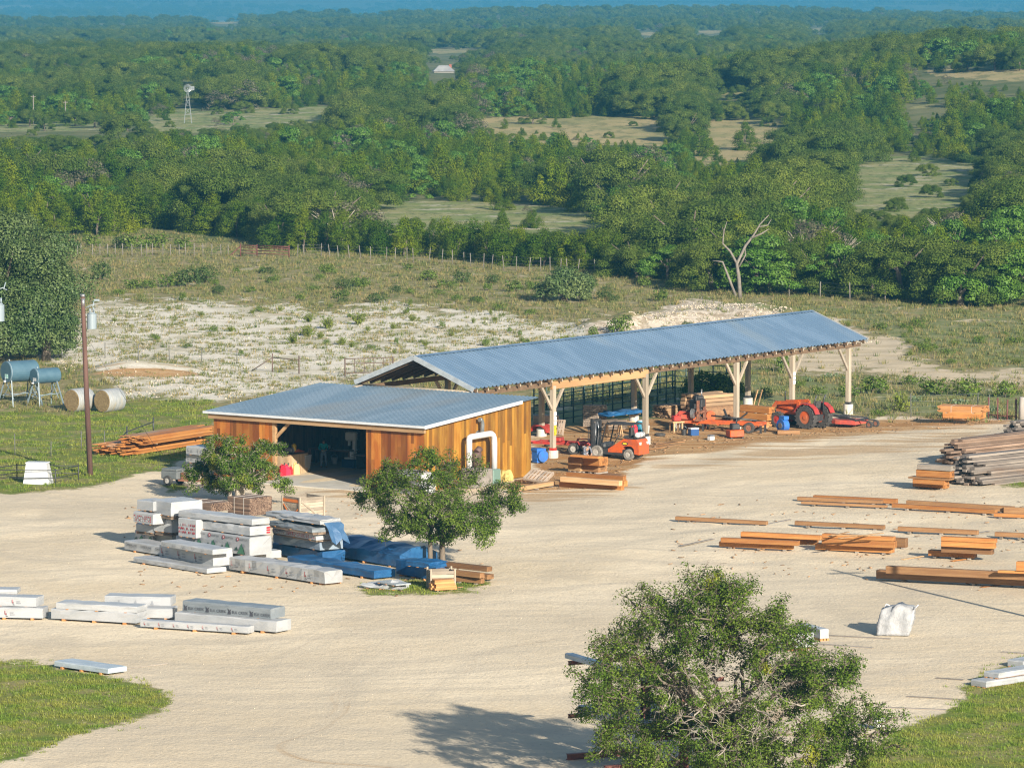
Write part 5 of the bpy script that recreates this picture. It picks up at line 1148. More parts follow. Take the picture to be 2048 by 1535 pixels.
can(581, 950, 'round red fuel can beside the yellow one at the shop counter', redp, 1.1, 1.05); can(592, 949, 'pale yellow fuel can at the shop counter', M('cream_plastic', (.70, .50, .20), rough=.4), .6, 1.35)
can(1268, 868, 'red fuel can standing behind the forklift roof under the shed', redp, .3, 1.4)
vessel('bucket', 'white bucket at the foot of the back post behind the forklift', 'bucket', 1292, 866, [(.2, 0), (.24, .5)], whitep, None, steel)
vessel('barrel', 'teal water barrel next to the red fuel can under the shed', 'barrel', 1281, 862, [(.2, 0), (.24, .1), (.24, .6), (.2, .68)], M('teal_plastic', (.03, .2, .3), rough=.4), whitep)
p = G(1289, 826, 1.2); mb = MB(); mb.tube([(.14 * math.cos(a), 0, .22 * math.sin(a)) for a in [i * PI / 8 for i in range(17)]], .035, 6, cap=False); mb.tube([(.0, 0, -.2), (.02, 0, -1.0)], .025, 6); o = mb.build('hose', yellowp); o.location = G(1291, 860) + Vector((0, -.3, 2.3)); tag(o, 'coiled yellow hose hanging on the back post of the shed', 'hose')
# cants and beams in front of the forklift
CT = 'orange cants stacked in front of the forklift'
beam(1136, 944, 1160, 946, .9, .0, .42, 'p', 'brown-ended cant at the left of the cube stack by the forklift', CT, sup=.1); beam(1161, 945, 1196, 948, .9, 0, .42, 'b', 'dark-stained cant lower right in the cube stack by the forklift', CT, sup=.1)
beam(1136, 928, 1161, 930, .9, .54, .45, 'b', 'brown cant upper left in the cube stack by the forklift', CT); beam(1162, 929, 1199, 932, .85, .54, .5, 'o', 'bright orange cant upper right in the cube stack by the forklift', CT)
beam(1140, 913, 1196, 917, .5, 1.08, .12, 'o', 'thin orange board across the top of the cube stack by the forklift', CT)
beam(1118, 973, 1162, 976, .35, 0, .32, 'o', 'near lower beam at the left end of the low beam stack', CT, L=4.2); beam(1120, 963, 1160, 966, .35, .36, .3, 'p', 'near upper pale beam of the low beam stack', CT, L=4.1)
beam(1131, 964, 1172, 967, .35, 0, .34, 'o', 'back lower beam of the low beam stack', CT, L=4.1); beam(1132, 954, 1172, 957, .35, .37, .3, 'o', 'back upper beam of the low beam stack', CT, L=4.0)
for nm in list(bpy.data.objects)[-40:]:
    if nm.get('label', '').find('low beam stack') >= 0: nm.rotation_euler.z = math.radians(28)
beam(1205, 962, 1240, 966, .5, 0, .42, 'b', 'short brown block right of the low beam stack', CT, sup=.05)
o = beam(1028, 986, 1110, 972, .4, 0, .24, 'p', 'pale pink beam on the ground right of the shop wall', None, sup=.06)
for a, b_, c_, d_, lb in [(1300, 899, 1362, 890, 'orange-edged plank at the front of the flat planks right of the forklift'), (1305, 893, 1356, 885, 'middle plank of the flat planks right of the forklift'), (1312, 888, 1370, 884, 'rear plank of the flat planks right of the forklift')]: beam(a, b_, c_, d_, .3, 0, .07, 'b', lb, 'flat planks right of the forklift')
beam(1066, 862, 1125, 862, 1.4, .1, .6, 'g', 'dark weathered timber stack in the shade by the shop back corner', None, sup=.1); beam(1066, 845, 1118, 845, 1.2, .82, .45, 'g', 'upper dark timber layer in the shade by the shop back corner')
# more clutter in the shed
CL = 'clutter under the shed'
bundle(1205, 862, 1262, 858, 1.2, 0, .55, lath, 'dark board stack on the ground behind the forklift', rag=.5, strap=False)
bundle(1330, 838, 1385, 833, 1.3, 0, .8, M('mid_boards', (.30, .19, .10), (.36, .24, .14), 3, (.2, 1, 1), rough=.9, island=((.5, .5, .5), (1.3, 1.25, 1.2))), 'brown board stack between the second and third shed posts', rag=.4, strap=False)
bundle(1500, 858, 1545, 856, .9, 0, .35, fresh, 'low orange board stack in front of the tractor loader', rag=.3, strap=False)
for i, (u, v, lb) in enumerate(((1320, 872, 'old tyre lying on the sawdust left of the work stand'), (1100, 893, 'old tyre leaning by the red trailer'))):
    p = G(u, v); t = thing('tyre', lb, 'tyre', p); mb = MB(); mb.wheel((0, 0, .12), .36, .22, 'y') if False else mb.tube([(.27 * math.cos(a), .27 * math.sin(a), .1) for a in [k_ * PI / 8 for k_ in range(17)]], .1, 8, cap=False); mb.build('tread', rubber, t); mb = MB(); mb.tube([(0, 0, .06), (0, 0, .12)], .17, 12); mb.build('rim', rust, t)
p = G(1470, 876); t = thing('engine_unit', 'orange and black engine unit standing on the near side of the sawmill', 'engine', p, .4); mb = MB(); mb.box(-.5, -.35, .1, .5, .35, .55, bev=.05); mb.build('housing', orange, t); mb = MB(); mb.box(-.3, -.25, .56, .25, .25, .95, bev=.06); mb.tube([(.1, 0, .95), (.1, 0, 1.25)], .04, 6); mb.build('engine_block', black, t)
for s in (-.4, .4): mb = MB(); mb.box(s - .06, -.35, 0, s + .06, .35, .1); mb.build('foot', black, t)
p = G(1395, 858); t = thing('saw_head', 'tall black and rust saw head with an exhaust stack over the sawmill bed', 'saw head', p, .5); mb = MB(); mb.box(-.45, -.3, 1.2, .45, .35, 1.95, bev=.08); mb.box(-.2, -.34, 1.96, .3, .2, 2.2, bev=.05); mb.build('engine_block', black, t); mb = MB(); mb.tube([(.3, 0, 2.0), (.3, 0, 2.6)], .05, 8); mb.box(-.35, -.35, 1.5, -.05, -.31, 1.8); mb.build('exhaust_pipe', steel, t)
mb = MB(); mb.box(-.6, -.25, .05, -.5, .3, 1.25); mb.box(.5, -.25, .05, .6, .3, 1.25); mb.box(-.6, -.05, .8, .6, .1, .95); mb.build('frame', rust, t); mb = MB(); mb.tube([(-.75, -.45, .85), (-.75, -.33, .85)], .36, 16, smooth=False); mb.tube([(.75, -.45, .85), (.75, -.33, .85)], .36, 16, smooth=False); mb.build('band_wheel_cover', orange, t)
cooler(1422, 880, 'small white box on the sawdust in front of the sawmill', whitep, steel, .8, (.4, .3, .25))
vessel('bucket', 'black bucket between the work stand and the blue cooler', 'bucket', 1368, 870, [(.15, 0), (.19, .4)], black, None, steel)
# ------------------------------------------------------------------ workshop contents
def shopP(x, y, z=0): v = Vector((SX, SY, 0)) + AX * x + GX * y; return Vector((v.x, v.y, z))
FZ = .032
def sthing(name, label, cat, x, y, rz=0, z=FZ): return thing(name, label, cat, shopP(x, y, z), ROT + rz)
def gthing(name, label, cat, u, v, rz=0, z=FZ): return thing(name, label, cat, G(u, v, z), ROT + rz)
t = gthing('counter', 'pale plank counter cabinet at the left side of the shop opening', 'counter', 576, 949.5)
mb = MB(); planks(mb, (0, 0, 0), (0, 2.6, 0), 0, 1.15, (-1, 0, 0), .15, split=False); planks(mb, (0, 0, 0), (1.9, 0, 0), 0, 1.15, (0, -1, 0), .15, split=False); planks(mb, (1.9, 0, 0), (1.9, 2.6, 0), 0, 1.15, (1, 0, 0), .15, split=False); planks(mb, (0, 2.6, 0), (1.9, 2.6, 0), 0, 1.15, (0, 1, 0), .15, split=False)
mb.build('cabinet', M('pine_board', (.36, .25, .145), (.42, .31, .19), 2, (1, 1, .2), rough=.7, island=((.85, .84, .82), (1.08, 1.08, 1.08))), t); mb = MB(); mb.box(-.08, -.08, 1.155, 1.95, 2.66, 1.20); mb.build('countertop', inner, t)
cz = FZ + 1.203
o = vessel('bottle', 'yellow squeeze bottle with a black cap on the shop counter', 'bottle', 600, 940, [(.13, 0), (.14, .1), (.14, .42), (.07, .5)], yellowp); o.location = G(588, 904, cz); mb = MB(); mb.tube([(0, 0, .503), (0, 0, .62)], .05, 8); mb.build('cap', black, o)
mb = MB(); mb.add([(-.3, -.3, .02), (.3, -.35, .05), (.4, .2, .03), (-.25, .3, .06), (0, 0, .2)], [(0, 1, 4), (1, 2, 4), (2, 3, 4), (3, 0, 4), (3, 2, 1, 0)]); o = mb.build('rag', M('orange_cloth', (.65, .14, .03), rough=.8)); o.location = G(597, 904, cz); tag(o, 'crumpled orange rag at the end of the shop counter', 'rag')
t = gthing('tool_bag', 'grey tool bag on the shop counter beside the yellow bottle', 'bag', 579, 905, 0, cz); mb = MB(); mb.box(-.2, -.3, 0, .2, .3, .3, bev=.08); mb.build('body', M('grey_cloth', (.25, .27, .3), rough=.9), t); mb = MB(); mb.tube([(0, -.2, .3), (0, 0, .42), (0, .2, .3)], .02, 6); mb.build('handle', black, t)
t = gthing('trash_bin', 'grey wheeled trash bin at the right end of the shop counter', 'bin', 608, 943.5); mb = MB(); mb.add([(-.24, -.26, .1), (.24, -.26, .1), (.24, .26, .1), (-.24, .26, .1), (-.31, -.33, .98), (.31, -.33, .98), (.31, .33, .98), (-.31, .33, .98)], [(3, 2, 1, 0), (4, 5, 6, 7), (0, 1, 5, 4), (1, 2, 6, 5), (2, 3, 7, 6), (3, 0, 4, 7)]); mb.build('body', M('grey_bin', (.30, .31, .32), rough=.5), t)
mb = MB(); mb.box(-.34, -.36, .985, .34, .36, 1.04, bev=.02); mb.build('lid', M('grey_bin_lid', (.36, .37, .38), rough=.5), t)
for sx in (-.2, .2):
    for s in (-1, 1): W_(t, (sx, s * .24, .1), .1, .06, rubber, steel)
t = gthing('band_saw', 'pale grey upright band saw on a dark blue base inside the shop', 'band saw', 703, 934); mb = MB(); mb.box(-.4, -.45, 0, .4, .45, .5, bev=.02); mb.build('base', M('navy_paint', (.02, .05, .13), rough=.5), t)
mb = MB(); mb.box(-.25, -.35, .51, .25, .35, .6); mb.box(-.18, -.32, .6, .18, .05, 1.0, bev=.06); mb.box(-.14, -.36, 1.0, .14, -.14, 1.7, bev=.04); mb.box(-.2, -.38, 1.6, .2, .38, 2.15, bev=.08); mb.box(-.06, .1, 1.3, .06, .22, 1.6); mb.build('frame', M('pale_machine', (.66, .70, .72), rough=.4), t); mb = MB(); mb.box(-.4, -.3, 1.02, .4, 1.05, 1.09); mb.build('table', steel, t)
t = sthing('work_bench', 'brown work bench along the back of the shop behind the standing worker', 'work bench', 8.6, 11.6); mb = MB(); mb.box(-.4, 0, .88, .4, 3.2, .98); mb.build('tabletop', M('bench_wood', (.20, .10, .06), (.27, .15, .09), 3, rough=.7), t)
for a in (-.33, .33):
    for b_ in (.1, 3.1): mb = MB(); mb.box(a - .05, b_ - .05, 0, a + .05, b_ + .05, .88); mb.build('leg', bpy.data.materials['bench_wood'], t)
for i, (a, lb) in enumerate(((13.4, 'white jar on the shop work bench, right of two'), (13.7, 'white jar on the shop work bench, left of two'))):
    o = vessel('jar', lb, 'jar', 0, 2000, [(.09, 0), (.1, .2)], whitep, steel); o.location = shopP(8.5, a, FZ + .982)
o = vessel('bucket', 'white bucket on the shop floor left of the band saw', 'bucket', 669, 928, [(.16, 0), (.2, .42)], whitep, None, steel)
t = gthing('table_saw', 'dark table saw in the gloom right of the band saw inside the shop', 'table saw', 728, 936); mb = MB(); mb.box(-.4, -.3, 0, .4, .3, .8, bev=.03); mb.build('cabinet', black, t); mb = MB(); mb.box(-.6, -.5, .803, .6, .5, .86); mb.build('table', steel, t)
# dust collector outside the side wall
def side(u_x, out, z=0): return shopP(u_x, -out, z)
t = thing('dust_collector', 'white looped dust pipe on a grey machine base against the shop side wall', 'dust collector', side(4.6, .75), ROT)
mb = MB(); mb.tube([(-1.25, 0, 1.1), (-1.25, 0, 2.8), (-1.22, 0, 2.9), (-1.1, 0, 2.94), (.75, 0, 2.98), (.95, 0, 2.96), (1.12, 0, 2.86), (1.22, 0, 2.68), (1.25, 0, 2.4), (1.25, 0, .9)], .18, 12); mb.build('pipe', whitep, t)
mb = MB(); mb.box(-1.5, -.45, 0, -.2, .35, 1.15, bev=.03); mb.box(-.15, -.4, 0, .55, .35, 1.0, bev=.03); mb.build('cabinet', M('dusty_machine', (.17, .15, .13), (.23, .205, .18), 4, rough=.8), t)
mb = MB(); mb.box(.7, -.35, 0, 1.45, .3, .9, bev=.05); mb.build('fan_box', M('pale_green_paint', (.12, .19, .16), rough=.5), t); mb = MB(); mb.tube([(-.5, 0, 1.15), (-.5, 0, 2.0)], .28, 14); mb.tube([(-.5, 0, 2.0), (-.2, 0, 2.2)], .2, 10); mb.build('filter_drum', M('brown_drum', (.10, .06, .05), rough=.7), t)
t = thing('vent_pipe', 'short grey curved vent pipe sticking out of the shop side wall', 'vent pipe', side(5.2, .05, 2.95), ROT); mb = MB(); mb.tube([(0, .1, 0), (0, -.2, .02), (0, -.3, .12), (0, -.32, .55), (-.05, -.32, .75), (-.18, -.32, .86), (-.3, -.32, .86)], .13, 10); mb.build('pipe', M('grey_pipe', (.22, .24, .25), rough=.4, metal=.5), t); mb = MB(); mb.tube([(0, .02, 0), (0, -.02, 0)], .2, 12); mb.build('flange', steel, t)
pp = side(7.2, .6); mb = MB(); soft_pack(mb, .75, .5, .5, 0, .08, .15, random.Random(3)); o = mb.build('sack', M('yellow_sack', (.46, .36, .12), rough=.6)); o.location = pp; o.rotation_euler = (0, 0, ROT); tag(o, 'crumpled pale yellow sack at the foot of the shop side wall', 'sack')
FS = 'white packs stacked in front of the shop'
for i in range(3): pack(788, 985 - 15 * i, 842, 992 - 15 * i, 1.1, .46 * i, .42, None, ('lowest', 'middle', 'topmost')[i] + ' white pack of the short stack before the right shop wall', FS, skid=False)
for i in range(3): pack(372, 940 - 16 * i, 436, 947 - 16 * i, 1.3, .52 * i, .47, 'LS', ('lowest', 'middle', 'topmost')[i] + ' white pack of the stack behind the left yard oak', FS, skid=False)
# cargo box trailer by the left oak
p = G(322, 970); t = thing('box_trailer', 'small grey metal box on a trailer frame left of the left yard oak', 'box trailer', p, math.radians(-32))
mb = MB(); mb.box(0, 0, .4, 1.15, 1.2, .85, bev=.03); mb.box(.02, .02, .86, 1.13, 1.18, 1.0, bev=.03); mb.build('body', M('grey_box', (.10, .11, .11), (.13, .14, .14), 3, rough=.6), t); mb = MB(); mb.bar((1.1, .2, .35), (2.6, .5, .35), .1, .1); mb.bar((1.1, 1.0, .35), (2.6, .5, .35), .1, .1); mb.tube([(2.6, .5, 0), (2.6, .5, .8)], .05, 6); mb.box(1.2, .3, .4, 1.7, .9, .8); mb.build('frame', rust, t)
for s in (0, 1.2): W_(t, (.5, s, .3), .3, .2, rubber, greyrim)
# ------------------------------------------------------------------ near oaks, built limb by limb
def near_oak(t, seed, trunks, H, R, zlo, ncl, clr, leaf, nleaf, dead=None, off=(0, 0), mist=6, fork=.3, ry=None, barkm=None, bare=0, lobes=None, amp=.38, limbs=9, tr=.2):
    rng = random.Random(seed); n3 = lambda p, f=1.0: mnoise.noise(Vector(p) * f + Vector((seed, 0, 0)))
    ry = ry or R; zc = zlo + (H - zlo) * .40; hz = H - zc; lz = zc - zlo
    mb = MB(); nodes_ = []
    ft = Vector((off[0] * .3, off[1] * .3, H * fork))
    for (tx, ty, r) in trunks:
        a = Vector((tx, ty, -.2)); m1 = a.lerp(ft, .5) + Vector((tx * .5, ty * .5, .1)); mb.tube([a, a + (m1 - a) * .4, m1, ft + Vector((tx, ty, 0))], [r * 1.25, r, r * .85, r * .7], 8); nodes_ += [m1]
        for k in range(limbs // len(trunks) + 1):
            an = rng.uniform(0, 2 * PI); e = rng.uniform(.15, 1.0)
            q = Vector((off[0] + math.cos(an) * R * .62 * math.cos(e), off[1] + math.sin(an) * ry * .62 * math.cos(e), zc + hz * .62 * math.sin(e) * rng.uniform(.6, 1)))
            s0 = ft + Vector((tx, ty, 0)) * .9; m_ = s0.lerp(q, .45) + Vector((rng.uniform(-.3, .3), rng.uniform(-.3, .3), rng.uniform(-.1, .35)))
            m2 = s0.lerp(q, .75) + Vector((rng.uniform(-.3, .3), rng.uniform(-.3, .3), rng.uniform(-.1, .3)))
            mb.tube([s0, m_, m2, q], [r * .55, r * .38, r * .24, r * .12], 6); nodes_ += [s0.lerp(m_, .6), m_, m_.lerp(m2, .5), m2, m2.lerp(q, .5), q]
    C = []; dC = []
    tries = 0
    while len(C) + len(dC) < ncl and tries < 20000:
        tries += 1
        d = Vector((rng.gauss(0, 1), rng.gauss(0, 1), rng.gauss(0, 1))).normalized()
        if d.z < -.75: continue
        if lobes:
            lx, lz, lr, ly = rng.choices(lobes, [l[2] ** 2.2 for l in lobes])[0]; f = lr * (.4 + .68 * rng.random() ** .5) * (1 + .45 * n3(d * 2 + Vector((lx, lz, 0)), 1.5))
            p = Vector((lx + d.x * f, ly + d.y * f * 1.15, max(.25, lz + d.z * f * .85)))
            if n3(p, .8) < -.30: continue
            (dC if dead and dead(p) else C).append(p); continue
        f = (.55 + .45 * rng.random() ** .55) * (1 + .38 * n3(d, 1.6) + .15 * n3(d, 4))
        p = Vector((off[0] + d.x * R * f, off[1] + d.y * ry * f, zc + d.z * (hz if d.z > 0 else lz) * f))
        if n3(p, .45 * 4 / R) < -.24: continue
        if bare and n3(p + Vector((7, 7, 7)), .6) > bare: dC.append(p); continue
        (dC if dead and dead(p) else C).append(p)
    tw = MB(); P, N, S, PM, NM_ = [], [], [], [], []
    mist_c = set(rng.sample(range(len(C)), min(mist, len(C))))
    hub = Vector((off[0], off[1], H * fork)); seq = sorted([(c, 0) for c in C] + [(c, 1) for c in dC], key=lambda e_: (e_[0] - hub).length); cidx = -1
    for c, q in seq:
        if 1:
            cidx += 1 - q; ci = cidx
            b = min(nodes_, key=lambda nn: (nn - c).length + .25 * abs(nn.z - c.z)); nodes_.append(b.lerp(c, .75)); m_ = b.lerp(c, .5) + Vector((rng.uniform(-.25, .25), rng.uniform(-.25, .25), rng.uniform(-.1, .3))) * min(1, (c - b).length)
            (tw if q else mb).tube([b, m_, c], [.03 * tr / .2, .02 * tr / .2, .009], 4, cap=False)
            for k in range(4 if not q else 8):
                e = c + Vector((rng.gauss(0, 1), rng.gauss(0, 1), rng.gauss(.15, 1))).normalized() * clr * rng.uniform(.6, 1.2 if not q else 1.8); mm = c.lerp(e, .5) + Vector((rng.uniform(-.1, .1), rng.uniform(-.1, .1), rng.uniform(-.1, .15)))
                (tw if q else mb).tube([c.lerp(b, .2 * rng.random()), mm, e], [.012, .009, .005], 3, cap=False)
            if q: continue
            cr = clr * rng.uniform(.7, 1.25); n = int(nleaf * rng.uniform(.6, 1.3)); g = unit(n) * (RNG.random((n, 1)) ** .45) * cr * np.array([1, 1, .72])
            pts = np.array(c) + g; cen = np.array([off[0], off[1], zc - .3 * lz]); o_ = pts - cen; o_ /= np.linalg.norm(o_, axis=1, keepdims=True)
            nn = o_ * .5 + g / cr * .6 + np.array([0, 0, .45]) + RNG.normal(0, .5, (n, 3))
            if ci in mist_c: PM.append(np.array(c) + unit(260) * (RNG.random((260, 1)) ** .4) * cr * .75); NM_.append(unit(260) + np.array([0, 0, .3]))
            else: P.append(pts); N.append(nn)
    mb.build('trunk', barkm or barkpale, t, fix=False)
    if tw.v: tw.build('dead_branches', deadtwig, t, fix=False)
    V, F = leaves(np.concatenate(P), np.concatenate(N), leaf, .55); npmesh('crown', V, F, LF_NEAR, t)
    if PM: V, F = leaves(np.concatenate(PM), np.concatenate(NM_), leaf, .5); npmesh('mistletoe', V, F, LF_MISTLE, t)
p = Vector((7.55, 177, 0)); t = thing('oak_tree', 'big spreading oak near the camera with a tangle of dead grey branches in its crown', 'oak', p)
near_oak(t, 11, [(0, 0, .32), (.5, .3, .24)], 8.1, 5.7, .5, 1150, .44, .05, 118, dead=lambda q: abs(q.x - .3) < 2.4 and q.y < -.6 and 2.4 < q.z < 5.0 and random.Random(int(q.x * 99 + q.z * 77)).random() < .5, mist=22, limbs=14, tr=.28, off=(.4, 0), ry=5.0, barkm=bark, lobes=[(.3, 1.9, 1.3, -2.6), (-3.4, 2.1, 1.15, -1.6), (-2.3, 1.4, 1.0, -2.2), (2.4, 1.7, 1.3, -2.2), (-1.2, 4.0, 1.3, -2.6), (2.6, 4.6, 1.4, 2.0), (-2.6, 3.6, 1.3, 1.5), (-0.70, 7.00, 1.50, -1.39), (-2.40, 6.60, 1.35, -0.43), (1.10, 6.90, 1.40, -0.19), (2.20, 5.90, 1.40, -1.56), (-4.20, 4.10, 1.20, -2.50), (-3.40, 5.20, 1.35, -0.97), (-0.70, 5.40, 2.00, 0.40), (4.00, 5.00, 1.00, -2.39), (3.70, 3.70, 1.50, 2.09), (5.10, 2.60, 1.40, -1.93), (2.20, 3.60, 1.70, -2.54), (0.20, 2.60, 1.60, -1.46), (-1.70, 2.20, 1.10, 2.28), (-3.90, 2.70, 1.00, 2.53), (4.80, 1.60, 1.40, -0.58), (1.10, 1.40, 1.40, 1.87), (-0.20, 7.90, 0.50, 0.68), (0.50, 8.00, 0.35, -1.88)])
p = G(872, 1137); t = thing('oak_tree', 'small round-crowned oak on two trunks in the grass island of the yard', 'oak', p)
near_oak(t, 23, [(-.28, 0, .14), (.32, .1, .17)], 6.0, 4.1, .95, 430, .42, .056, 118, mist=2, limbs=11, tr=.2, off=(-.05, .2), ry=3.6, barkm=bark, lobes=[(-0.55, 5.40, 0.90, -1.15), (-2.30, 4.50, 1.15, -1.14), (1.20, 4.80, 1.15, 0.50), (-3.20, 3.50, 0.95, 1.06), (3.20, 3.50, 1.00, 0.56), (0.00, 3.50, 1.70, -1.75), (-1.80, 2.30, 1.10, -0.65), (1.70, 2.30, 1.20, -1.06), (3.90, 3.00, 0.55, 0.12), (0.00, 1.80, 0.90, 0.32), (-3.70, 4.40, 0.40, -1.94), (2.60, 2.60, 0.90, -0.04)])
p = G(478, 1006); t = thing('oak_tree', 'low gnarled oak with yellow mistletoe tufts in front of the shop opening', 'oak', p)
near_oak(t, 37, [(0, 0, .28), (-.5, .1, .12), (.25, .1, .12)], 3.9, 2.85, .45, 300, .36, .056, 130, mist=16, limbs=10, tr=.2, ry=2.5, fork=.25, lobes=[(0, 1.5, .8, -1.3), (-.9, 2.3, .8, -1.1), (.7, 2.5, .7, -1.0), (-0.20, 3.30, 0.60, -1.11), (-1.30, 3.00, 0.75, 0.18), (1.20, 2.90, 0.65, 0.69), (2.20, 2.85, 0.40, 1.07), (-2.20, 1.60, 0.85, 1.10), (-0.50, 1.90, 1.00, 1.26), (1.50, 1.60, 0.85, -0.01), (-2.80, 0.70, 0.55, 0.78), (2.30, 1.00, 0.60, -0.88), (0.60, 0.90, 0.65, 0.69), (-1.20, 0.90, 0.60, 0.91)])
# shadow-casting pole beyond the right edge
p = Vector((27.0, 219, 0)); t = thing('utility_pole', 'tall wooden pole standing beyond the right photo edge, its thin shadow crossing the yard', 'utility pole', p)
mb = MB(); mb.tube([(0, 0, -.3), (0, 0, 9.4)], [.16, .11], 10); mb.build('pole', rust, t); mb = MB(); mb.bar((-.9, -.3, 8.9), (.9, .3, 8.9), .1, .12); mb.build('crossarm', wood('g'), t)
# big oaks at the left edge
LF_EDGE = leafmat('edge_oak_leaf', (.062, .11, .034), (.105, .145, .05), (.5, .55, .5), (1.5, 1.4, 1.3), trans=.16)
def clump_tree(u, v, hpx, R, label, seed, per=420, leaf=.095, nb=100, base=.06, name='oak_tree', mat=None):
    p = GT(u, v); H = hpx * p.y / FPX; t = thing(name, label, 'oak', p); rng = random.Random(seed)
    B = [(x * R, y * R, z * H, r * R) for x, y, z, r in oak_blobs(rng, 1, 1, nb, base)]; V, F = blob_crown(B, per, leaf, -.5, .8); mb = MB(); limb_trunk(mb, H * .75, .4, 6, .4, rng); mb.build('trunk', bark, t, fix=False); npmesh('crown', V, F, mat or LF_EDGE, t); return t
clump_tree(-12, 718, 370, 6.3, 'huge dark live oak filling the left photo edge behind the fuel tanks', 5, nb=120, base=.0)
clump_tree(92, 722, 200, 2.3, 'rounded live oak joined to the huge oak, behind the utility pole', 6, base=0.)
clump_tree(34, 660, 215, 3.9, 'live oak behind the huge left edge oak, stepping down towards the field', 8)
clump_tree(1128, 603, 80, 2.5, 'lone rounded oak in the dry field above the shed roof', 9, nb=70, base=.05, leaf=.09, per=620)
clump_tree(1420, 806, 76, 2.0, 'dark bushy juniper in the shade behind the shed posts', 10, nb=60, leaf=.1, name='juniper_tree', mat=LF_JUN)
clump_tree(1990, 608, 70, 2.6, 'low grey-green bushy oak at the right wood edge', 12, nb=50, leaf=.12)
clump_tree(1920, 612, 75, 2.4, 'bright low bushy tree at the right wood edge, left of the grey-green one', 13, nb=50, leaf=.12, name='leafy_tree', mat=LF_GRN)
p = GT(1480, 594); t = thing('dead_tree', 'pale bare forked tree at the edge of the right wood', 'dead tree', p); mb = MB(); k = p.y / FPX
def q_(u, v, d=0): return ((u - 1480) * k * 1.1, d, (590 - v) * k * 1.22)
mb.tube([q_(1480, 592), q_(1478, 560), q_(1474, 535), q_(1490, 505), (q_(1503, 490)), q_(1516, 470), q_(1532, 455)], [.2, .17, .14, .12, .09, .06, .03], 8)
mb.tube([q_(1474, 535), q_(1462, 515), q_(1448, 502), q_(1450, 482), q_(1456, 465)], [.12, .1, .07, .05, .02], 7); mb.tube([q_(1472, 588), q_(1458, 555), q_(1448, 532), q_(1430, 530)], [.13, .11, .08, .03], 7)
mb.tube([q_(1500, 493), q_(1520, 485), q_(1532, 478)], [.12, .07, .03], 6); mb.tube([q_(1478, 540), q_(1490, 520), q_(1488, 505)], [.1, .07, .03], 6); mb.tube([q_(1512, 475), q_(1530, 472, .2), q_(1537, 462, .3)], [.07, .05, .02], 5); mb.build('trunk', M('dead_grey', (.21, .185, .155), (.15, .13, .11), 3, rough=.95), t, fix=False)
# ------------------------------------------------------------------ shrubs
def shrub_proto(kind):
    rng = random.Random(len(kind) * 7); t = thing('shrub', 'shrub', 'shrub', group=None); mb = MB()
    if kind == 'spiky':
        C = []; N = []
        for i in range(44):
            d = Vector((rng.gauss(0, .8), rng.gauss(0, .8), abs(rng.gauss(.9, .4)))).normalized(); L = rng.uniform(.5, 1.05); pts = np.linspace(.1, 1, 16)[:, None] * np.array(d * L) + RNG.normal(0, .035, (16, 3)); C.append(pts); N.append(unit(16) + np.array(d) * .3)
            mb.tube([(0, 0, 0), d * L * .8], [.015, .005], 3, cap=False)
        V, F = leaves(np.concatenate(C), np.concatenate(N), .075, .45); m_ = leafmat('shrub_yellow', (.12, .165, .018), (.165, .195, .03))
    elif kind == 'round':
        B = [(rng.uniform(-.5, .5), rng.uniform(-.5, .5), rng.uniform(.15, .7), rng.uniform(.25, .45)) for i in range(14)]; V, F = blob_crown(B, 420, .07, -.6, .9, .05); m_ = leafmat('shrub_dark', (.05, .085, .02), (.08, .115, .03)); mb.tube([(0, 0, -.05), (.05, 0, .4)], [.05, .02], 5)
    elif kind == 'leafy':
        B = [(rng.uniform(-.6, .6), rng.uniform(-.5, .5), rng.uniform(.1, .75), rng.uniform(.2, .4)) for i in range(14)]; V, F = blob_crown(B, 330, .085, -.6, .9, .1); m_ = leafmat('shrub_green', (.085, .14, .02), (.125, .17, .03)); mb.tube([(0, 0, -.05), (.05, 0, .4)], [.05, .02], 5)
    else:
        C = np.concatenate([np.array([rng.uniform(-.6, .6), rng.uniform(-.5, .5), rng.uniform(.1, .55)])[None] + RNG.normal(0, .05, (4, 3)) for i in range(34)]); N = unit(len(C)) * np.array([1, 1, .4]); V, F = leaves(C, N, .13, .8); m_ = LF_BLUE; mb.tube([(0, 0, -.05), (0, 0, .2)], [.08, .04], 5)
    mb.build('stem', bark, t, fix=False); npmesh('foliage', V, F, m_, t); return t
SH = {}
DESC = dict(spiky='spiky yellow-green shrub', round='dark rounded shrub', leafy='leafy green shrub', pear='pale prickly pear clump')
def shrub(kind, u, v, wpx, hpx, where):
    p = GT(u, v); s = p.y / FPX; sc = (wpx * s / 1.7, wpx * s / 1.7, hpx * s / 1.0); lab = DESC[kind] + ' ' + where
    if kind not in SH: SH[kind] = shrub_proto(kind); o = SH[kind]; put(o, p, rr.uniform(0, 6)); o.scale = sc; o['label'] = lab
    else: o = dup(SH[kind], p, rr.uniform(0, 6), sc, lab)
    o.name = 'prickly_pear' if kind == 'pear' else 'shrub'; o['category'] = 'cactus' if kind == 'pear' else 'shrub'; o['group'] = (DESC[kind] + 's ' + where)[:70]
for u, v, w_, h in [(618, 644, 30, 24), (655, 657, 38, 30), (718, 648, 40, 30), (586, 686, 34, 26), (614, 672, 38, 28), (685, 690, 28, 22), (703, 694, 24, 14), (824, 642, 26, 18), (461, 664, 22, 18), (228, 643, 18, 12), (786, 658, 20, 18), (640, 676, 22, 16), (735, 662, 18, 14), (505, 627, 16, 12), (560, 622, 18, 14), (770, 622, 20, 14), (810, 628, 18, 12), (338, 620, 14, 12)]:
    shrub('spiky', u, v, w_, h, 'on the white caliche slope')
_rs = random.Random(77)
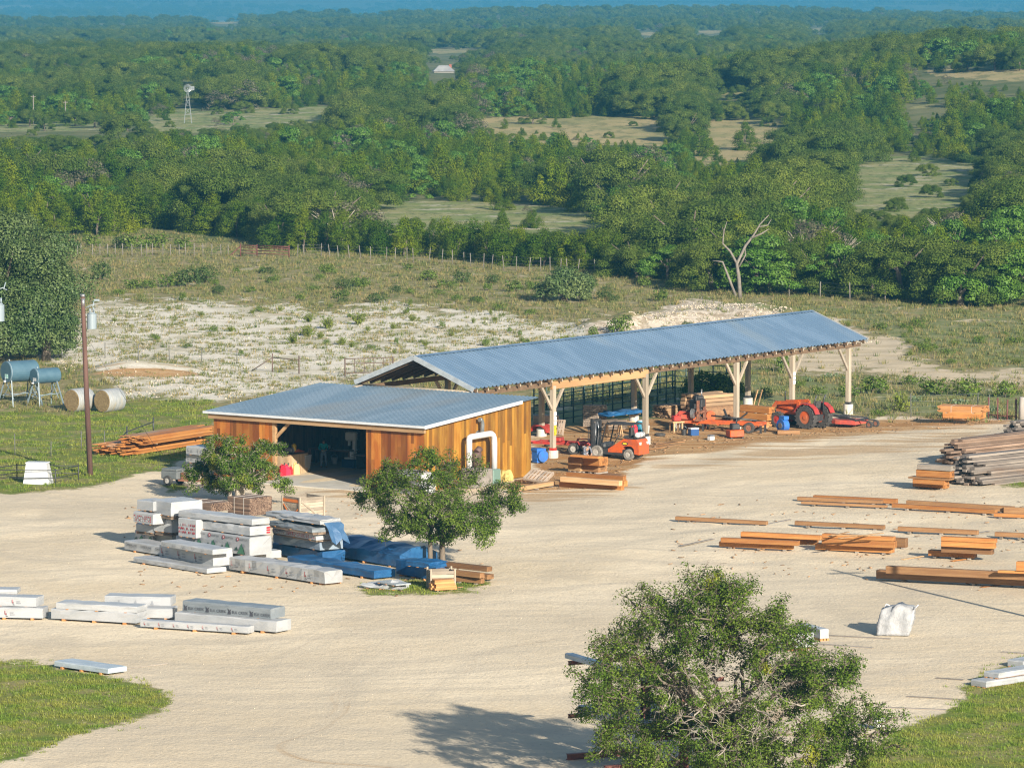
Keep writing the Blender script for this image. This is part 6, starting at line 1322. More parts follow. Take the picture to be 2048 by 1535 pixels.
for _i in range(34):
    _u, _v = _rs.uniform(215, 1130), _rs.uniform(612, 715)
    if inpoly(CALICHE[0], _u, _v): shrub(_rs.choice(['spiky', 'leafy', 'leafy']), _u, _v, _rs.uniform(10, 24), _rs.uniform(7, 15), 'on the white caliche slope')
for _i in range(30):
    _u, _v = _rs.uniform(200, 1400), _rs.uniform(535, 606)
    if _v > float(wood_line(_u)) + 18: shrub(_rs.choice(['round', 'leafy', 'leafy']), _u, _v, _rs.uniform(16, 38), _rs.uniform(9, 18), 'in the dry field below the wood')
for u, v, w_, h, k in [(200, 560, 46, 40, 'round'), (372, 572, 62, 40, 'round'), (412, 566, 54, 36, 'round'), (335, 574, 44, 26, 'leafy'), (265, 578, 40, 20, 'leafy'), (300, 577, 36, 18, 'leafy'), (855, 560, 44, 20, 'leafy'), (925, 567, 42, 28, 'round'), (690, 578, 40, 24, 'round'), (725, 574, 34, 20, 'leafy'), (985, 567, 30, 20, 'round'), (1065, 580, 30, 18, 'leafy'), (1025, 584, 40, 24, 'leafy'), (755, 606, 46, 22, 'round'), (440, 588, 18, 20, 'round'), (1290, 574, 30, 20, 'leafy'), (1320, 602, 34, 24, 'leafy'), (1205, 598, 34, 18, 'round'), (600, 600, 24, 12, 'leafy'), (240, 590, 30, 12, 'leafy'), (500, 585, 26, 12, 'leafy'), (880, 590, 26, 12, 'leafy'), (960, 606, 24, 12, 'leafy'), (820, 588, 24, 12, 'leafy'), (545, 566, 30, 14, 'leafy'), (640, 560, 24, 12, 'leafy'), (1060, 630, 26, 12, 'leafy'), (1000, 620, 30, 12, 'leafy')]:
    shrub(k, u, v, w_, h, 'in the dry field below the wood')
for u, v, w_, h, k in [(1130, 690, 54, 26, 'spiky'), (1185, 676, 26, 24, 'leafy'), (1238, 668, 54, 34, 'leafy'), (1375, 655, 26, 14, 'round'), (1255, 640, 22, 12, 'round'), (1330, 660, 20, 10, 'round')]: shrub(k, u, v, w_, h, 'on the rubble bank above the shed roof')
for u, v, w_, h, k in [(1745, 786, 70, 34, 'leafy'), (1800, 822, 56, 50, 'spiky'), (1870, 790, 66, 34, 'leafy'), (1935, 792, 70, 36, 'leafy'), (2010, 795, 56, 34, 'leafy'), (1700, 795, 46, 26, 'leafy'), (1640, 790, 34, 18, 'leafy'), (1568, 745, 38, 42, 'leafy'), (1600, 775, 30, 14, 'leafy'), (1758, 832, 40, 14, 'leafy'), (1470, 790, 40, 30, 'round'), (1820, 770, 40, 20, 'leafy'), (1530, 790, 34, 16, 'leafy')]: shrub(k, u, v, w_, h, 'in the weedy ground behind the shed')
for u, v, w_, h in [(1660, 755, 40, 14), (1615, 762, 30, 14), (1830, 802, 30, 16), (1920, 808, 34, 16), (1690, 760, 24, 12), (1990, 825, 30, 20), (1760, 770, 22, 12)]: shrub('pear', u, v, w_, h, 'in the weeds behind the shed')
rs = random.Random(12)
for i in range(46):
    u, v = rs.uniform(1680, 2060), rs.uniform(630, 740)
    if inpoly(PALE[0], u, v) or v < 640 + (u - 1680) * .05 or (u < 1760 and v > 670): continue
    shrub(rs.choice(['leafy', 'leafy', 'spiky']), u, v, rs.uniform(14, 40), rs.uniform(8, 18), 'on the grassy slope right of the shed roof')
for u, v, w_, h in [(270, 498, 60, 30), (310, 497, 52, 30), (240, 497, 34, 26), (185, 493, 40, 24), (368, 499, 40, 24), (120, 505, 40, 24), (150, 500, 30, 22)]: shrub('leafy' if w_ > 35 else 'round', u, v, w_, h, 'along the wire fence left of the red gate')
# ------------------------------------------------------------------ utility poles, tanks, bales, fences
can_m = M('transformer_grey', (.21, .255, .285), rough=.4); polem = M('pole_wood', (.07, .034, .026), (.115, .06, .045), 3, (1, 1, .1), rough=.9, bump=.01, bscale=12, bstretch=(1, 1, .05))
def transformer(t, x, y, z, s=1):
    mb = MB(); mb.tube([(x, y, z), (x, y, z + .85 * s)], .27 * s, 16, smooth=False); mb.tube([(x, y, z + .85 * s), (x, y, z + .92 * s)], .2 * s, 12); mb.tube([(x + .1 * s, y, z + .9 * s), (x + .1 * s, y, z + 1.2 * s)], .05 * s, 8); mb.tube([(x - .1 * s, y, z + .9 * s), (x - .1 * s, y, z + 1.15 * s)], .05 * s, 8); mb.build('transformer', can_m, t)
p = G(181, 950); t = thing('utility_pole', 'dark leaning utility pole with a transformer and lamp arm in front of the hay bales', 'utility pole', p)
mb = MB(); mb.tube([(0, 0, -.3), (-.2, 0, 5), (-.38, 0, 10.62)], [.17, .155, .12], 12); mb.build('pole', polem, t); mb = MB(); mb.tube([(-.38, 0, 10.6), (-.38, 0, 10.75)], .15, 10); mb.tube([(-.36, 0, 10.0), (-.37, 0, 10.5)], .125, 10); mb.build('pole_cap', steel, t)
transformer(t, .15, 0, 8.7, 1.05)
mb = MB(); mb.tube([(-.33, 0, 9.9), (.1, -.05, 10.1), (.33, -.08, 10.18)], .03, 6); mb.tube([(.3, -.08, 10.4), (.22, -.08, 10.0), (.3, -.08, 9.75), (.3, -.08, 9.2)], .03, 6); mb.box(.3, -.16, 10.36, .62, 0, 10.46); mb.build('lamp_arm', can_m, t)
mb = MB(); mb.tube([(-.28, 0, 8.4), (4.2, 5, .02)], .012, 4); mb.build('guy_wire', black, t)
p = G(-16, 952); t = thing('utility_pole', 'pole just outside the left photo edge showing only its lamp arm and transformer', 'utility pole', p)
mb = MB(); mb.tube([(0, 0, -.3), (0, 0, 11.6)], [.17, .12], 12); mb.build('pole', polem, t); transformer(t, .52, -.05, 9.2, 1.15); mb = MB(); mb.tube([(0, 0, 10.9), (.5, -.05, 11.1), (.85, -.05, 11.2)], .03, 6); mb.tube([(.92, -.05, 11.5), (.8, -.05, 11.1), (1.0, -.05, 11.05)], .035, 6); mb.build('lamp_arm', can_m, t)
tankm = M('tank_blue', (.05, .105, .145), (.065, .125, .165), 2, rough=.45)
standm = M('stand_blue', (.16, .21, .24), rough=.5)
def tank(u, v, r, L, zc, label, lab):
    p = G(u, v); t = thing('fuel_tank', label, 'fuel tank', p, math.radians(38)); mb = MB(); mb.tube([(0, 0, zc), (.03, 0, zc), (L - .03, 0, zc), (L, 0, zc)], [r * .97, r, r, r * .97], 26, smooth=False); mb.build('barrel', tankm, t)
    mb = MB(); mb.tube([(.05, 0, zc), (.09, 0, zc)], r * 1.025, 26, smooth=False); mb.tube([(.3, 0, zc + r - .02), (.3, 0, zc + r + .12)], .05, 8); mb.tube([(-.05, 0, zc - r * .9), (-.05, 0, zc - r * .45)], .03, 6); mb.build('fitting', can_m, t); zb = zc - r * .8
    for x in (.2, L - .25):
        for s in (-1, 1): mb = MB(); mb.bar((x, s * r * .55, zb + .1), (x + (.25 if x > 1 else -.25), s * (r + .28), 0), .07, .07); mb.build('leg', standm, t)
        mb = MB(); mb.bar((x, -r * .75, zb * .45), (x, r * .75, zb * .45), .05, .05); mb.bar((x, -r * .6, zb), (x, r * .98, .5), .04, .04); mb.bar((x, r * .6, zb), (x, -r * .98, .5), .04, .04); mb.build('cross_brace', standm, t)
    mb = MB(); mb.bar((.1, -r * .8, zb * .4), (L - .1, r * .8, zb * .5), .04, .04); mb.bar((.1, r * .8, zb * .4), (L - .1, -r * .8, zb * .5), .04, .04); mb.build('long_brace', standm, t)
    mb = MB(); mb.box(-.025, -.3, zc - r * .62, -.005, .08, zc - r * .2); mb.build('notice', lab, t); mb = MB(); mb.tube([(-.05, .05, zc - r * 1.0), (-.05, .05, zc - r * .8)], .09, 10); mb.build('valve', whitep, t)
tank(12, 812, .72, 2.3, 2.35, 'larger blue-grey fuel tank on a steel stand at the left photo edge', M('green_label', (.25, .55, .48), (.6, .7, .66), 12))
tank(68, 812, .52, 1.9, 2.05, 'smaller blue-grey fuel tank on a steel stand beside the larger tank', whitep)
netm = M('net_wrap', (.22, .235, .24), (.30, .31, .315), 2.2, (4, 1, 1), rough=.6, c3=(.29, .26, .20), bump=.02, bscale=6); hay = M('hay', (.17, .115, .05), (.24, .175, .085), 7, rough=.95, bump=.04, bscale=18, c3=(.12, .08, .038))
for u, v, lb in ((143, 823, 'round hay bale in pale net wrap partly behind the utility pole'), (204, 824, 'round hay bale in pale net wrap right of the utility pole')):
    p = G(u, v); t = thing('hay_bale', lb, 'hay bale', p, math.radians(50)); mb = MB(); rg = random.Random(int(u)); r = .78
    mb.tube([(.0, 0, r - .03), (.06, 0, r - .03), (.5, .01, r - .03), (1.1, 0, r - .03), (1.5, 0, r - .03), (1.56, 0, r - .03)], [r * .96, r, r * 1.02, r * 1.02, r, r * .96], 30); mb.build('wrap', netm, t)
    mb = MB(); mb.tube([(-.03, 0, r - .03), (.0, 0, r - .03)], [r * .90, r * .955], 30); mb.tube([(1.565, 0, r - .03), (1.59, 0, r - .03)], [r * .955, r * .9], 30); mb.build('hay_face', hay, t)
def GP(u, v): p = GT(u, v); return Vector((p.x, p.y, float(gz(p.x, p.y))))
def fence(name, label, pts, h, postm, r=.05, wires=4, wirem=None, cat='fence', lean=.03, rails=(), railr=.035, hs=None, wr=.006, group=None):
    P = [GP(*q) for q in pts]; o = P[0]; t = thing(name, label, cat, o, 0, group); rg = random.Random(int(pts[0][0]))
    for i, q in enumerate(P):
        q = q - o; hh = (hs[i] if hs else h) * rg.uniform(.93, 1.07); mb = MB(); mb.tube([q + Vector((0, 0, -.2)), q + Vector((rg.uniform(-lean, lean), 0, hh))], r, 7); mb.build('post', postm, t)
    if wires:
        mb = MB()
        for k in range(wires):
            for a, b in zip(P[:-1], P[1:]): mb.tube([a - o + Vector((0, 0, h * (.25 + .68 * k / max(1, wires - 1)))), b - o + Vector((0, 0, h * (.25 + .68 * k / max(1, wires - 1))))], wr, 3, cap=False)
        mb.build('wire', wirem or steel, t)
    for z in rails:
        mb = MB()
        for a, b in zip(P[:-1], P[1:]): mb.tube([a - o + Vector((0, 0, z)), b - o + Vector((0, 0, z))], railr, 6)
        mb.build('rail', postm, t)
    return t
silver = M('silver_wood', (.14, .125, .105), (.20, .18, .155), 4, rough=.9)
us = list(range(150, 470, 16)); rg = random.Random(2)
fence('wire_fence', 'wire fence on grey cedar posts along the wood, left of the red gate', [(u + rg.uniform(-5, 5), 512 + rg.uniform(-1, 1)) for u in us], 1.25, silver, .04)
us = list(range(590, 1270, 22)); fence('wire_fence', 'wire fence on grey cedar posts along the wood, right of the red gate', [(u + rg.uniform(-9, 9), np.interp(u, [580, 700, 860, 1000, 1270], [513, 518, 526, 540, 552]) + rg.uniform(-1, 1)) for u in us], 1.4, silver, .04, lean=.2)
fence('wire_fence', 'short run of pale posts under the trees right of the dead tree', [(1545, 588), (1578, 592), (1640, 596), (1700, 600), (1770, 604)], 1.5, silver, .05, lean=.05)
def pipegate(name, label, pts, h, m_, rails, brace=None, cat='gate', r=.05, n=0):
    P = [GP(*q) for q in pts]; o = P[0]; t = thing(name, label, cat, o)
    for q in P: mb = MB(); mb.tube([q - o + Vector((0, 0, -.2)), q - o + Vector((0, 0, h))], r, 7); mb.build('post', m_, t)
    mb = MB()
    for a, b in zip(P[:-1], P[1:]):
        for z in rails: mb.tube([a - o + Vector((0, 0, z)), b - o + Vector((0, 0, z))], r * .7, 6)
        for k in range(n): c = (a - o).lerp(b - o, (k + 1) / (n + 1)); mb.tube([c + Vector((0, 0, rails[0])), c + Vector((0, 0, rails[-1]))], r * .5, 5)
    mb.build('rail', m_, t)
    if brace: a, b = GP(*brace[0]) - o, GP(*brace[1]) - o; mb = MB(); mb.tube([a + Vector((0, 0, .05)), b + Vector((0, 0, brace[2]))], r * .8, 6); mb.build('brace', m_, t)
    return t
redpipe = M('red_pipe', (.11, .035, .028), rough=.7); brownpipe = M('brown_pipe', (.10, .065, .05), rough=.7)
pipegate('pipe_gate', 'rust-red pipe gate in the wire fence at the wood edge', [(481, 512), (514, 513), (578, 515)], 1.25, redpipe, (.3, .6, .9, 1.1), ((459, 513), (481, 512), 1.0), r=.07)
pipegate('fence_brace', 'brown pipe fence brace on the caliche slope left of the pipe gate', [(545, 743), (598, 748)], 1.35, brownpipe, (1.05,), ((504, 742), (545, 743), 1.05), 'fence')
pipegate('pipe_gate', 'brown pipe gate standing behind the shop roof', [(690, 753), (786, 750)], 1.4, brownpipe, (.25, .95, 1.3), None, n=4)
pipegate('fence_brace', 'black pipe fence brace beside the orange board stack', [(254, 888), (307, 868)], 1.1, black, (.8,), ((222, 897), (254, 888), .8), 'fence')
fence('wire_fence', 'thin wire fence on steel posts across the lawn left of the shop', [(30, 912), (102, 912), (163, 898), (209, 893), (254, 888)], 1.1, M('steel_post', (.10, .10, .09), rough=.7), .03, hs=[1.4, 1, 1.2, 1, 1.1])
fence('wire_fence', 'wire fence on steel posts below the caliche slope', [(210, 716), (277, 720), (339, 721), (404, 725), (474, 727)], 1.2, bpy.data.materials['steel_post'], .035)
fence('wire_fence', 'wire fence on thin posts behind the weeds right of the shed', [(1700, 826), (1822, 836), (1955, 832), (1978, 836)], 1.6, bpy.data.materials['steel_post'], .035)
fence('pipe_fence', 'row of rusty pipe posts at the right photo edge behind the orange board stack', [(1977, 836), (1995, 838), (2014, 839), (2032, 840)], 1.4, redpipe, .06, 0, rails=(.25,))
p = G(2044, 842); mb = MB(); mb.tube([(0, 0, -.1), (.05, 0, 1.6)], [.26, .22], 10); o = mb.build('tree_stump', M('stump_wood', (.38, .34, .30), (.28, .25, .22), 5, (1, 1, .2), rough=.9)); o.location = p; tag(o, 'pale grey standing trunk cut off at the right photo edge', 'stump')
# corral pens behind the shed
for j, (a, b, nn, lb) in enumerate([((1068, 858), (1245, 826), 9, 'dark green pipe corral, front run behind the pallets'), ((1245, 826), (1350, 806), 6, 'dark green pipe corral, middle run behind the forklift'), ((1068, 822), (1345, 784), 11, 'dark green pipe corral, rear run behind the shed'), ((1345, 784), (1480, 790), 5, 'dark green pipe corral, far right run behind the sawmill')]):
    fence('corral', lb, [(a[0] + (b[0] - a[0]) * i / nn, a[1] + (b[1] - a[1]) * i / nn) for i in range(nn + 1)], 2.3, darkgreen, .05, 0, rails=(.35, .75, 1.15, 1.55, 2.0), cat='corral', lean=.01, hs=[2.3 if i % 3 else 3.4 for i in range(nn + 1)])
# pad transformer in its rail pen
p = G(46, 968); t = thing('transformer_box', 'white tapered transformer cabinet inside the black rail pen on the lawn', 'transformer box', p, math.radians(-8)); mb = MB(); mb.add([(0, 0, 0), (1.55, 0, 0), (1.55, 1.2, 0), (0, 1.2, 0), (.12, .3, 1.2), (1.33, .3, 1.2), (1.33, 1.0, 1.2), (.12, 1.0, 1.2)], [(3, 2, 1, 0), (4, 5, 6, 7), (0, 1, 5, 4), (1, 2, 6, 5), (2, 3, 7, 6), (3, 0, 4, 7)]); mb.build('cabinet', whitep, t); mb = MB(); mb.add([(.06, .25, 1.203), (1.39, .25, 1.203), (1.39, 1.06, 1.203), (.06, 1.06, 1.203), (.1, .3, 1.26), (1.35, .3, 1.26), (1.35, 1.0, 1.26), (.1, 1.0, 1.26)], [(4, 5, 6, 7), (0, 1, 5, 4), (1, 2, 6, 5), (2, 3, 7, 6), (3, 0, 4, 7)]); mb.build('lid', whitep, t)
pipegate('rail_pen', 'black pipe rail pen around the white transformer cabinet', [(34, 958), (157, 960), (111, 969), (-40, 968), (34, 958)], .95, black, (.4, .85), None, 'railing', .035)
# ------------------------------------------------------------------ windmill, far house, far poles
p = GT(376, 247); k = p.y / FPX; t = thing('windmill', 'white steel farm windmill standing in the meadow', 'windmill', p); H = 70 * k; galv = M('galvanised', (.17, .19, .20), rough=.4); mb = MB()
for a in (-1, 1):
    for b_ in (-1, 1): mb.bar((a * 7.5 * k, b_ * .6, 0), (a * .8 * k, b_ * .08, H), .05, .05)
for f in (.25, .5, .75):
    w_ = (7.5 - 6.7 * f) * k; mb.bar((-w_, -.3, H * f), (w_, -.3, H * f), .05, .05); w2 = (7.5 - 6.7 * (f + .2)) * k; mb.bar((-w_, -.3, H * f), (w2, -.2, H * (f + .2)), .04, .04); mb.bar((w_, -.3, H * f), (-w2, -.2, H * (f + .2)), .04, .04)
mb.build('tower', galv, t); mb = MB(); R = 8.2 * k
for i in range(16): a = 2 * PI * i / 16; c, s = math.cos(a), math.sin(a); c2, s2 = math.cos(a + .28), math.sin(a + .28); mb.add([(R * .35 * c, -.5, H + R * .35 * s), (R * c, -.5, H + R * s), (R * c2, -.42, H + R * s2), (R * .35 * c2, -.44, H + R * .35 * s2)], [(0, 1, 2, 3)])
mb.tube([(0, -.55, H), (0, .3, H)], .1, 8); mb.build('wheel', galv, t, fix=False); mb = MB(); mb.box(.1, .3, H - .03, 1.0, .34, H + .05); mb.box(.55, .3, H - .35, 1.15, .33, H + .35); mb.build('tail_vane', galv, t)
p = GT(887, 146); k = p.y / FPX; t = thing('house', 'distant house with a pale grey hipped roof and a red chimney among the trees', 'house', p, .1); w_ = 20 * k; mb = MB(); mb.box(-w_, -w_ * .6, 0, w_, w_ * .6, 3.5 * k); mb.build('wall', M('house_wall', (.20, .18, .15), rough=.9), t)
mb = MB(); z0, z1 = 3.5 * k, 15 * k; mb.add([(-w_ * 1.1, -w_ * .7, z0), (w_ * 1.1, -w_ * .7, z0), (w_ * 1.1, w_ * .7, z0), (-w_ * 1.1, w_ * .7, z0), (-w_ * .45, 0, z1), (w_ * .5, 0, z1)], [(0, 1, 5, 4), (1, 2, 5), (2, 3, 4, 5), (3, 0, 4), (3, 2, 1, 0)]); rf = mb.build('roof', M('house_roof', (.26, .26, .25), (.20, .20, .20), .5, rough=.6), t); mb = MB(); mb.box(w_ * .55, -.4, z0, w_ * .55 + 5 * k, .3, z1 + 2 * k); mb.build('chimney', M('brick_red', (.25, .08, .05), rough=.9), rf)
for u, v, h, lb in ((758, 150, 46, 'thin far pole left of the distant house'), (131, 250, 48, 'far power pole with a small transformer by the meadow trees'), (67, 250, 60, 'thin far pole at the left of the meadow trees')):
    p = GT(u, v); k = p.y / FPX; t = thing('power_pole', lb, 'power pole', p); mb = MB(); mb.tube([(0, 0, 0), (0, 0, h * k)], [.11, .09], 6); mb.build('pole', silver, t); mb = MB(); mb.bar((-5 * k, 0, h * k * .94), (5 * k, 0, h * k * .94), .1, .1); mb.build('crossarm', silver, t)
# ------------------------------------------------------------------ crates by the small oaks
oldwood = M('crate_wood', (.33, .28, .22), (.25, .21, .16), 3, (1, 1, .3), rough=.9, island=((.7, .7, .7), (1.25, 1.2, 1.15))); oldwoodx = M('crate_slat', (.26, .215, .165), (.34, .29, .23), 3, (.3, 1, 1), rough=.9, island=((.6, .6, .6), (1.25, 1.2, 1.15)))
p = G(600, 1046); t = thing('crate', 'open-topped old slatted wooden crate behind the grey covered stack', 'crate', p, math.radians(38)); Lc, Wc, Hc = 1.55, 1.55, 1.35
def slatside(name, a, b, n=9):
    a, b = Vector(a), Vector(b); mb = MB()
    for i in range(n): z = .05 + i * Hc / n; mb.bar(a + Vector((0, 0, z + .07)), b + Vector((0, 0, z + .07)), .03, Hc / n - .012)
    mb.build(name, oldwoodx, t)
slatside('side_panel', (0, 0, 0), (Lc, 0, 0)); slatside('side_panel', (0, 0, 0), (0, Wc, 0)); slatside('side_panel', (Lc, 0, 0), (Lc, Wc, 0)); slatside('side_panel', (0, Wc, 0), (Lc, Wc, 0))
for x in (-.03, Lc + .03):
    for y in (-.03, Wc + .03): mb = MB(); mb.box(x - .05, y - .05, 0, x + .05, y + .05, Hc + .05); mb.build('corner_post', oldwood, t)
mb = MB(); mb.bar((.05, -.05, 1.2), (Lc - .05, -.05, .15), .03, .1); mb.bar((-.05, .2, .2), (-.05, Wc - .2, .9), .03, .1); mb.build('brace', timber_pale, t); mb = MB(); mb.box(.02, .02, .6, Lc - .02, Wc - .02, .65); mb.build('floor_board', oldwood, t)
mb = MB(); mb.bar((-.07, .1, .75), (-.07, .7, .3), .02, .06); mb.bar((-.07, Wc - .1, .95), (-.07, .9, .4), .02, .06); mb.bar((-.04, 0, 1.18), (-.04, Wc, 1.18), .02, .16); mb.build('strap', M('orange_strap', (.62, .17, .03), rough=.6), t)
p = G(862, 1180); t = thing('crate', 'small grey board crate standing at the trunk of the small oak', 'crate', p, math.radians(12)); mb = MB()
for i in range(5): mb.box(.0, 0, .05 + i * .18, 1.15, .03, .21 + i * .18); mb.box(0, .9, .05 + i * .18, 1.15, .93, .21 + i * .18)
for i in range(5): mb.box(0, .031, .05 + i * .18, .03, .899, .21 + i * .18); mb.box(1.12, .031, .05 + i * .18, 1.15, .899, .21 + i * .18)
mb.build('slat', oldwoodx, t); mb = MB()
for x in (-.04, 1.15): mb.box(x, -.04, 0, x + .08, .04, 1.05); mb.box(x, .88, 0, x + .08, .96, 1.05)
mb.build('corner_post', oldwood, t)
bundle(866, 1183, 915, 1180, .6, 0, .5, fresh, 'small stack of orange boards in front of the small grey crate', rag=.25, bw=.3, th=.11, strap=False)
BB = 'brown beams behind the small oak'
beam(868, 1160, 962, 1169, .3, 0, .26, 'b', 'lowest brown beam behind the small oak trunk, pale at its end', BB, sup=.06); beam(880, 1151, 975, 1161, .5, .05, .24, 'b', 'rear lower brown beam sticking out behind the small oak trunk', BB, sup=.06)
beam(872, 1146, 960, 1156, .35, .36, .25, 'b', 'middle brown beam behind the small oak trunk', BB); beam(876, 1132, 974, 1143, .4, .64, .24, 'b', 'topmost longest brown beam behind the small oak trunk', BB)
# ------------------------------------------------------------------ bulk bag and white disc
p = G(1752, 1271); mb = MB(); rg = random.Random(8); V = []; nx, nz_ = 12, 14
L_, Wd, Hh = 1.45, .95, 1.35
ringp = [(i / 14, 0) for i in range(14)] + [(1, i / 8) for i in range(8)] + [(1 - i / 14, 1) for i in range(14)] + [(0, 1 - i / 8) for i in range(8)]
K = len(ringp)
for j in range(nz_ + 1):
    f = j / nz_; b = 1 + .09 * math.sin(PI * f) - (.12 if j == nz_ else 0)
    for a, c in ringp:
        x = (a - .5) * L_ * b + L_ * .5 + f * .30 + .03 * math.sin(c * 14 + f * 5) + .02 * math.sin(f * 11 + c * 4) + rg.uniform(-.03, .03); y = (c - .5) * Wd * b + Wd * .5 + f * .25 + .035 * math.sin(a * 11 + f * 3) * math.sin(PI * min(1, f + .15)) + rg.uniform(-.03, .03); z = Hh * f * (1 - .06 * math.sin(a * 9) * f) - (.1 * f if a < .3 else 0) + rg.uniform(-.02, .02) * f + .03 * (1 - f)
        V.append((x, y, z))
F = [(j * K + i, j * K + (i + 1) % K, (j + 1) * K + (i + 1) % K, (j + 1) * K + i) for j in range(nz_) for i in range(K)]
V += [(L_ * .5 + .32, Wd * .5 + .25, Hh * 1.04), (L_ * .5, Wd * .5, 0.02)]; n0 = len(V); F += [(nz_ * K + i, nz_ * K + (i + 1) % K, n0 - 2) for i in range(K)] + [((i + 1) % K, i, n0 - 1) for i in range(K)]
t = thing('bulk_bag', 'leaning crumpled white bulk bag on the open yard', 'bulk bag', p, math.radians(-8)); mb.add(V, F, 0, True); mb.build('bag', M('bag_white', (.25, .255, .262), (.30, .30, .306), 2, rough=.6, bump=.06, bscale=3.5), t, fix=True)
mb = MB(); mb.tube([(L_ + .28, .1, 1.25), (L_ + .45, .05, 1.45), (L_ + .35, .3, 1.35)], .025, 5); mb.tube([(.35, .2, 1.3), (.45, .15, 1.45), (.6, .3, 1.36)], .025, 5); mb.build('lifting_loop', M('bag_loop', (.7, .7, .7), rough=.7), t)
p = G(1748, 1458); t = thing('pipe_roll', 'white rounded roll half hidden by the big oak crown', 'roll', p, 0); mb = MB(); mb.tube([(0, 0, .28), (.06, 0, .28), (.3, .1, .28), (.36, .12, .28)], [.22, .28, .28, .22], 20); mb.build('roll', whitep, t); mb = MB(); mb.tube([(.365, .12, .28), (.38, .125, .28)], .1, 10); mb.build('hub', steel, t)
# ------------------------------------------------------------------ cantilever rack behind the big oak
pa, pb = G(1215, 1512), G(1290, 1536); d = (pb - pa); t = thing('lumber_rack', 'brown steel cantilever rack half hidden behind the big oak', 'rack', pa, math.atan2(d.y, d.x)); Ls = d.length
def ibeam(mb, p, q, w_, h): mb.bar(p, q, .03, h - .06); dz = Vector((0, 0, h / 2 - .015)); mb.bar(Vector(p) + dz, Vector(q) + dz, w_, .03); mb.bar(Vector(p) - dz, Vector(q) - dz, w_, .03)
rackm = M('rack_brown', (.13, .04, .03), (.18, .065, .045), 4, rough=.6)
for i in range(3):
    x = i * Ls; mb = MB(); mb.box(x - .13, -.14, .2, x - .10, .14, 4.0); mb.box(x + .10, -.14, .2, x + .13, .14, 4.0); mb.box(x - .10, -.02, .2, x + .10, .02, 4.0); mb.build('upright', rackm, t)
    mb = MB(); ibeam(mb, (x, -1.75, .12), (x, 1.75, .12), .2, .24); mb.build('base_beam', rackm, t)
    for z in (1.7, 3.75): mb = MB(); ibeam(mb, (x, -1.7, z), (x, -.15, z), .12, .16); ibeam(mb, (x, .15, z), (x, 1.7, z), .12, .16); mb.build('arm', rackm, t)
mb = MB(); mb.bar((0, 0, 2.7), (2 * Ls, 0, 2.7), .08, .12); mb.bar((0, 0, .5), (2 * Ls, 0, .5), .08, .12); mb.build('tie_bar', rackm, t)
def on_rack(x0, L, y, z, w_, h, label, m_=None, cat='lumber pack'):
    mt = t.matrix_basis; o = thing('lumber_pack', label, cat, Matrix.Translation(pa) @ Matrix.Rotation(math.atan2(d.y, d.x), 4, 'Z') @ Vector((x0, y, z)), math.atan2(d.y, d.x), 'packs on the rack'); mb = MB(); soft_pack(mb, L, w_, h, 0, .01, 0, random.Random(int(z * 10 + y))); mb.build('wrap', m_ or wrapw, o); return o
on_rack(-.7, 6.6, -1.5, 3.84, .35, .2, 'bluish white pack on the top left arms of the steel rack', bpy.data.materials['wrap_pale_blue']); on_rack(-.4, 6.5, .5, 3.84, .6, .12, 'orange-brown boards on the top right arms of the steel rack', wood('o'), 'board stack'); on_rack(.2, 5, -1.4, 1.79, .8, .35, 'white pack on the lower left arms of the steel rack'); on_rack(-.3, 6, .4, 1.79, .9, .5, 'white pack on the lower right arms of the steel rack')
# ------------------------------------------------------------------ people
skin_m = M('skin', (.42, .23, .15), rough=.55); denim = M('denim', (.16, .20, .26), (.22, .26, .32), 14, rough=.9); teal = M('teal_shirt', (.01, .30, .33), (.02, .36, .38), 9, rough=.9); greysh = M('grey_shirt', (.10, .105, .13), (.14, .145, .17), 9, rough=.9); hairm = M('dark_hair', (.03, .02, .015), rough=.8); boots = M('boot_brown', (.10, .06, .04), rough=.8)
def skinmesh(name, nodes_, edges, mat, parent, root=0, sub=2):
    me = bpy.data.meshes.new(name); me.from_pydata([n[0] for n in nodes_], edges, []); o = bpy.data.objects.new(name, me); COL.objects.link(o); o.parent = parent; me.materials.append(mat)
    sk = o.modifiers.new('skin', 'SKIN'); sk.use_smooth_shade = True
    if not me.skin_vertices: me.attributes
    for i, n in enumerate(nodes_): d_ = me.skin_vertices[0].data[i]; d_.radius = (n[1], n[1] * (n[2] if len(n) > 2 else 1)); d_.use_root = (i == root)
    sb = o.modifiers.new('subd', 'SUBSURF'); sb.levels = sub; sb.render_levels = sub; return o
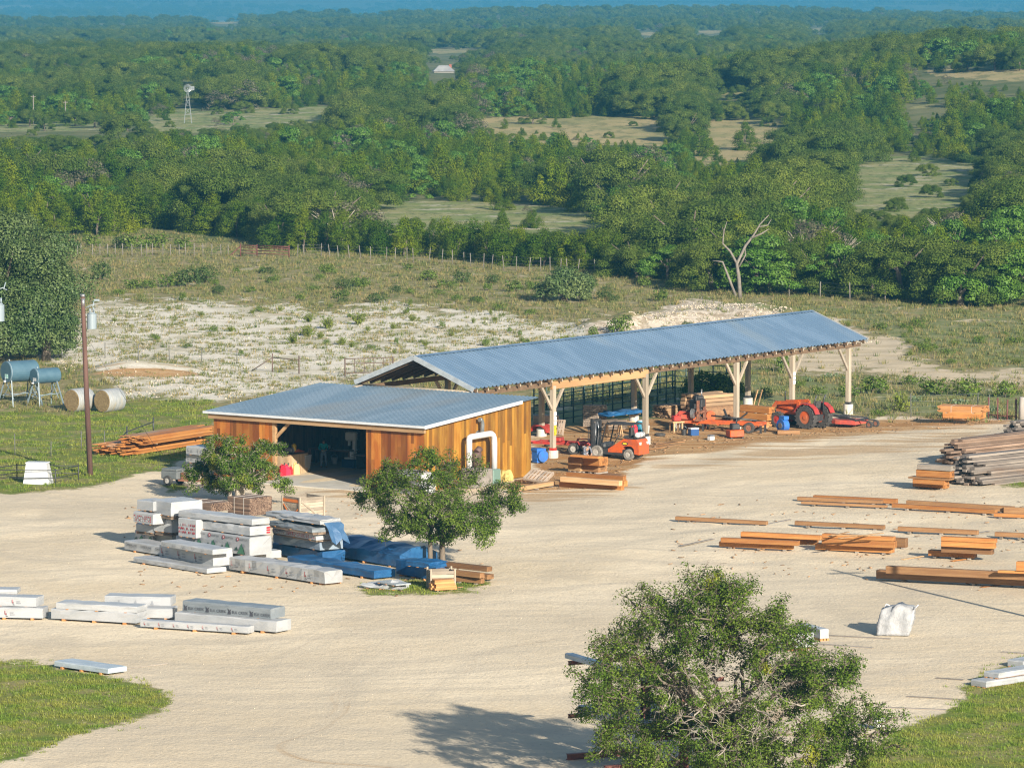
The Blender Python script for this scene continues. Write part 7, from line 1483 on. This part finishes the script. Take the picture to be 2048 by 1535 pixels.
def person(label, loc, rz, shirt, joints, capm, grp=None):
    t = thing('person', label, 'person', loc, rz); J = {k: Vector(v) for k, v in joints.items()}
    names = ['pelvis', 'waist', 'chest', 'neck', 'chin', 'head', 'crown']; R = dict(pelvis=.125, waist=.115, chest=.14, neck=.052, chin=.075, head=.092, crown=.05, hip=.085, knee=.06, ankle=.042, toe=.04, shoulder=.062, elbow=.043, wrist=.03, palm=.032)
    N = []; E = []; ix = {}
    def add(k, p, r): ix[k] = len(N); N.append((tuple(p), r)); return ix[k]
    for k in names: add(k, J[k], R[k])
    for a, b in zip(names[:-1], names[1:]): E.append((ix[a], ix[b]))
    add('nose', J['head'] + Vector((0, -.115, -.01)), .018); E.append((ix['head'], ix['nose']))
    for s in ('L', 'R'):
        ch = [('hip', 'pelvis'), ('knee', 'hip'), ('ankle', 'knee'), ('toe', 'ankle'), ('shoulder', 'chest'), ('elbow', 'shoulder'), ('wrist', 'elbow'), ('palm', 'wrist')]
        for k, par in ch: add(k + s, J[k + s], R[k]); E.append((ix[par if par in ix else par + s], ix[k + s]))
        w_, pl = J['wrist' + s], J['palm' + s]; dr = (pl - w_).normalized(); sd = dr.cross(Vector((0, 0, 1))); sd = sd.normalized() if sd.length > .1 else Vector((1, 0, 0))
        for f in range(4):
            ln = (.07, .08, .075, .06)[f]; b0 = pl + sd * (f - 1.5) * .018 + dr * .03; k1 = add('f%s%d' % (s, f), b0 + dr * ln * .5, .009); k2 = add('g%s%d' % (s, f), b0 + dr * ln * .8 + Vector((0, -.01, -.03)), .008); E.append((ix['palm' + s], k1)); E.append((k1, k2))
        k1 = add('t' + s, w_.lerp(pl, .5) - sd * .045 + dr * .01, .01); k2 = add('u' + s, w_.lerp(pl, .5) - sd * .06 + dr * .045, .009); E.append((ix['palm' + s], k1)); E.append((k1, k2))
    skinmesh('body', N, E, skin_m, t)
    g = 1.16; N = []; E = []; ix = {}
    for k in ('pelvis', 'waist', 'chest'): add(k, J[k] + (Vector((0, 0, .02)) if k == 'pelvis' else Vector()), R[k] * 1.14)
    add('collar', J['chest'].lerp(J['neck'], .75), .075); E = [(0, 1), (1, 2), (2, 3)]
    for s in ('L', 'R'):
        for k, par, r in (('shoulder', 'chest', .078), ('elbow', 'shoulder', .06), ('wrist', 'elbow', .045)): add(k + s, J[k + s], r); E.append((ix[par if par in ix else par + s], ix[k + s]))
    skinmesh('shirt', N, E, shirt, t)
    N = []; E = []; ix = {}; add('pelvis', J['pelvis'] - Vector((0, 0, .02)), .138)
    for s in ('L', 'R'):
        for k, par, r in (('hip', 'pelvis', .10), ('knee', 'hip', .078), ('ankle', 'knee', .066)): add(k + s, J[k + s], r); E.append((ix[par if par in ix else par + s], ix[k + s]))
    skinmesh('trousers', N, E, denim, t)
    for s in ('L', 'R'): skinmesh('shoe', [(tuple(J['ankle' + s] - Vector((0, 0, .03))), .055), (tuple(J['toe' + s]), .05)], [(0, 1)], boots, t)
    mb = MB(); c = J['head'] + Vector((0, 0, .045)); mb.tube([c, c + Vector((0, .0, .05)), c + Vector((0, .005, .1))], [.108, .10, .05], 14); mb.tube([c + Vector((0, -.09, .0)), c + Vector((0, -.2, -.01))], [.08, .05], 10); mb.build('cap', capm, t)
    mb = MB(); c = J['head']; mb.tube([c + Vector((0, .035, -.05)), c + Vector((0, .03, .04))], [.085, .098], 12); mb.build('hair', hairm, t); return t
SJ = dict(pelvis=(0, 0, .96), waist=(0, 0, 1.12), chest=(0, .01, 1.32), neck=(0, .0, 1.49), chin=(0, -.02, 1.56), head=(0, -.02, 1.64), crown=(0, -.01, 1.73), hipL=(.10, 0, .90), kneeL=(.13, -.03, .50), ankleL=(.16, .02, .10), toeL=(.19, -.14, .05), hipR=(-.10, 0, .90), kneeR=(-.13, -.02, .50), ankleR=(-.13, .02, .10), toeR=(-.14, -.14, .05),
          shoulderL=(.19, .0, 1.41), elbowL=(.26, .02, 1.13), wristL=(.16, -.22, 1.10), palmL=(.10, -.28, 1.11), shoulderR=(-.19, .0, 1.41), elbowR=(-.27, .02, 1.14), wristR=(-.14, -.22, 1.12), palmR=(-.08, -.28, 1.12))
person('person in a teal shirt, jeans and dark cap standing inside the shop', G(647, 935, FZ), .15, teal, SJ, hairm)
BJ = dict(SJ); BJ.update(chest=(0, -.14, 1.20), neck=(0, -.24, 1.33), chin=(0, -.29, 1.36), head=(0, -.32, 1.43), crown=(0, -.33, 1.52), waist=(0, -.04, 1.08), pelvis=(0, .08, .94), hipL=(.1, .08, .88), hipR=(-.1, .08, .88), shoulderL=(.19, -.18, 1.27), elbowL=(.24, -.3, 1.02), wristL=(.16, -.45, .92), palmL=(.12, -.5, .88), shoulderR=(-.19, -.18, 1.27), elbowR=(-.25, -.28, 1.02), wristR=(-.16, -.44, .92), palmR=(-.12, -.5, .88))
person('person in a grey shirt and cap stooping behind the cube stack of cants', G(1171, 936), .5, greysh, BJ, M('cap_red', (.3, .05, .04), rough=.8))
